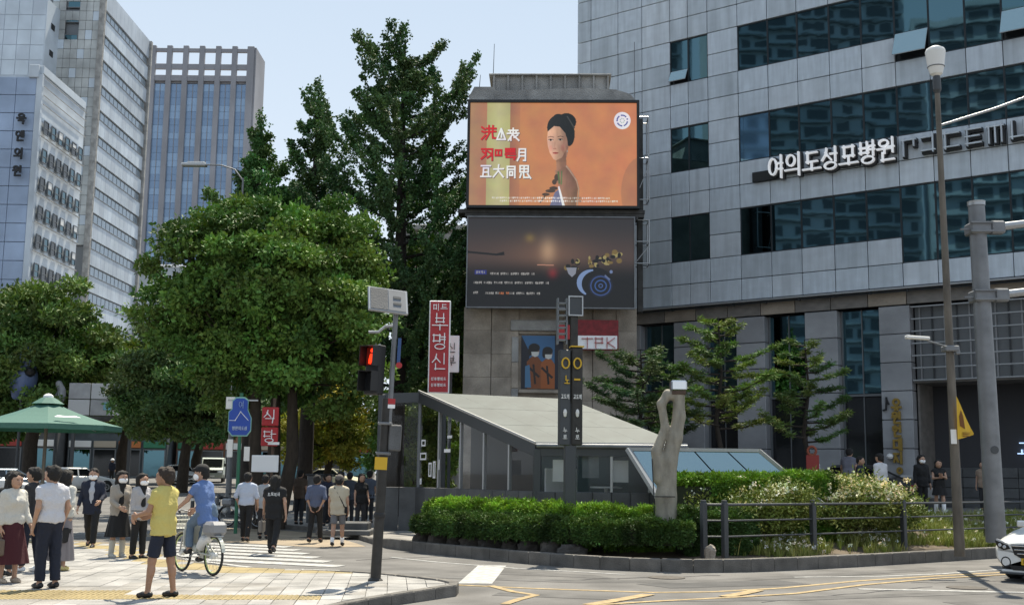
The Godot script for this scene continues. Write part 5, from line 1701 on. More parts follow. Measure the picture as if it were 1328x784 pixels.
func small_signs() -> void:
	var blue := mk(.01, .06, .36, .4)
	var o := thing("blue_house_sign", "blue plate sign with a white roof line on a green post", "sign", V(-7.62, .12, -33))
	part("post", MB.new().tube([V(0, 0, -.06), V(0, 3.9, -.06)], [.05], 10).mesh(), mk(.02, .13, .07, .5), o)
	var pl := PackedVector2Array([Vector2(-.31, 2.85), Vector2(-.2, 2.72), Vector2(.2, 2.72), Vector2(.3, 2.86), Vector2(.3, 3.2), Vector2(.2, 3.42), Vector2(.2, 3.68), Vector2(.1, 3.75), Vector2(-.12, 3.75), Vector2(-.22, 3.66), Vector2(-.22, 3.44), Vector2(-.31, 3.36)])
	var rim := PackedVector2Array()
	for q in pl: rim.append((q - Vector2(0, 3.2)) * 1.07 + Vector2(0, 3.2))
	part("rim", MB.new().prism(rim, -.02, .0).mesh(), mk(.25, .5, .42, .5), o)
	part("plate", MB.new().prism(pl, .0, .02).mesh(), blue, o)
	part("roof_line", letter_mesh([[Vector2(0, .9), Vector2(.28, .9), Vector2(.55, 0), Vector2(.95, .85)]], .54, .27, .035, .012), M.white, o, V(-.28, 3.1, .03))
	for k in 5: part("letter", letter_mesh(hangul("병원의도성"[k]), .07, .1, .016, .01), mk(.5, .58, .7, .5), o, V(-.2 + k * .085, 2.86, .028))
	part("letter", letter_mesh(hangul("여"), .14, .18, .03, .01), mk(.3, .42, .7, .5), o, V(-.04, 3.48, .028))
	part("white_plate", boxm(V(.26, .34, .02), .005), M.white_plastic, o, V(-.3, 3.62, -.06))
	part("white_plate", boxm(V(.16, .5, .03), .01), M.white_plastic, o, V(-.26, 2.35, -.05))
	part("white_plate", boxm(V(.16, .4, .03), .01), M.white_plastic, o, V(.22, 2.2, -.05))
	part("cross_bar", boxm(V(.85, .04, .04)), M.light_metal, o, V(.05, 3.7, -.06))
	var r := thing("red_shop_sign", "red white lettered signboard just right of the blue plate sign", "sign", V(-7.22, .12, -35.2))
	part("post", MB.new().tube([V(.1, 0, -.05), V(.1, 3.9, -.05)], [.05], 8).mesh(), M.rust, r)
	for k in 2:
		part("panel", boxm(V(.5, .56, .08), .02), M.red, r, V(.0, 3.35 - k * .6, 0))
		part("letter", letter_mesh(hangul("식당"[k]), .34, .34, .08, .02), M.white, r, V(-.17, 3.18 - k * .6, .05))
	part("white_strip", boxm(V(.34, .08, .02)), M.white, r, V(.14, 2.55, .05))
	part("white_board", boxm(V(.8, .5, .05), .01), M.white, r, V(-.1, 1.95, .0))
	var q := thing("red_stand_sign", "small red standing sign with a white box before the hospital pillars", "sign", V(9.0, .8, -35), -.3)
	q.scale = V(.75, .8, .75)
	part("board", boxm(V(.5, 1.2, .08), .02), mk(.26, .03, .025, .6), q, V(0, 1.55, 0))
	part("white_panel", boxm(V(.26, .34, .02)), M.white, q, V(.06, 1.4, .05))
	part("ring", MB.new().torus(.16, .05, Transform3D(Basis(Vector3.RIGHT, PI / 2), V(-.02, 2.3, 0)), 20, 8).mesh(), mk(.25, .06, .03, .6), q)
	part("leg", boxm(V(.08, 1.0, .08)), M.steel_dark, q, V(0, .5, 0))
	var b := thing("stone_planter", "grey stone planter trough beside the gold lettered pillar", "planter", V(13.1, .8, -38.6), -.6)
	for k in 3:
		for j in 3: part("stone_block", boxm(V(.56, .38, .5), .05), M.concrete if (k + j) % 2 else M.granite, b, V(-.58 + k * .58, .2 + j * .39, 0))
	var u := thing("utility_cabinet", "dull grey steel utility cabinet under the broad tree", "cabinet", V(-6.6, .12, -41))
	part("body", boxm(V(.8, 1.6, .5), .02, V(0, .8, 0)), M.galv, u)
	part("door", boxm(V(.36, 1.4, .02), .01), M.galv, u, V(-.19, .8, .26))
	part("door", boxm(V(.36, 1.4, .02), .01), M.galv, u, V(.19, .8, .26))
	part("roof", boxm(V(.9, .06, .6), .01), M.steel_dark, u, V(0, 1.63, 0))
	var lp := thing("street_light", "grey street light whose arm reaches left out of the trees", "street lamp", V(-10.8, 0, -45.4))
	part("pole", MB.new().tube([V(0, 0, 0), V(0, 13.4, 0)], [.12, .035], 10).mesh(), M.galv, lp)
	part("arm", MB.new().tube([V(0, 13.3, 0), V(-.35, 13.75, 0), V(-.9, 13.92, .0), V(-1.5, 13.93, 0)], [.03], 8).mesh(), M.galv, lp)
	part("lamp_head", MB.new().box(V(-1.98, 13.92, 0), V(1.0, .12, .3), Basis(), .06).box(V(-1.9, 13.99, 0), V(.7, .1, .22), Basis(), .05).mesh(), M.light_metal, lp)
	var st := thing("entrance_step", "low dark block step beside the glazed entrance plinth", "step", V(-4.5, .12, -33.6))
	part("block", boxm(V(1.1, .34, .9), .03, V(0, .17, 0)), M.granite_b, st)
	part("tread", boxm(V(1.5, .14, 1.2), .02, V(-.1, .07, .2)), M.granite, st)
	for k in 5:
		var x := -9.0 - k * 1.15
		var bo := thing("bollard", "", "bollard", V(x, .12, -40.4 - k * .9), 0, "bollards at the far kerb")
		bo.set_meta("label", ["first", "second", "third", "fourth", "fifth"][k] + " dark kerb bollard going left from the blue sign")
		part("post", MB.new().lathe([Vector2(.1, 0), Vector2(.07, .05), Vector2(.07, .85), Vector2(.05, .92), Vector2(0, .94)], 12).mesh(), M.steel_dark, bo)
		part("band", MB.new().lathe([Vector2(.074, .65), Vector2(.074, .75)], 12).mesh(), M.white_plastic, bo)

# ---------------------------------------------------------------- shops across the street at the left
func shops() -> void:
	var pal := [mk(.10, .10, .10, .7, 0, "dirt", .1), mk(.14, .11, .09, .8, 0, "dirt", .1), mk(.30, .15, .09, .8, 0, "dirt", .1), mk(.09, .11, .12, .7, 0, "dirt", .1)]
	var bands := [mk(.45, .15, .04, .5), M.white_plastic, mk(.03, .17, .09, .5), mk(.40, .34, .26, .6), mk(.35, .04, .03, .5)]
	var specs := [[-47.0, 12.0, 7.2, 0], [-36.4, 9.0, 6.2, 3], [-27.2, 9.0, 5.4, 2], [-18.0, 9.0, 6.5, 1]]
	var lab := ["dark two storey shop building at the far left under the trees", "dark glazed shop beneath the white roof box", "low orange brown shop behind the dark street trees", "brownish shop row behind the broad tree trunks"]
	for k in 4:
		var q: Array = specs[k]
		var o := thing("shop_building", lab[k], "building", V(q[0], 1.05, -106 - k * 3), .08)
		part("wall", boxm(V(q[1], q[2], 8), 0, V(0, q[2] * .5, -4)), pal[q[3]], o)
		for i in 4:
			var x: float = (i - 1.5) * (q[1] / 4.0)
			var win := part("shop_window", frame_mesh(q[1] / 4.0 - .2, 2.6, .1, .12), M.grey_frame, o, V(x, 1.4, .06))
			part("pane", boxm(V(q[1] / 4.0 - .4, 2.4, .04)), M.black_glass if i % 3 else M.teal_glass, win)
			part("sign_band", boxm(V(q[1] / 4.0 - .25, .6, .16), .02), bands[(i * 2 + k) % 5], o, V(x, 3.1, .12))
			if q[2] > 6:
				var w2 := part("window", frame_mesh(1.6, 1.3, .08, .1), M.grey_frame, o, V(x, 4.8, .05))
				part("pane", boxm(V(1.45, 1.15, .04)), M.teal_glass, w2)
		part("roof", boxm(V(q[1] + .3, .25, 8.4), .03), M.ledge, o, V(0, q[2] + .1, -4))
	var bx := thing("white_roof_box", "pale grey panelled box raised above the dark shops", "billboard", V(-26.6, -.6, -76), .1)
	for i in 3:
		for j in 2: part("panel", boxm(V(1.36, 1.02, .1), .02), M.pillar if (i + j) % 2 else M.light_metal, bx, V(-1.4 + i * 1.4, 6.4 + j * 1.06, 0))
	part("side", boxm(V(.1, 2.1, 1.6)), M.steel_dark, bx, V(2.14, 6.9, -.8))
	part("base_beam", boxm(V(4.4, .3, 1.4), .03), M.ledge, bx, V(0, 5.7, -.6))
	part("window", boxm(V(.5, .5, .04)), M.teal_glass, bx, V(.4, 6.5, .06))
	for s in [-1, 1]: part("leg", boxm(V(.2, 5.6, .2)), M.steel_dark, bx, V(1.8 * s, 2.8, -.6))
	# rounded pale blue balloon figure and a white one, half hidden in the trees
	var bl := mk(.13, .18, .34, .45)
	var f := thing("blue_balloon", "rounded pale blue inflated balloon up among the left trees", "balloon", V(-31.9, -.2, -76.6))
	f.scale = V(.85, .95, .85)
	var s := SDF.new(V(-1.5, 6.4, -1.2), V(1.6, 11.2, 1.2), .1)
	s.cap(V(-.2, 8.0, 0), V(-.1, 8.4, 0), 1.0, 1.0, .2).cap(V(.1, 9.6, 0), V(.2, 9.8, 0), .8, .75, .2).cap(V(-.6, 7.2, 0), V(-.5, 7.6, 0), .4, .4, .2)
	part("body", join_nets([[s.nets(), Transform3D.IDENTITY]]), bl, f)
	part("dark_patch", MB.new().lathe([Vector2(0, -.35), Vector2(.35, -.2), Vector2(.42, 0), Vector2(.35, .2), Vector2(0, .35)], 12).mesh(), M.black, f, V(.65, 8.7, .75))
	part("dark_patch", MB.new().lathe([Vector2(0, -.5), Vector2(.45, -.2), Vector2(.5, 0), Vector2(.35, .25), Vector2(0, .35)], 12).mesh(), mk(.01, .02, .07, .5), f, V(.4, 7.1, .7))
	part("post", MB.new().tube([V(-.2, 0, 0), V(-.2, 7, 0)], [.12], 8).mesh(), M.steel_dark, f)
	var f2 := thing("white_balloon", "small white inflated balloon right of the blue one", "balloon", V(-29.6, .4, -76.4))
	f2.scale = V(.8, .9, .8)
	var s2 := SDF.new(V(-1, 5.6, -.8), V(1.2, 8.2, .8), .1)
	s2.cap(V(-.1, 6.4, 0), V(.2, 6.8, 0), .42, .42, .2).cap(V(.3, 7.2, 0), V(.0, 7.7, 0), .3, .28, .15)
	part("body", join_nets([[s2.nets(), Transform3D.IDENTITY]]), M.pillar, f2)
	part("post", MB.new().tube([V(0, 0, 0), V(0, 6.2, 0)], [.1], 8).mesh(), M.steel_dark, f2)

# ---------------------------------------------------------------- plants
func leaf_cluster(sd: int, n: int, spread: float, ll: float, lw: float, flat := 1.0) -> ArrayMesh:
	var r := RandomNumberGenerator.new()
	r.seed = sd
	var b := MB.new()
	for k in n:
		var d := V(r.randfn(), r.randfn() * flat, r.randfn()).normalized()
		var c := d * spread * r.randf_range(.3, 1.0)
		c.y *= flat
		var u := (d + V(r.randfn(), r.randfn() * flat, r.randfn()) * .6).normalized()
		var s := u.cross(V(r.randfn(), r.randfn(), r.randfn())).normalized()
		var nn := u.cross(s)
		var l := ll * r.randf_range(.7, 1.2)
		var w := lw * r.randf_range(.7, 1.2)
		var tip := c + u * l - nn * l * .15
		var m := c + u * l * .45 + nn * l * .08
		b.tri(c, m + s * w * .5, tip); b.tri(c, tip, m - s * w * .5)
	return b.mesh()

class Scatter:
	var xf: Array[Transform3D] = []
	var col: PackedColorArray = PackedColorArray()
	var r: RandomNumberGenerator
	func _init(sd: int) -> void:
		r = RandomNumberGenerator.new()
		r.seed = sd
	func add(p: Vector3, s: float, c: Color, flat := false) -> void:
		var b := Basis(Vector3.UP, r.randf() * TAU)
		if not flat: b = Basis(Vector3(r.randfn(), r.randfn(), r.randfn()).normalized(), r.randf() * TAU)
		else: b = b * Basis(Vector3.RIGHT, r.randf_range(-.35, .35))
		xf.append(Transform3D(b.scaled(Vector3.ONE * s * r.randf_range(.75, 1.25)), p))
		var k := r.randf_range(.72, 1.3)
		col.append(Color(c.r * k * r.randf_range(.85, 1.2), c.g * k, c.b * k * r.randf_range(.8, 1.2)))
	func build(mesh: Mesh, m: Material) -> MultiMeshInstance3D:
		var mm := MultiMesh.new()
		mm.transform_format = MultiMesh.TRANSFORM_3D
		mm.use_colors = true
		mm.mesh = mesh
		mm.instance_count = xf.size()
		for i in xf.size():
			mm.set_instance_transform(i, xf[i]); mm.set_instance_color(i, col[i])
		var o := MultiMeshInstance3D.new()
		o.multimesh = mm; o.material_override = m
		return o

func stuff(o: Node3D, called: String, parent: Node = null) -> Node3D:
	put(o, called, parent)
	o.set_meta("kind", "stuff")
	return o

# a broad leafy tree: several trunks or one, limbs to every clump, clumps of leaves with gaps between them
func broad_tree(called: String, label: String, at: Vector3, c: Vector3, rad: Vector3, stems: int, clumps: int, per: int, leaf: Mesh, size: float, col: Color, sd: int, clump_r := .75, group := "", cut := -9.0) -> void:
	var o := thing(called, label, "tree", at, 0, group)
	var r := RandomNumberGenerator.new()
	r.seed = sd
	var sc := Scatter.new(sd + 1)
	var tk := MB.new()
	var lb := MB.new()
	var heads := []
	for k in stems:
		var a := TAU * k / stems + .4
		var sp := 0.0 if stems == 1 else .5
		var p0 := V(cos(a) * sp * .6, -.1, sin(a) * sp * .4)
		var p1 := V(cos(a) * sp * 1.3 + r.randf_range(-.1, .1), c.y * .32, sin(a) * sp)
		var p2 := V(c.x * .6 + cos(a) * (sp + .5) * rad.x * .2, c.y * .72, c.z * .6 + sin(a) * (sp + .4) * rad.z * .25)
		var w := rad.x * (.065 if stems > 1 else .085)
		tk.tube([p0, p0.lerp(p1, .12), p1, p2], [w * 1.5, w * 1.1, w, w * .6], 9)
		heads.append(p2)
	for k in clumps:
		var t := (k + .5) / clumps
		var y := 1.0 - 2.0 * t
		var a := k * 2.39996 + r.randf_range(-.3, .3)
		var rr := sqrt(1.0 - y * y)
		var fill := r.randf_range(.55, 1.02)
		var bulge := 1.0 + .16 * sin(a * 2.0 + sd + y) + .12 * sin(a * 5.0 + y * 5.0)
		var p := c + V(cos(a) * rr * rad.x, y * rad.y, sin(a) * rr * rad.z) * fill * bulge
		if p.y < cut: continue
		var cr := clump_r * r.randf_range(.6, 1.3)
		var h: Vector3 = heads[k % heads.size()]
		if k % 2 == 0: lb.tube([h, h.lerp(p, .5) + V(0, -.25, 0), p], [rad.x * .022, rad.x * .012, .012], 5, false)
		var tone := r.randf_range(.6, 1.5)
		var cc := Color(col.r * tone * r.randf_range(.95, 1.35), col.g * tone, col.b * tone)
		var m := int(per * cr / clump_r)
		for i in m:
			var d := V(r.randfn(), r.randfn(), r.randfn()).normalized() * cr * pow(r.randf(), .4)
			d.y *= .38
			sc.add(p + d, size, cc)
	part("trunk", tk.mesh(), M.bark, o)
	var lm := part("limbs", lb.mesh(), M.bark, o)
	lm.set_meta("kind", "stuff")
	stuff(sc.build(leaf, M.leaf), "crown", o)

# a tree with one leader and many ascending branches clothed in tufts
func spire_tree(called: String, label: String, at: Vector3, H: float, base: float, prof: Callable, n: int, rise: float, leaf: Mesh, size: float, col: Color, sd: int, tuft := .34, dens := 26.0, group := "") -> void:
	var o := thing(called, label, "tree", at, 0, group)
	var r := RandomNumberGenerator.new()
	r.seed = sd
	var sc := Scatter.new(sd + 1)
	var tk := MB.new()
	var w := H * .018
	tk.tube([V(0, -.1, 0), V(.05, H * .1, 0), V(.1, H * .4, .05), V(0, H * .75, 0), V(.03, H * .98, 0)], [w * 1.3, w, w * .8, w * .4, .03], 9)
	part("trunk", tk.mesh(), M.bark_dark, o)
	var lb := MB.new()
	for k in n:
		var t := float(k) / n
		var y := lerpf(base, H * .95, t)
		var a := k * 2.39996 + r.randf_range(-.35, .35)
		var l: float = prof.call(t) * r.randf_range(.42, 1.25)
		var d := V(cos(a), 0, sin(a))
		var up := rise * r.randf_range(.5, 1.5)
		var tone := r.randf_range(.65, 1.3)
		var cc := Color(col.r * tone * r.randf_range(.85, 1.2), col.g * tone, col.b * tone)
		var p0 := V(0, y, 0)
		var side := V(-d.z, 0, d.x)
		for q in 4:          # the branch itself and three side shoots
			var b0 := p0
			var dd := d
			var ll := l
			if q > 0:
				var u0 := .3 + .2 * q
				b0 = p0 + d * l * u0 + V(0, l * up * u0 * u0, 0)
				dd = (d + side * (1.1 if q % 2 else -1.1)).normalized()
				ll = l * (.62 - .12 * q)
			var u2 := up if q == 0 else up * 1.1
			var pts := []
			for i in 4:
				var u := i / 3.0
				pts.append(b0 + dd * ll * u + V(0, ll * u2 * u * u, 0))
			lb.tube(pts, [w * .22 + .01 if q == 0 else .02, .03 if q == 0 else .015, .015, .006], 5, false)
			var m := int(ll * dens) + 5
			for i in m:
				var u := lerpf(.12, 1.06, pow(r.randf(), .75))
				var p := b0 + dd * ll * u + V(0, ll * u2 * u * u, 0)
				var tr := tuft * lerpf(1.0, .5, u) * (.35 + .75 * absf(sin(u * 8.0 + k + q)))
				p += V(r.randfn(), r.randfn() * .55 + .1, r.randfn()) * tr * .5
				sc.add(p, size, cc)
	for i in int(dens * 2): sc.add(V(r.randfn() * .1, H * r.randf_range(.9, 1.02), r.randfn() * .1), size, col)
	var lm := part("limbs", lb.mesh(), M.bark_dark, o)
	lm.set_meta("kind", "stuff")
	stuff(sc.build(leaf, M.leaf), "crown", o)

# an ornamental pine: crooked trunk and level sprays of needles
func pine(called: String, label: String, at: Vector3, H: float, reach: float, n: int, sd: int, col: Color, y0 := .35) -> void:
	var o := thing(called, label, "tree", at, 0, "ornamental pines before the hospital")
	var r := RandomNumberGenerator.new()
	r.seed = sd
	var sc := Scatter.new(sd + 2)
	var tk := MB.new()
	var pts := [V(0, -.1, 0), V(.12, H * .22, .05), V(-.1, H * .45, 0), V(.08, H * .7, .05), V(0, H, 0)]
	tk.tube(pts, [.11, .09, .07, .045, .015], 8)
	part("trunk", tk.mesh(), M.bark_dark, o)
	var lb := MB.new()
	for k in n:
		var t := float(k) / n
		var y := lerpf(H * y0, H * .98, t)
		var a := k * 2.39996 + r.randf_range(-.5, .5)
		var l := reach * lerpf(1.0, .3, t * t) * r.randf_range(.55, 1.15)
		var d := V(cos(a), 0, sin(a))
		var sgn := r.randf_range(.05, .4)
		var p0 := V(0, y, 0)
		var p1 := p0 + d * l * .5 + V(0, l * sgn * .15, 0)
		var p2 := p0 + d * l + V(0, l * sgn, 0)
		lb.tube([p0, p1, p2], [.035, .022, .008], 5, false)
		var tone := r.randf_range(.7, 1.35)
		var cc := Color(col.r * tone * r.randf_range(.9, 1.4), col.g * tone, col.b * tone)
		var side := V(-d.z, 0, d.x)
		for i in int(l * 22) + 4:
			var u := lerpf(.3, 1.05, pow(r.randf(), .8))
			var p := p0.lerp(p1, min(u * 2, 1.0)) if u < .5 else p1.lerp(p2, (u - .5) * 2)
			p += side * r.randfn() * .11 * (1.2 - u * .6) + V(0, absf(r.randfn()) * .05, 0)
			sc.add(p, 1.0, cc, true)
	var lm := part("limbs", lb.mesh(), M.bark_dark, o)
	lm.set_meta("kind", "stuff")
	stuff(sc.build(needle_mesh(), M.needle), "crown", o)

var _needles: ArrayMesh
func needle_mesh() -> ArrayMesh:
	if _needles == null: _needles = leaf_cluster(77, 12, .05, .15, .022, .35)
	return _needles

# a clipped hedge along a path: leaves over a dark twiggy core
func hedge(called: String, label: String, path: PackedVector2Array, w: float, y0: Callable, top: Callable, n: int, size: float, col: Color, sd: int, leaf: Mesh, bump := .055) -> void:
	var o := thing(called, label, "hedge")
	var r := RandomNumberGenerator.new()
	r.seed = sd
	var sc := Scatter.new(sd + 1)
	var L := path_len(path)
	var core := MB.new()
	var steps := int(L / .3)
	for i in steps:
		var q := []
		for t in [0, 1]:
			var d: float = L * (i + t) / steps
			var a: Array = path_at(path, d)
			var nn := Vector2(-a[1].y, a[1].x) * (w * .5 - .1)
			var yt: float = top.call(d / L) - .1
			var yb: float = y0.call(d / L) - .05
			q.append([V(a[0].x + nn.x, yb, a[0].y + nn.y), V(a[0].x + nn.x, yt, a[0].y + nn.y), V(a[0].x - nn.x, yt, a[0].y - nn.y), V(a[0].x - nn.x, yb, a[0].y - nn.y)])
		core.quad(q[0][0], q[1][0], q[1][1], q[0][1]); core.quad(q[0][1], q[1][1], q[1][2], q[0][2]); core.quad(q[0][2], q[1][2], q[1][3], q[0][3])
		if i == 0: core.quad(q[0][0], q[0][1], q[0][2], q[0][3])
		if i == steps - 1: core.quad(q[1][3], q[1][2], q[1][1], q[1][0])
	part("twigs", core.mesh(), M.core, o)
	for i in n:
		var d := r.randf() * L
		var a: Array = path_at(path, d)
		var nn := Vector2(-a[1].y, a[1].x)
		var yt: float = top.call(d / L)
		var yb: float = y0.call(d / L)
		var lump := bump * (sin(d * 5.3 + sd) + sin(d * 11.7) * .6 + r.randfn() * .5)
		var h := yt - yb
		var u := r.randf() * (w + 2 * h)
		var off: float
		var y: float
		if u < h:
			off = w * .5 + lump * .5; y = yb + u
		elif u < h + w:
			off = w * .5 - (u - h); y = yt + lump
		else:
			off = -w * .5 - lump * .5; y = yb + (u - h - w)
		var edge: float = max(0.0, absf(off) - w * .5 + .14) * max(0.0, y - yt + .14)
		off -= signf(off) * edge * 3.0
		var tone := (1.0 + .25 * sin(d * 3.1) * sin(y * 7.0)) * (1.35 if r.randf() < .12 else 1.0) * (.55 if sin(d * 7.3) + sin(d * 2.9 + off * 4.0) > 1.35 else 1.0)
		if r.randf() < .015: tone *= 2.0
		var top_gain := 1.0 + (.5 if y > yt - .08 else 0.0)  # leaves along the top come lighter and yellower
		sc.add(V(a[0].x + nn.x * off, y + r.randfn() * .03, a[0].y + nn.y * off), size, Color(col.r * tone * top_gain, col.g * tone * (1.0 + (top_gain - 1.0) * .7), col.b * tone))
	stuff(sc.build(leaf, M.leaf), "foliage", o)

func shrub(called: String, label: String, at: Vector3, rad: Vector3, n: int, leaf: Mesh, size: float, col: Color, flower: Color, nf: int, sd: int) -> void:
	var o := thing(called, label, "shrub", at)
	var r := RandomNumberGenerator.new()
	r.seed = sd
	var sc := Scatter.new(sd + 1)
	var fl := Scatter.new(sd + 2)
	var st := MB.new()
	var lumps := []
	for k in 16:
		var a := k * 2.39996
		var q := V(cos(a) * rad.x * sqrt((k + .5) / 16), rad.y * r.randf_range(.7, 1.15), sin(a) * rad.z * sqrt((k + .5) / 16))
		lumps.append(q)
		st.tube([V(q.x * .15, 0, q.z * .15), V(q.x * .6, q.y * .6, q.z * .6), q], [.03, .02, .008], 5, false)
	part("stems", st.mesh(), M.bark, o)
	for i in n:
		var c: Vector3 = lumps[r.randi() % 16]
		var p := c + V(r.randfn(), r.randfn() * .7 - .5, r.randfn()) * rad.y * .28
		if p.y < .02: continue
		sc.add(p, size, col)
	for i in nf:
		var c: Vector3 = lumps[r.randi() % 16]
		var p := c + V(r.randfn(), absf(r.randfn()) * .5 + .1, r.randfn()) * rad.y * .26
		fl.add(p, size * .95, flower)
	stuff(sc.build(leaf, M.leaf), "foliage", o)
	if nf > 0: stuff(fl.build(leaf_cluster(31, 9, .05, .06, .06), M.leaf), "blossom", o)

func vegetation() -> void:
	var lf := leaf_cluster(11, 9, .17, .14, .095)
	var big := leaf_cluster(12, 8, .3, .3, .19)
	var gk := leaf_cluster(13, 8, .13, .125, .10)
	var hd := leaf_cluster(14, 8, .05, .075, .036)
	broad_tree("plane_tree", "big broad leafy tree with several dark trunks beside the blue sign", V(-7.8, .1, -38.6), V(.0, 7.25, .3), V(3.35, 3.5, 3.1), 3, 250, 56, lf, 1.12, Color(0.090, 0.189, 0.039), 21, .72, "", 3.7)
	var prof := func(t: float) -> float: return lerpf(2.2, 4.3, smoothstep(0, .3, t)) * lerpf(1.0, .2, pow(maxf(0, (t - .3) / .7), 1.5)) + .2
	spire_tree("ginkgo_tree", "tallest ginkgo tree with rising feathery branches left of the screens", V(-4.75, 0, -48), 20.6, 4.6, prof, 84, .62, gk, 1.0, Color(0.066, 0.138, 0.051), 33, .25, 33.0, "ginkgo trees behind the broad tree")
	var prof2 := func(t: float) -> float: return lerpf(1.5, 2.4, smoothstep(0, .3, t)) * lerpf(1.0, .06, pow(maxf(0, (t - .3) / .7), .95)) + .15
	spire_tree("ginkgo_tree", "middle ginkgo tree, slimmer, directly left of the tallest one", V(-9.1, .1, -52), 19.4, 5.0, prof2, 66, .8, gk, 1.05, Color(0.076, 0.151, 0.056), 34, .26, 32.0, "ginkgo trees behind the broad tree")
	var prof3 := func(t: float) -> float: return lerpf(2.2, 3.5, smoothstep(0, .25, t)) * lerpf(1.0, .05, pow(maxf(0, (t - .25) / .75), .85)) + .15
	spire_tree("ginkgo_tree", "leftmost ginkgo tree, conical, in front of the brown and blue tower", V(-11.2, .1, -50), 17.2, 5.0, prof3, 78, .6, gk, 1.1, Color(0.081, 0.176, 0.051), 35, .28, 32.0, "ginkgo trees behind the broad tree")
	broad_tree("street_tree", "green tree between the tallest ginkgo and the stone building", V(-3.1, .1, -52), V(0, 8.6, 0), V(1.9, 4.2, 1.6), 1, 60, 80, lf, 1.2, Color(0.088, 0.175, 0.038), 41, .8, "street trees behind the pavilion")
	broad_tree("street_tree", "yellow green young tree seen under the broad crown", V(-9.6, .3, -62), V(0, 3.7, 0), V(2.6, 2.0, 2.2), 1, 50, 70, lf, 1.3, Color(0.223, 0.268, 0.038), 42, .8, "street trees behind the pavilion")
	broad_tree("street_tree", "bushy green tree behind the glazed entrance", V(-4.6, .2, -56), V(0, 3.2, 0), V(2.6, 2.6, 2.0), 1, 50, 70, lf, 1.3, Color(0.088, 0.175, 0.038), 43, .8, "street trees behind the pavilion")
	broad_tree("roadside_tree", "tall rounded tree at the far left before the office blocks", V(-32.6, .6, -80), V(0, 9.0, 0), V(5.4, 5.0, 4.6), 1, 120, 46, big, 1.2, Color(0.086, 0.166, 0.039), 44, 1.25, "roadside trees at the left", 4.6)
	broad_tree("roadside_tree", "lighter green tree right of the far left tree", V(-27.0, .7, -82), V(0, 6.9, 0), V(4.2, 3.6, 3.6), 1, 90, 46, big, 1.1, Color(0.118, 0.197, 0.039), 45, 1.1, "roadside trees at the left", 3.8)
	broad_tree("roadside_tree", "dark green tree left of the big broad tree", V(-20.0, .5, -72), V(0, 6.2, 0), V(3.9, 4.4, 3.4), 1, 100, 46, big, 1.0, Color(0.078, 0.151, 0.048), 46, 1.1, "roadside trees at the left", 3.3)
	broad_tree("roadside_tree", "dark tree behind the parasol at the left edge", V(-40.0, .8, -88), V(0, 5.4, 0), V(4.6, 3.6, 3.6), 1, 70, 46, big, 1.2, Color(0.082, 0.156, 0.040), 47, 1.2, "roadside trees at the left", 3.0)
	broad_tree("roadside_tree", "dark low tree between the lighter tree and the dark one", V(-24.5, .8, -92), V(0, 5.6, 0), V(4.6, 4.4, 3.4), 1, 80, 46, big, 1.2, Color(0.073, 0.147, 0.048), 48, 1.2, "roadside trees at the left", 3.6)
	broad_tree("roadside_tree", "far dark tree behind the trunks of the broad tree", V(-15.5, .8, -88), V(0, 5.6, 0), V(4.8, 4.6, 3.4), 1, 80, 46, big, 1.2, Color(0.068, 0.133, 0.040), 49, 1.2, "roadside trees at the left", 3.4)
	pine("ornamental_pine", "wide dark pine in front of the stone building's right side", V(4.0, .8, -36), 4.9, 2.3, 46, 51, Color(0.062, 0.132, 0.053), .3)
	pine("ornamental_pine", "tallest ornamental pine with pale layered sprays before the pillars", V(6.35, .8, -35.6), 5.9, 2.1, 34, 52, Color(0.120, 0.211, 0.053), .42)
	pine("ornamental_pine", "sparse ornamental pine right of the tallest one", V(9.1, .8, -36), 5.3, 1.75, 26, 53, Color(0.101, 0.180, 0.053), .4)
	var bush := leaf_cluster(15, 8, .07, .1, .045)
	# lower and upper tier of the kerbside hedge, the clipped hedge behind the post
	var front := P2([-2.0, -28.6, -1.2, -27.6, .3, -25.95, 1.5, -24.95, 2.6, -24.45, 3.75, -24.35])
	var rear := P2([-1.75, -29.3, -.6, -28.2, .9, -26.6, 2.1, -25.8, 3.6, -25.5])
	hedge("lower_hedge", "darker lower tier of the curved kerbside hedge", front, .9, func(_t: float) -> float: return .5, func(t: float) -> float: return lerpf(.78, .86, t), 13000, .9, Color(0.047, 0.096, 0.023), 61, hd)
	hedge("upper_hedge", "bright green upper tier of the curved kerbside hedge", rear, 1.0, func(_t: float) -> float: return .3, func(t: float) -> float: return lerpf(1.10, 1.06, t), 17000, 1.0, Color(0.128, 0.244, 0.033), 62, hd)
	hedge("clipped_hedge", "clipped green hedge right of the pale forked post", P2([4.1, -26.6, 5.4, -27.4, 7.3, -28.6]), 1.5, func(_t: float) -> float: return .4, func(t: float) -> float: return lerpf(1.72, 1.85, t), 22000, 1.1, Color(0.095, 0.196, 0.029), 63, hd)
	hedge("corner_hedge", "dark hedge filling the corner between post and fence", P2([3.5, -25.0, 4.3, -25.3, 5.0, -25.9]), 1.0, func(_t: float) -> float: return .25, func(t: float) -> float: return lerpf(1.02, .98, t), 9000, 1.0, Color(0.052, 0.105, 0.030), 64, hd)
	shrub("flowering_shrub", "big shrub covered in creamy white blossom behind the fence", V(8.1, .5, -28.6), V(1.15, 1.05, .8), 5200, bush, 1.0, Color(.17, .21, .05), Color(.80, .76, .55), 1500, 65)
	shrub("flowering_shrub_low", "low shrub with scattered white flowers left of the big blossom shrub", V(5.4, .4, -26.4), V(1.1, .95, .6), 3600, bush, .9, Color(.15, .19, .04), Color(.8, .78, .58), 450, 66)
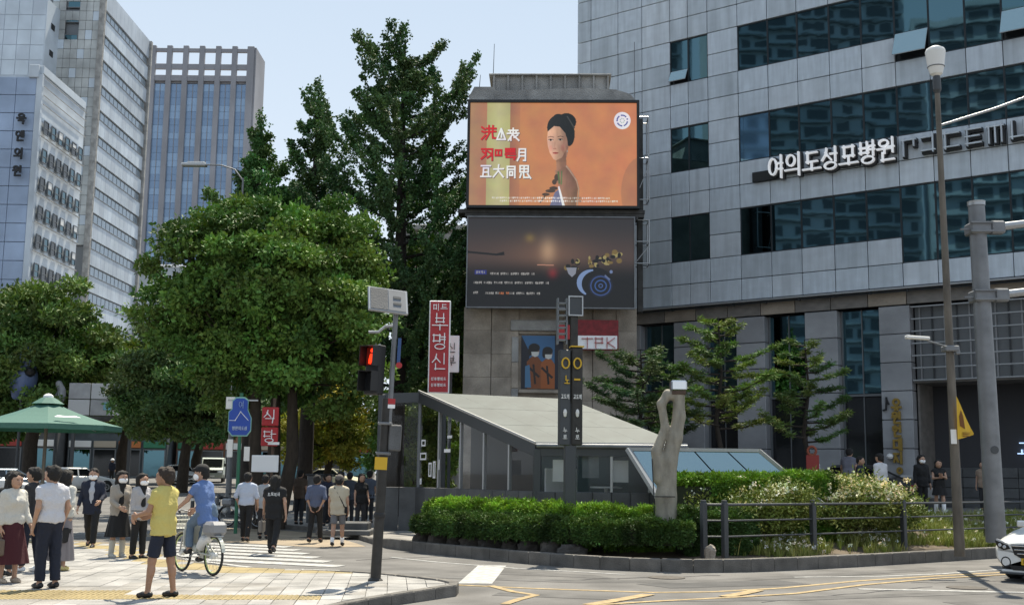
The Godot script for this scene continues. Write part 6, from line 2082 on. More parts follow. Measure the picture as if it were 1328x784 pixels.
	shrub("flowering_shrub_low", "narrow shrub with white flowers beside the big blossom shrub's right", V(9.5, .55, -29.6), V(.6, .65, .5), 1800, bush, .9, Color(.14, .19, .04), Color(.82, .80, .66), 500, 67)
	# grass and wild flowers on the bank
	var blade := MB.new()
	var br := RandomNumberGenerator.new()
	br.seed = 9
	for k in 9:
		var a := br.randf() * TAU
		var d := V(cos(a), 0, sin(a))
		var s := V(-d.z, 0, d.x) * .006
		var p := d * br.randf() * .05
		var t := p + d * br.randf_range(.03, .1) + V(0, br.randf_range(.14, .26), 0)
		var m := p.lerp(t, .5) + V(0, .04, 0)
		blade.quad(p - s, p + s, m + s * .8, m - s * .8); blade.tri(m - s * .8, m + s * .8, t)
	var gs := Scatter.new(71)
	var fl := Scatter.new(72)
	var a1 := P2([4.5, -24.35, 7.0, -25.65, 11.4, -29.1, 17.0, -33.5])
	var a2 := P2([4.8, -27.6, 7.4, -30.6, 12.0, -33.4, 16.8, -35.9])
	for i in 9500:
		var u := gs.r.randf()
		var v := gs.r.randf()
		var p: Vector2 = path_at(a1, u * path_len(a1))[0].lerp(path_at(a2, u * path_len(a2))[0], v)
		var patch := sin(p.x * 2.3) + sin(p.y * 3.1 + p.x) + gs.r.randfn() * .5
		if v < .16 and patch < .9: continue
		if patch < -.55: continue
		var y := lerpf(.17, .72, smoothstep(0, 1, v))
		var xf := Transform3D(Basis(Vector3.UP, gs.r.randf() * TAU).scaled(Vector3(1, gs.r.randf_range(.45, 1.0), 1) * gs.r.randf_range(.7, 1.8)), V(p.x, y, p.y))
		gs.xf.append(xf)
		var c := Color(.19, .25, .05).lerp(Color(.36, .32, .13), gs.r.randf() * .7)
		gs.col.append(c)
		if gs.r.randf() < (.3 if p.x < 9 else .08): fl.add(V(p.x, y + gs.r.randf_range(.1, .3), p.y), .8, Color(.82, .82, .74))
	tag(stuff(gs.build(blade.mesh(), M.leaf), "wild_grass"), "rough sunlit grass and weeds on the fenced bank", "grass")
	tag(stuff(fl.build(leaf_cluster(32, 8, .03, .045, .045), M.leaf), "wild_flowers"), "tiny white wild flowers scattered through the fenced grass", "flowers")

# ---------------------------------------------------------------- vehicles
func car(label: String, at: Vector3, turn: float, paint: Material, group := "", taxi := false) -> Node3D:
	var o := thing("taxi" if taxi else "parked_car", label, "car", at, turn, group)
	var zs := [-2.35, -2.28, -2.0, -1.6, -1.2, -.6, 0.0, .6, 1.0, 1.4, 1.8, 2.05, 2.2, 2.3, 2.36]
	var rings := []
	for z in zs:
		var e: float = absf(z) / 2.36
		var w := .91 * (1.0 - .16 * pow(e, 5)) * (1.0 if e < .985 else .94)
		if z > 2.1: w *= .975
		var sh: float
		if z > .9: sh = lerpf(.97, .74, smoothstep(.9, 2.36, z))
		else: sh = lerpf(.99, .97, smoothstep(-2, .9, z)) - (.1 if z < -2.2 else 0.0)
		var b := .22 + .06 * pow(e, 6)
		if z > 2.33: sh -= .08
		var pts := []
		for q in [[.84, b], [.95, b + .1], [1.0, .46], [1.0, .62], [.985, sh - .1], [.93, sh - .02], [.75, sh + .015], [.4, sh + .045], [0, sh + .055]]: pts.append(V(w * q[0], q[1], z))
		for i in range(7, -1, -1): pts.append(V(-pts[i].x, pts[i].y, z))
		rings.append(pts)
	var st := SurfaceTool.new()
	st.begin(Mesh.PRIMITIVE_TRIANGLES)
	st.set_smooth_group(0)
	var m: int = rings[0].size()
	for i in rings.size() - 1:
		for j in m - 1:
			var a: Vector3 = rings[i][j]
			var b: Vector3 = rings[i][j + 1]
			var c: Vector3 = rings[i + 1][j + 1]
			var d: Vector3 = rings[i + 1][j]
			for p in [a, b, c, a, c, d]: st.add_vertex(p)
	st.set_smooth_group(-1)
	for e in [0, rings.size() - 1]:
		var cc: Vector3 = (rings[e][0] + rings[e][m - 1]) * .5 + V(0, .2, 0)
		for j in m - 1:
			if e == 0:
				for p in [cc, rings[e][j + 1], rings[e][j]]: st.add_vertex(p)
			else:
				for p in [cc, rings[e][j], rings[e][j + 1]]: st.add_vertex(p)
	st.generate_normals()
	part("body", st.commit(), paint, o)
	part("underbody", boxm(V(1.5, .2, 4.3), .05, V(0, .24, 0)), M.black, o)
	# greenhouse
	var bl := [V(.80, .96, 1.0), V(.61, 1.42, .2), V(.60, 1.42, -.85), V(.76, .98, -1.75)]
	var mir := func(p: Vector3) -> Vector3: return V(-p.x, p.y, p.z)
	var ws := MB.new()
	ws.quad(mir.call(bl[0]), bl[0], bl[1], mir.call(bl[1]))
	part("windscreen", ws.mesh(), M.black_glass, o)
	var rw := MB.new()
	rw.quad(bl[3], mir.call(bl[3]), mir.call(bl[2]), bl[2])
	part("rear_window", rw.mesh(), M.black_glass, o)
	for s in [1, -1]:
		var sw := MB.new()
		var q := []
		for p in bl: q.append(V(p.x * s, p.y, p.z))
		if s > 0: sw.quad(q[0], q[3], q[2], q[1])
		else: sw.quad(q[3], q[0], q[1], q[2])
		part("side_window", sw.mesh(), M.black_glass, o)
		part("pillar", MB.new().bar(q[0], q[1], .06, .05).bar(q[2], q[3], .1, .05).bar(V(.79 * s, .97, -.35), V(.625 * s, 1.41, -.35), .08, .04).mesh(), paint, o)
		part("mirror", boxm(V(.2, .13, .11), .04), paint, o, V(.98 * s, 1.0, .72))
	var rf := MB.new()
	rf.prism(PackedVector2Array([Vector2(-.66, 1.39), Vector2(.66, 1.39), Vector2(.6, 1.45), Vector2(.3, 1.475), Vector2(-.3, 1.475), Vector2(-.6, 1.45)]), -.92, .26)
	part("roof", rf.mesh(), paint, o)
	for s in [1, -1]:
		for z in [1.42, -1.38]:
			part("wheel_arch", MB.new().lathe([Vector2(0, 0), Vector2(.37, 0), Vector2(.37, .03), Vector2(0, .03)], 20, Transform3D(Basis(Vector3.FORWARD, PI / 2 * s), V(.885 * s, .36, z))).mesh(), M.black, o)
			var wh := part("wheel", MB.new().lathe([Vector2(.2, -.1), Vector2(.3, -.1), Vector2(.32, -.07), Vector2(.32, .07), Vector2(.3, .1), Vector2(.2, .1)], 20, Transform3D(Basis(Vector3.FORWARD, PI / 2 * s), V(.82 * s, .32, z))).mesh(), M.rubber, o)
			part("rim", MB.new().lathe([Vector2(.21, .08), Vector2(.19, .11), Vector2(.1, .09), Vector2(.0, .1)], 10, Transform3D(Basis(Vector3.FORWARD, PI / 2 * s), V(.82 * s, .32, z)), true).mesh(), M.light_metal, wh)
	# face
	var lamp := mk(.55, .56, .58, .08, .3)
	for s in [1, -1]:
		var hl := part("headlight", MB.new().prism(PackedVector2Array([Vector2(.45 * s, .60), Vector2(.58 * s, .57), Vector2(.70 * s, .63), Vector2(.735 * s, .74), Vector2(.62 * s, .71), Vector2(.49 * s, .66)]), 2.26, 2.375).mesh(), M.black_glass, o)
		for k in 2: part("lens", MB.new().lathe([Vector2(0, .012), Vector2(.026, .008), Vector2(.034, 0)], 12, Transform3D(Basis(Vector3.RIGHT, PI / 2), V((.56 + k * .085) * s, .628 + k * .03, 2.375))).mesh(), lamp, hl)
		part("side_glow", MB.new().bar(V(.5 * s, .685, 2.37), V(.72 * s, .755, 2.33), .03, .03).mesh(), lamp, hl)
		var fg := part("fog_lamp", MB.new().torus(.085, .02, Transform3D(Basis(Vector3.RIGHT, PI / 2), V(.55 * s, .36, 2.345)), 16, 6).mesh(), M.black, o)
		part("lens", MB.new().lathe([Vector2(0, .03), Vector2(.05, .02), Vector2(.07, 0)], 14, Transform3D(Basis(Vector3.RIGHT, PI / 2), V(.55 * s, .36, 2.33))).mesh(), lamp, fg)
		part("tail_light", boxm(V(.3, .16, .06), .03), M.red, o, V(.62 * s, .78, -2.33))
	var gr := part("grille", MB.new().prism(PackedVector2Array([Vector2(-.44, .68), Vector2(.44, .68), Vector2(.38, .50), Vector2(.26, .44), Vector2(-.26, .44), Vector2(-.38, .50)]), 2.3, 2.375).mesh(), M.black, o)
	for k in 3: part("chrome_bar", boxm(V(.84 - k * .1, .022, .03), .006), M.chrome, gr, V(0, .655 - k * .07, 2.385))
	part("intake", MB.new().prism(PackedVector2Array([Vector2(-.5, .30), Vector2(.5, .30), Vector2(.42, .22), Vector2(-.42, .22)]), 2.25, 2.36).mesh(), M.black, o)
	part("bumper_lip", boxm(V(1.3, .05, .3), .02), paint, o, V(0, .2, 2.2))
	var pt := part("plate", boxm(V(.5, .12, .02), .004), M.yellow if taxi else M.white, o, V(0, .38, 2.385))
	for k in 4: part("character", letter_mesh(hangul("바도노오"[k]), .07, .085, .016, .006), M.black, pt, V(-.2 + k * .11, -.042, .012))
	if taxi:
		part("roof_sign", boxm(V(.6, .14, .2), .04), M.white_plastic, o, V(0, 1.53, -.2))
		part("splitter", boxm(V(1.3, .03, .25), .01), M.steel_dark, o, V(0, .16, 2.3))
	return o

func van(label: String, at: Vector3, turn: float) -> void:
	var o := thing("delivery_van", label, "van", at, turn)
	var pm := mk(.45, .50, .46, .4)
	var prof := PackedVector2Array([Vector2(-2.4, .35), Vector2(2.15, .35), Vector2(2.3, .6), Vector2(2.25, 1.0), Vector2(1.75, 1.2), Vector2(1.15, 1.9), Vector2(.9, 1.98), Vector2(-2.35, 1.98), Vector2(-2.45, 1.6)])
	var yz := Transform3D(Basis(V(0, 0, 1), V(0, 1, 0), V(-1, 0, 0)), Vector3.ZERO)
	part("body", MB.new().prism(prof, -.85, .85, yz).mesh(), pm, o)
	part("windscreen", MB.new().bar(V(0, 1.25, 1.76), V(0, 1.84, 1.24), 1.5, .05, Vector3(0, .6, 1)).mesh(), M.black_glass, o)
	for s in [1, -1]:
		part("side_window", boxm(V(.03, .5, 1.0), .01), M.black_glass, o, V(.86 * s, 1.5, .55))
		part("headlight", boxm(V(.28, .2, .06), .03), M.chrome, o, V(.62 * s, .85, 2.27))
		part("mirror", boxm(V(.14, .25, .1), .03), M.black, o, V(.98 * s, 1.4, 1.3))
		for z in [1.4, -1.5]: part("wheel", MB.new().lathe([Vector2(0, -.1), Vector2(.3, -.1), Vector2(.33, -.06), Vector2(.33, .06), Vector2(.3, .1), Vector2(0, .1)], 16, Transform3D(Basis(Vector3.FORWARD, PI / 2), V(.8 * s, .33, z))).mesh(), M.rubber, o)
	part("grille", boxm(V(.8, .2, .05), .02), M.black, o, V(0, .85, 2.27))
	part("plate", boxm(V(.45, .12, .03)), M.white, o, V(0, .5, 2.3))

func bicycle(label: String, at: Vector3, turn: float, main: Material, accent: Material) -> Node3D:
	var o := thing("bicycle", label, "bicycle", at, turn)
	for z in [.56, -.56]:
		var xf := Transform3D(Basis(Vector3.FORWARD, PI / 2), V(0, .325, z))
		var w := part("wheel", MB.new().torus(.305, .022, xf, 32, 8).mesh(), M.rubber, o)
		part("rim", MB.new().torus(.282, .011, xf, 32, 6).mesh(), accent, w)
		var sp := MB.new()
		for k in 18:
			var a := TAU * k / 18
			sp.tube([V(.02 * (1 if k % 2 else -1), .325, z), V(0, .325 + sin(a) * .28, z + cos(a) * .28)], [.0022], 3, false)
		part("spokes", sp.mesh(), M.light_metal, w)
		part("hub", MB.new().lathe([Vector2(0, -.05), Vector2(.05, -.045), Vector2(.055, .045), Vector2(0, .05)], 12, xf).mesh(), M.white_plastic, w)
		var fd := MB.new()
		for k in 14:
			var a0 := lerpf(.2, 2.7, k / 14.0)
			var a1 := lerpf(.2, 2.7, (k + 1) / 14.0)
			var p0 := V(0, .325 + sin(a0) * .345, z - cos(a0) * .345)
			var p1 := V(0, .325 + sin(a1) * .345, z - cos(a1) * .345)
			fd.bar(p0, p1, .06, .012, (p0 - V(0, .325, z)).normalized())
		part("mudguard", fd.mesh(), main, o)
	var f := MB.new()
	f.tube([V(0, .86, .38), V(0, .62, .46), V(0, .5, .44)], [.025], 8)
	f.tube([V(0, .64, .44), V(0, .44, .24), V(0, .38, -.05)], [.055, .07, .065], 10)
	f.tube([V(0, .34, -.05), V(0, .78, -.2)], [.024], 8)
	f.tube([V(0, .34, -.05), V(.05, .325, -.56)], [.016], 6); f.tube([V(0, .62, -.16), V(.05, .325, -.56)], [.014], 6); f.tube([V(0, .62, -.16), V(-.05, .325, -.56)], [.014], 6)
	part("frame", f.mesh(), main, o)
	var fk := MB.new()
	for s in [-1, 1]: fk.tube([V(0, .66, .455), V(.05 * s, .58, .48), V(.05 * s, .325, .56)], [.018, .016, .012], 7)
	part("fork", fk.mesh(), M.light_metal, o)
	part("handlebar", MB.new().tube([V(-.28, 1.02, .2), V(-.2, 1.04, .32), V(0, 1.0, .36), V(.2, 1.04, .32), V(.28, 1.02, .2)], [.013], 8).tube([V(0, .84, .39), V(0, 1.0, .36)], [.018], 8).mesh(), M.light_metal, o)
	for s in [-1, 1]: part("grip", MB.new().tube([V(.28 * s, 1.02, .2), V(.31 * s, 1.01, .1)], [.019], 8).mesh(), M.black, o)
	var sd := SDF.new(V(-.16, .78, -.42), V(.16, .98, .02), .015)
	sd.cap(V(-.06, .88, -.29), V(.06, .88, -.29), .05, .05, .04).cap(V(0, .88, -.27), V(0, .875, -.06), .05, .025, .04)
	part("saddle", join_nets([[sd.nets(), Transform3D.IDENTITY]]), M.black, o)
	part("seat_post", MB.new().tube([V(0, .7, -.18), V(0, .86, -.22)], [.016], 8).mesh(), M.light_metal, o)
	var bk := MB.new()
	for k in 4:
		for s in [-1.0, 1.0]: bk.tube([V(-.17, .72 + k * .07, .62 + .14 * s), V(.17, .72 + k * .07, .62 + .14 * s)], [.006], 4).tube([V(.17 * s, .72 + k * .07, .48), V(.17 * s, .72 + k * .07, .76)], [.006], 4)
	for k in 7:
		for s in [-1.0, 1.0]: bk.tube([V(-.17 + k * .057, .72, .62 + .14 * s), V(-.17 + k * .057, .95, .62 + .14 * s)], [.005], 4)
	bk.box(V(0, .72, .62), V(.34, .012, .28))
	part("basket", bk.mesh(), main, o)
	part("chain_guard", MB.new().prism(PackedVector2Array([Vector2(.07, .40), Vector2(.05, .26), Vector2(-.1, .25), Vector2(-.58, .28), Vector2(-.58, .38)]), .05, .07, Transform3D(Basis(V(0, 0, 1), V(0, 1, 0), V(-1, 0, 0)), V(0, 0, 0))).mesh(), main, o)
	part("crank", MB.new().tube([V(.1, .34, -.05), V(.1, .26, .1)], [.012], 6).tube([V(-.1, .34, -.05), V(-.1, .42, -.2)], [.012], 6).tube([V(-.1, .34, -.05), V(.1, .34, -.05)], [.015], 6).mesh(), M.light_metal, o)
	for s in [-1, 1]: part("pedal", boxm(V(.09, .02, .08), .005), M.black, o, V(.15 * s, .34 - .08 * s, -.05 + .15 * s))
	part("leg_shield", MB.new().prism(PackedVector2Array([Vector2(-.16, .36), Vector2(.16, .36), Vector2(.2, .6), Vector2(.15, .82), Vector2(-.15, .82), Vector2(-.2, .6)]), -.012, .012, Transform3D(Basis(Vector3.RIGHT, -.25), V(0, .1, .3))).mesh(), main, o)
	part("rear_bag", boxm(V(.3, .22, .34), .05), M.pillar_b, o, V(0, .76, -.56))
	part("rear_carrier", boxm(V(.14, .02, .42), .006), M.light_metal, o, V(0, .64, -.54))
	var cs := SDF.new(V(-.2, .3, -.6), V(.2, .75, .1), .02)
	cs.cap(V(0, .46, -.12), V(0, .56, -.2), .085, .08, .05).cap(V(0, .5, -.2), V(0, .6, -.42), .07, .05, .05)
	part("lock_case", join_nets([[cs.nets(), Transform3D.IDENTITY]]), M.white_plastic, o)
	return o

# ---------------------------------------------------------------- people
var _heads := {}
var _hands := {}

func head_net(cell: float) -> Array:
	var key := int(cell * 1000)
	if _heads.has(key): return _heads[key]
	var s := SDF.new(V(-.14, -.26, -.16), V(.14, .16, .17), cell)
	s.cap(V(0, .02, -.025), V(0, .025, .015), .092, .088, .05).cap(V(-.02, -.03, .03), V(.02, -.03, .03), .062, .062, .05)
	s.cap(V(0, -.085, .055), V(0, -.09, .06), .032, .03, .05).cap(V(-.035, -.06, .02), V(.035, -.06, .02), .035, .035, .04)
	s.cap(V(0, -.06, -.03), V(0, -.175, -.032), .056, .056, .05)
	s.cap(V(0, .01, .098), V(0, -.03, .114), .009, .014, .015).cap(V(-.012, -.034, .104), V(.012, -.034, .104), .011, .011, .012)
	s.cap(V(-.055, .032, .082), V(.055, .032, .082), .012, .012, .02)
	s.cap(V(-.022, -.066, .098), V(.022, -.066, .098), .009, .009, .012)
	for d in [-1, 1]:
		s.cap(V(.093 * d, .015, -.01), V(.09 * d, -.03, -.005), .018, .012, .015)
		s.cap(V(.034 * d, .012, .112), V(.034 * d, .012, .112), .018, .018, .01, false, true)
	_heads[key] = s.nets()
	return _heads[key]

func hand_net(cell: float) -> Array:        # a left hand hanging down: palm towards -x, thumb towards +z
	var key := int(cell * 1000)
	if _hands.has(key): return _hands[key]
	var s := SDF.new(V(-.08, -.23, -.07), V(.05, .05, .1), cell)
	s.cap(V(0, .03, 0), V(0, -.02, 0), .027, .025, .02)
	var zz := [.03, .01, -.01, -.028]
	var ln := [.95, 1.05, 1.0, .8]
	for k in 4:
		var z: float = zz[k]
		s.cap(V(0, -.01, z * .5), V(0, -.085, z), .017, .0135, .012)
		var p := V(0, -.085, z)
		var a := .2 + .06 * k
		for q in [[.042, .0115, .010], [.028, .010, .009], [.022, .009, .0075]]:
			var e: Vector3 = p + V(-sin(a), -cos(a), 0) * q[0] * ln[k]
			s.cap(p, e, max(q[1], cell * .8), max(q[2], cell * .8), .004)
			p = e; a += .32
	var t := V(0, -.025, .026)
	for q in [[V(-.012, -.032, .024), .0145, .0125], [V(-.01, -.03, .008), .012, .0105], [V(-.008, -.024, .002), .0105, .009]]:
		s.cap(t, t + q[0], max(q[1], cell * .8), max(q[2], cell * .8), .008)
		t += q[0]
	_hands[key] = s.nets()
	return _hands[key]

func person(label: String, at: Vector3, turn: float, P: Dictionary, group := "") -> Node3D:
	var o := thing("person", label, "person", at, deg_to_rad(turn), group)
	var hh: float = P.get("h", 1.72)
	var k := hh / 1.72
	var fem: bool = P.get("fem", false)
	var cell: float = P.get("cell", .022)
	var fine := cell < .02
	var skin: Material = P.get("skin", M.skin)
	# joints
	var lt: Array = P.get("l", [.05, .06])
	var rt: Array = P.get("r", [-.05, .04])
	var hipw := .088 if not fem else .085
	var spread: float = P.get("spread", .02)
	var legs := []
	for q in [[1.0, lt], [-1.0, rt]]:
		var hip := V(hipw * q[0], 0, 0)
		var a: float = q[1][0]
		var b: float = a - float(q[1][1])
		var knee := hip + V(spread * q[0], -cos(a), sin(a)) * .43
		var ank := knee + V(spread * .5 * q[0], -cos(b), sin(b)) * .41
		var fp: float = q[1][2] if q[1].size() > 2 else maxf(0.0, -b - .25) * .8
		legs.append([hip, knee, ank, fp])
	var low: float = min(legs[0][2].y - .5 * .0, legs[1][2].y)
	var hy: float = P.get("seat", -low + .075)
	for l in legs:
		for i in 3: l[i].y += hy
	var lean: float = P.get("lean", .03)
	var tw: float = P.get("twist", 0.0)
	var up := Transform3D(Basis(Vector3.UP, tw) * Basis(Vector3.RIGHT, lean), V(0, hy, 0))
	var sw := .165 if fem else .19
	var arms := []
	for q in [[1.0, P.get("la", [.05, .12, .2, .0])], [-1.0, P.get("ra", [.0, .12, .2, .0])]]:
		var sd: float = q[0]
		var A: Array = q[1]
		var sh := V(sw * sd, .50, -.015)
		var ud := V(sin(A[1]) * sd, -cos(A[0]) * cos(A[1]), sin(A[0]))
		ud = ud.normalized()
		var pa: float = A[0] + A[2]
		var fd := V(sin(A[1]) * .6 * sd - sin(A[3]) * sd, -cos(pa), sin(pa)).normalized()
		var el := sh + ud * .285
		var wr := el + fd * .25
		arms.append([up * sh, up * el, up * wr, (up.basis * fd).normalized(), sd])
	var neck := up * V(0, .55, -.02)
	var hp: float = P.get("nod", 0.0)
	var headx := Transform3D(up.basis * Basis(Vector3.UP, P.get("look", 0.0)) * Basis(Vector3.RIGHT, hp - lean * .6), up * V(0, .695, .012))
	var lo := V(-.75, -.05, -.75)
	var hi := V(.75, 1.75, .75)
	for l in legs:
		for i in 3: lo = lo.min(l[i] - V(.2, .15, .3))
	lo = V(INF, INF, INF); hi = -lo
	for l in legs:
		for i in 3:
			lo = lo.min(l[i] - V(.2, .14, .22)); hi = hi.max(l[i] + V(.2, .2, .22))
	for a in arms:
		for i in 3:
			lo = lo.min(a[i] - V(.16, .16, .18)); hi = hi.max(a[i] + V(.16, .18, .18))
	var W := .92 if fem else 1.0
	var torso := func(s: SDF, g: float, bot: float) -> void:
		for d in [-1, 1]:
			s.cap(up * V(.07 * d * W, .30, .0), up * V(.085 * d * W, .42, .0), .098 * W + g, .10 * W + g, .06)
			s.cap(up * V(.055 * d, .12, .0), up * V(.07 * d * W, .30, .0), .088 * W + g, .098 * W + g, .06)
			s.cap(up * V(sw * .4 * d, .505, -.012), up * V(sw * .96 * d, .475, -.015), .055 + g, .047 + g, .05)
			if fem: s.cap(up * V(.065 * d, .36, .085), up * V(.065 * d, .36, .088), .055 + g, .055 + g, .05)
			s.cap(up * V(.07 * d, bot, .0), up * V(.055 * d, .12, .0), .108 + g, .09 * W + g, .06)
	# the body: one continuous skin surface with head and hands
	var bd := SDF.new(lo, hi, cell)
	torso.call(bd, -.014, .0)
	bd.cap(up * V(0, .53, -.012), up * V(0, .6, -.01), .052, .054, .04)
	for l in legs:
		bd.cap(l[0], l[1], .083, .054, .04).cap(l[1], l[2], .054, .036, .03)
		bd.cap(l[1].lerp(l[2], .28) + V(0, 0, -.015), l[1].lerp(l[2], .4) + V(0, 0, -.014), .05, .046, .03)
		bd.cap(l[2] + V(0, -.02, -.02), l[2] + V(0, -.045, .12), .034, .028, .03)
	for a in arms: bd.cap(a[0] + V(0, -.015, 0), a[1], .043, .04, .03).cap(a[1], a[2], .041, .026, .02)
	var nets := [[bd.nets(), Transform3D.IDENTITY], [head_net(.008 if fine else .012), headx]]
	for a in arms:
		var y: Vector3 = -a[3]
		var z: Vector3 = (up.basis * V(-a[4] * .2, .5, .9))
		z = (z - y * z.dot(y)).normalized()
		var x := y.cross(z)
		var b := Basis(x, y, z)
		if a[4] < 0: b = Basis(-x, y, z)
		nets.append([hand_net(.0045 if fine else .007), Transform3D(b, a[2] + a[3] * .01)])
	part("body", join_nets(nets), skin, o)
	# clothes
	var topm: Material = P.get("top", M.white)
	var sl: String = P.get("sleeve", "short")
	var hem: float = P.get("hem", -.06)
	var ts := SDF.new(lo, hi, cell)
	torso.call(ts, P.get("loose", .014), .09)
	ts.cap(up * V(0, .36, -.0), up * V(0, .5, -.012), .09, .068, .05)
	if true:
		for d in [-1, 1]: ts.cap(up * V(.055 * d, .12, 0), up * V(.068 * d, min(hem, .06) - .04, 0), .112, .126 + .4 * float(P.get("loose", .014)), .05, true)
	for a in arms:
		var f := .62 if sl == "short" else (.25 if sl == "none" else 1.0)
		ts.cap(a[0] + V(0, -.012, 0), a[0].lerp(a[1], f), .058, .062 if f < 1 else .054, .03, f < 1.0)
		if sl == "long": ts.cap(a[1], a[1].lerp(a[2], .95), .054, .042, .02, true)
		if sl == "half": ts.cap(a[1], a[1].lerp(a[2], .25), .056, .056, .02, true)
	ts.cap(up * V(0, .53, -.02), up * V(0, .565, -.018), .075, .068, .03, true)
	part(P.get("topname", "shirt"), join_nets([[folded(ts.nets(), .0095, at.x * 7.0), Transform3D.IDENTITY]]), topm, o)
	var bm: Material = P.get("bot", M.black)
	var bt: String = P.get("bottom", "trousers")
	var br := SDF.new(lo, hi, cell)
	for d in [-1, 1]: br.cap(V(.06 * d, hy + .02, 0), V(.06 * d, hy + .1, 0), .122, .108, .05)
	if bt in ["trousers", "shorts"]:
		for l in legs:
			if bt == "shorts": br.cap(l[0], l[0].lerp(l[1], .88), .092, .086, .02, true)
			else:
				var wd: float = P.get("wide", 0.0)
				br.cap(l[0], l[1], .098, .072 + wd, .04).cap(l[1], l[1].lerp(l[2], .93), .072 + wd, .062 + wd * 1.4, .02, true)
		part(bt, join_nets([[folded(br.nets(), .009, at.z * 5.0), Transform3D.IDENTITY]]), bm, o)
	else:
		part("waistband", join_nets([[br.nets(), Transform3D.IDENTITY]]), bm, o)
		var y1: float = P.get("skirt", .35)
		var sk := MB.new()
		var rows := []
		for i in 9:
			var u := i / 8.0
			var y := lerpf(hy + .1, y1, u)
			var ra := lerpf(.128, P.get("flare", .25), pow(u, .8))
			var ring := []
			for j in 40:
				var an := TAU * j / 40
				var fold := 1.0 + .09 * u * sin(an * 9.0 + sin(an * 2) * 2) * .8
				ring.append(V(cos(an) * ra * 1.12 * fold, y, sin(an) * ra * .92 * fold))
			rows.append(ring)
		for i in 8:
			for j in 40:
				var g := (j + 1) % 40
				var q := [rows[i + 1][j], rows[i + 1][g], rows[i][g], rows[i][j]]
				var nn := []
				for p in q: nn.append(V(p.x, .08, p.z).normalized())
				sk.quad(q[1], q[0], q[3], q[2])
		part("skirt", sk.mesh(), bm, o)
	for l in legs:
		var sh := SDF.new(l[2] - V(.1, .16, .2), l[2] + V(.1, .1, .28), .014 if fine else .02)
		var c := cos(float(l[3]))
		var s2 := sin(float(l[3]))
		var toe := V(0, -.045 * c - .15 * s2, .15 * c - .045 * s2)
		sh.cap(l[2] + V(0, -.03, -.04), l[2] + toe * .5 + V(0, -.018, 0), .042, .042, .03).cap(l[2] + toe * .5 + V(0, -.018, 0), l[2] + toe, .042, .03, .03)
		if P.get("socks", false): part("sock", join_nets([[_cap_net(l[2] + V(0, -.02, 0), l[2].lerp(l[1], .3), .045, .054, .014), Transform3D.IDENTITY]]), M.white, o)
		if P.get("boots", false): sh.cap(l[2] + V(0, -.02, -.01), l[2] + V(0, .09, -.01), .05, .052, .03, true)
		part("shoe", join_nets([[sh.nets(), Transform3D.IDENTITY]]), P.get("shoes", M.black), o)
		if P.get("boots", false): part("boot_shaft", join_nets([[_cap_net(l[2], l[2].lerp(l[1], .7), .05, .066, .016), Transform3D.IDENTITY]]), P.get("shoes", M.black), o)
	# hair
	var hs: String = P.get("hair", "short")
	var hc: Material = P.get("hairm", M.hair)
	var hn := SDF.new(V(-.2, -.6, -.26), V(.2, .2, .16), .011 if fine else .016)
	hn.cap(V(0, .045, -.035), V(0, .04, -.01), .102, .098, .03).cap(V(0, -.02, -.06), V(0, .02, -.05), .085, .09, .03)
	hn.cap(V(-.06, .09, .03), V(.06, .09, .035), .035, .035, .03)
	if hs == "short":
		for d in [-1, 1]: hn.cap(V(.085 * d, .04, -.01), V(.085 * d, -.02, -.025), .02, .012, .02)
	else:
		var ln := .16 if hs == "bob" else .42
		for d in [-1, 1]: hn.cap(V(.07 * d, .03, -.03), V(.075 * d, -ln * .8, -.05), .05, .045, .04)
		hn.cap(V(0, 0, -.07), V(0, -ln, -.085), .085, .07, .05)
	part("hair", join_nets([[folded(hn.nets(), .016, at.x * 3.0 + at.z), headx]]), hc, o)
	var face := part("face_features", _eyes(), M.black, o)
	face.transform = headx
	if P.has("mask"):
		var mk2 := SDF.new(V(-.12, -.16, -.02), V(.12, .03, .17), .011)
		mk2.cap(V(-.03, -.05, .048), V(.03, -.05, .048), .063, .063, .03).cap(V(0, -.035, .093), V(0, -.075, .085), .026, .026, .03)
		mk2.cap(V(0, .02, .0), V(0, .02, .02), .08, .08, .01, false, true)
		part("mask", join_nets([[mk2.nets(), headx]]), P.mask, o)
	if P.has("cap"):
		var cp := SDF.new(V(-.16, -.02, -.17), V(.16, .2, .24), .012)
		cp.cap(V(0, .06, -.03), V(0, .06, .0), .112, .11, .03).cap(V(-.04, .055, .12), V(.04, .055, .12), .03, .03, .04)
		cp.cap(V(-.2, -.08, 0), V(.2, -.08, 0), .11, .11, .01, false, true)
		part("cap", join_nets([[cp.nets(), headx]]), P.cap, o)
	if P.has("helmet"):
		part("helmet", MB.new().lathe([Vector2(.15, .02), Vector2(.155, .05), Vector2(.135, .13), Vector2(.08, .175), Vector2(0, .185)], 16).mesh(), P.helmet, o).transform = headx
	if P.has("front"):          # an open jacket shows the shirt
		var fr := SDF.new(V(-.2, hy - .05, -.2), V(.2, hy + .62, .35), .018)
		fr.cap(up * V(0, .08, .075), up * V(0, .34, .085), .06, .075, .03).cap(up * V(0, .34, .085), up * V(0, .5, .05), .075, .062, .03)
		part("shirt_front", join_nets([[fr.nets(), Transform3D.IDENTITY]]), P.front, o)
	if P.has("bag"):
		var bb := part("bag", boxm(V(.1, .26, .3), .03), P.bag, o, V(.0, 0, 0))
		var side: float = P.get("bagside", -1.0)
		var w: Vector3 = arms[0 if side > 0 else 1][2]
		bb.position = w + V(.03 * side, -.32, .0)
		part("bag_strap", MB.new().tube([bb.position + V(0, .12, -.1), w + V(0, -.06, 0), bb.position + V(0, .12, .1)], [.01], 5).mesh(), P.bag, o)
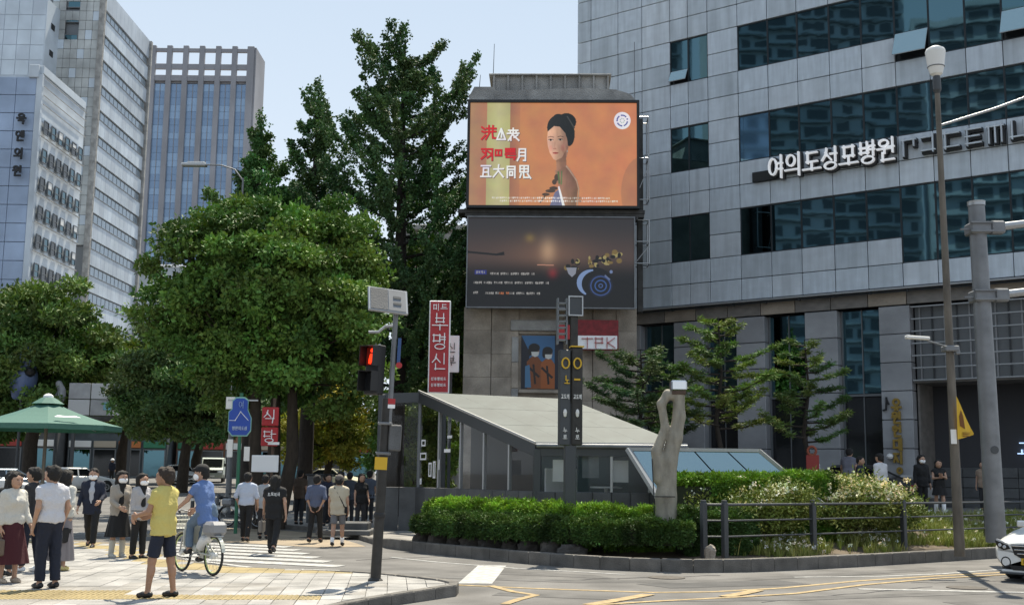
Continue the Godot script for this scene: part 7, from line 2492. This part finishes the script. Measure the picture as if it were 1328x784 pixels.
	if P.has("strap"):
		part("shoulder_strap", MB.new().tube([up * V(.12, .56, -.0), up * V(.1, .53, -.1), up * V(-.05, .3, -.135), up * V(-.17, .06, -.12), up * V(-.2, .02, 0)], [.014], 6).mesh(), P.strap, o)
		part("pouch", boxm(V(.06, .16, .2), .02), P.strap, o, up * V(-.2, -.02, 0))
	if P.has("scarf"):
		var sc := SDF.new(V(-.2, -.6, -.2), V(.2, .2, .25), .016)
		sc.cap(V(0, -.15, -.05), V(0, -.15, .02), .085, .08, .03).cap(V(-.03, -.18, .07), V(-.04, -.5, .1), .045, .05, .03)
		part("scarf", join_nets([[sc.nets(), headx]]), P.scarf, o)
	if P.has("print"):
		for q in 4: part("print_letter", letter_mesh(hangul("도모의서"[q]), .055, .07, .016, .006), M.white, o, up * V(.13 - q * .07, .36 + .01 * (q % 2), -.128), V(0, PI, 0))
	if P.has("phone"):
		part("phone", boxm(V(.075, .012, .15), .004), M.black, o, (arms[0][2] + arms[1][2]) * .5 + V(0, .06, .15))
	o.scale = Vector3.ONE * k
	return o

func _cap_net(a: Vector3, b: Vector3, ra: float, rb: float, cell: float) -> Array:
	var m := Vector3.ONE * (maxf(ra, rb) + cell * 2)
	return SDF.new(a.min(b) - m, a.max(b) + m, cell).cap(a, b, ra, rb, .02, true).nets()

var _eye_mesh: ArrayMesh
func _eyes() -> ArrayMesh:
	if _eye_mesh == null:
		var b := MB.new()
		for d in [-1, 1]:
			b.lathe([Vector2(0, -.008), Vector2(.011, -.004), Vector2(.012, .003), Vector2(0, .008)], 8, Transform3D(Basis(), V(.034 * d, .012, .094)))
			b.bar(V(.018 * d, .036, .099), V(.054 * d, .036, .088), .008, .007)
		b.bar(V(-.02, -.066, .107), V(.02, -.066, .107), .004, .005)
		_eye_mesh = b.mesh()
	return _eye_mesh

func cloth(r: float, g: float, b: float) -> StandardMaterial3D:
	return mk(r, g, b, .85, 0, "fine", 3.0, "", 1, "cloth", .5)

func people() -> void:
	M.skin = mk(.42, .25, .17, .55); M.skin2 = mk(.34, .19, .12, .55)
	M.skin.subsurf_scatter_enabled = true; M.skin.subsurf_scatter_strength = .1
	M.hair = mk(.014, .012, .011, .8, 0, "fine", 9.0, "", 1, "grain", 1.0, .3); M.hair2 = mk(.04, .027, .02, .8, 0, "fine", 9.0, "", 1, "grain", 1.0, .3)
	var white := cloth(.62, .62, .66)
	var navy := cloth(.012, .017, .035)
	var black := cloth(.012, .012, .013)
	var dark := cloth(.03, .03, .034)
	var near := .016
	person("man in a yellow polo shirt and navy shorts standing on the pavement", V(-4.7, .145, -16.15), -112, {h = 1.72, cell = near, top = cloth(.62, .52, .16), bot = navy, bottom = "shorts", hem = -.05, spread = .075, l = [.16, .08], r = [-.12, .02], la = [.35, .1, 1.0, .35], ra = [.3, .1, 1.05, .35], look = .3, phone = true, skin = M.skin2, loose = .02, hairm = M.hair2})
	person("man in a white short sleeved shirt and navy trousers, hand in pocket", V(-6.65, .145, -17.2), -128, {h = 1.72, cell = near, top = white, bot = navy, hem = .06, la = [-.15, .16, .55, .1], ra = [-.1, .2, .5, .2], look = .15, loose = .02, wide = .008, hair = "short"})
	person("woman in a white blouse and long maroon skirt at the photo's left edge", V(-7.5, .145, -17.9), 55, {h = 1.62, fem = true, cell = near, top = cloth(.62, .60, .54), sleeve = "long", bot = cloth(.06, .008, .014), bottom = "skirt", skirt = .3, flare = .27, hem = .05, hair = "bob", la = [.15, .15, .35, 0], bag = cloth(.16, .12, .09), bagside = -1.0, shoes = mk(.5, .4, .3, .6)})
	person("long haired woman in dark clothes behind the maroon skirted woman", V(-8.05, .145, -19.1), 170, {h = 1.63, fem = true, cell = .02, top = black, sleeve = "long", bot = dark, hem = -.06, hair = "long"})
	person("person in dark trousers and white trainers half hidden by the white shirted man", V(-8.0, .145, -19.9), -100, {h = 1.7, cell = .02, top = dark, sleeve = "long", bot = navy, hem = -.06, shoes = M.white, l = [.15, .1], r = [-.1, .05]})
	person("woman with long black hair in a white top and long grey skirt", V(-7.6, .145, -20.2), 165, {h = 1.66, fem = true, cell = near, top = cloth(.58, .57, .52), sleeve = "long", bot = cloth(.24, .22, .23), bottom = "skirt", skirt = .17, flare = .21, hem = .04, hair = "long", la = [-.3, .2, .2, .5], ra = [-.3, .2, .3, .7], shoes = mk(.62, .52, .22, .6), bag = black, bagside = -1.0})
	person("man in an open dark suit jacket walking towards the pavement", V(-9.3, .12, -26.4), 8, {h = 1.74, cell = .02, top = navy, topname = "jacket", sleeve = "long", hem = -.12, front = cloth(.45, .47, .52), bot = black, l = [.28, .08], r = [-.3, .28], la = [.25, .22, .9, .3], ra = [.0, .2, .5, .0], mask = M.white, loose = .024})
	person("woman in a beige jacket, black scarf and black skirt", V(-7.7, .13, -23.4), 48, {h = 1.66, fem = true, cell = .02, top = cloth(.36, .32, .27), topname = "jacket", sleeve = "long", hem = -.04, bot = black, bottom = "skirt", skirt = .42, flare = .24, hair = "bob", scarf = black, la = [.3, .1, .9, .3], ra = [.2, .12, .9, .3], shoes = mk(.5, .48, .42, .6), boots = true, mask = M.white})
	person("woman in a light grey top and dark trousers beside the beige jacket", V(-7.2, .13, -23.1), 60, {h = 1.62, fem = true, cell = .022, top = cloth(.42, .41, .42), sleeve = "long", hem = -.08, bot = black, hair = "bob", scarf = black, la = [.2, .1, .5, .2], mask = M.white})
	# the rider
	var turn := rad_to_deg(atan2(-.66, -.75))
	var mid := V(-5.2, .145, -19.9)
	bicycle("white and pale green shared bicycle ridden by the blue shirted man", mid, deg_to_rad(turn), mk(.55, .55, .48, .4), mk(.42, .5, .2, .5))
	var back := Basis(Vector3.UP, deg_to_rad(turn)) * V(0, 0, -.26)
	person("man in a blue shirt, mask and cap riding the shared bicycle", mid + back, turn, {h = 1.7, cell = near, seat = .985, top = cloth(.12, .20, .42), bot = cloth(.13, .19, .27), hem = -.12, lean = .22, twist = .45, l = [1.15, 1.15, .0], r = [.75, .62, .0], la = [.75, .12, .35, -.02], ra = [.75, .12, .35, -.02], look = .5, mask = M.white, cap = black, nod = -.1})
	person("man in a white shirt and black trousers walking away by the tan crossing", V(-6.95, .02, -31.3), 176, {h = 1.77, top = cloth(.50, .55, .66), bot = black, hem = .05, sleeve = "half", la = [-.1, .35, .7, .4], ra = [-.05, .3, .5, .2], l = [.2, .08], r = [-.16, .1], loose = .026})
	person("person in a pale shirt partly hidden behind the black shirted walker", V(-6.75, .02, -32.6), 180, {h = 1.7, top = cloth(.4, .42, .44), bot = dark, hem = -.05, cell = .026})
	person("person in a black shirt with white print walking on the crossing bars", V(-5.3, .02, -26.7), 178, {h = 1.74, cell = .02, top = black, bot = black, hem = -.1, hair = "bob", l = [.26, .08], r = [-.26, .45], la = [.25, .2, .25, 0], ra = [-.2, .2, .2, 0], print = true, loose = .03, bag = cloth(.2, .18, .16), bagside = 1.0})
	person("man in a slate blue shirt walking away with a hand behind his back", V(-5.1, .02, -31.2), 172, {h = 1.73, top = cloth(.10, .12, .19), sleeve = "half", bot = black, hem = .05, la = [-.35, .1, .4, .5], ra = [-.35, .3, .3, .7], l = [-.14, .22], r = [.2, .06], loose = .026})
	person("man in a beige T-shirt, grey shorts and cap with a black strap bag", V(-4.32, .02, -29.9), 178, {h = 1.72, top = cloth(.55, .48, .36), bot = cloth(.17, .17, .18), bottom = "shorts", hem = -.1, cap = cloth(.13, .11, .1), strap = black, socks = true, l = [-.12, .2], r = [.2, .1], loose = .034})
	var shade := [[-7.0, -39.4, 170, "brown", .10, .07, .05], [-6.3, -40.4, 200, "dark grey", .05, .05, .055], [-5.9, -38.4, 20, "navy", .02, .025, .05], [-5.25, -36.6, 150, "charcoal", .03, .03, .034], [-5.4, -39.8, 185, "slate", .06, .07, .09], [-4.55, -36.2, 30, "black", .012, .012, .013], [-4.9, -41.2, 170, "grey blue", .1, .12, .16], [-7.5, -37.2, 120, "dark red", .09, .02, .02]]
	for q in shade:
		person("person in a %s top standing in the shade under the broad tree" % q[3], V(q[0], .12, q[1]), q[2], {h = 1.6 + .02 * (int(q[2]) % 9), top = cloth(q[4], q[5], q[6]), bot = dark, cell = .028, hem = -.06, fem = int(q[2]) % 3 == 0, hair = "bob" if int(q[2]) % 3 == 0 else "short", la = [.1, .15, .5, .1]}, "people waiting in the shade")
	# by the hospital
	person("man in a white shirt and black trousers standing behind the fence", V(10.6, .8, -33.7), -150, {h = 1.74, cell = .022, top = white, sleeve = "half", bot = black, hem = .05, la = [-.1, .14, .3, 0], ra = [.1, .14, .9, .3]})
	person("person in dark clothes talking to the white shirted man behind the fence", V(10.25, .8, -34.5), 60, {h = 1.66, cell = .026, top = navy, sleeve = "long", bot = black, la = [.2, .1, .6, .2], bag = black})
	person("person in a grey shirt by the glass bay behind the blossom shrub", V(10.4, 1.0, -36.2), 150, {h = 1.76, cell = .026, top = cloth(.17, .17, .21), bot = dark, lean = .25, la = [.5, .2, .3, 0]})
	person("person in a white top leaning beside the black car", V(9.5, .9, -36.4), -60, {h = 1.7, cell = .026, top = white, bot = dark, lean = .35, la = [.6, .15, .3, 0]})
	person("woman in a black dress and white boots with folded arms beside the lamp post", V(12.7, .8, -34.9), -10, {h = 1.62, fem = true, cell = .022, top = black, sleeve = "none", bot = black, bottom = "skirt", skirt = .62, flare = .2, hem = -.02, hair = "bob", boots = true, shoes = M.white, la = [.45, .1, 1.5, .9], ra = [.4, .1, 1.3, .8], l = [.2, .05], r = [-.15, .2]})
	person("person all in black behind the woman in white boots", V(12.5, .8, -35.8), 15, {h = 1.75, cell = .026, top = black, sleeve = "long", bot = black, hair = "bob", mask = M.white})
	person("person in a beige top in front of the dark entrance glass", V(16.3, .8, -40.6), -40, {h = 1.66, cell = .03, top = cloth(.30, .22, .16), bot = dark})
	for k in 2:
		person(["police officer in a white helmet, the left one by the far shops", "police officer in a white helmet, the right one by the far shops"][k], V(-32.4 + k * 1.15, ground(-96), -96), 20, {h = 1.76, cell = .04, top = navy, sleeve = "long", bot = black, helmet = M.white}, "officers in white helmets")

func vehicles() -> void:
	car("white taxi with a yellow plate entering at the right edge", V(11.3, 0, -23.1), -.85, M.car_white, "", true)
	car("black car parked by the hospital behind the flowering shrub", V(10.9, .8, -38.2), -2.2, M.black)
	car("white car on the side street, largest of the left cars", V(-26.0, ground(-70), -71), 2.4, M.car_white, "cars on the side street")
	car("silver blue car beside the largest white car", V(-27.2, ground(-64), -64), 2.3, mk(.30, .36, .42, .25, .5), "cars on the side street")
	car("white car at the photo's left edge behind the waiting people", V(-27.0, ground(-62), -60), 2.2, M.car_white, "cars on the side street")
	car("white car farther along the side street near the van", V(-25.2, ground(-90), -90), .5, M.car_white, "cars on the side street")
	car("pale car glimpsed behind the shaded crowd", V(-11.6, ground(-78), -78), 1.2, mk(.5, .46, .3, .3), "cars on the side street")
	van("pale green van facing the crossing on the side street", V(-24.4, ground(-97), -97), .2)
	var b := bicycle("dark parked bicycle by the blue sign", V(-8.3, .12, -36.9), 1.2, M.steel_dark, M.light_metal)
	copy(b, V(-8.9, .12, -37.6), 1.4, "second dark parked bicycle, farther left of the blue sign")
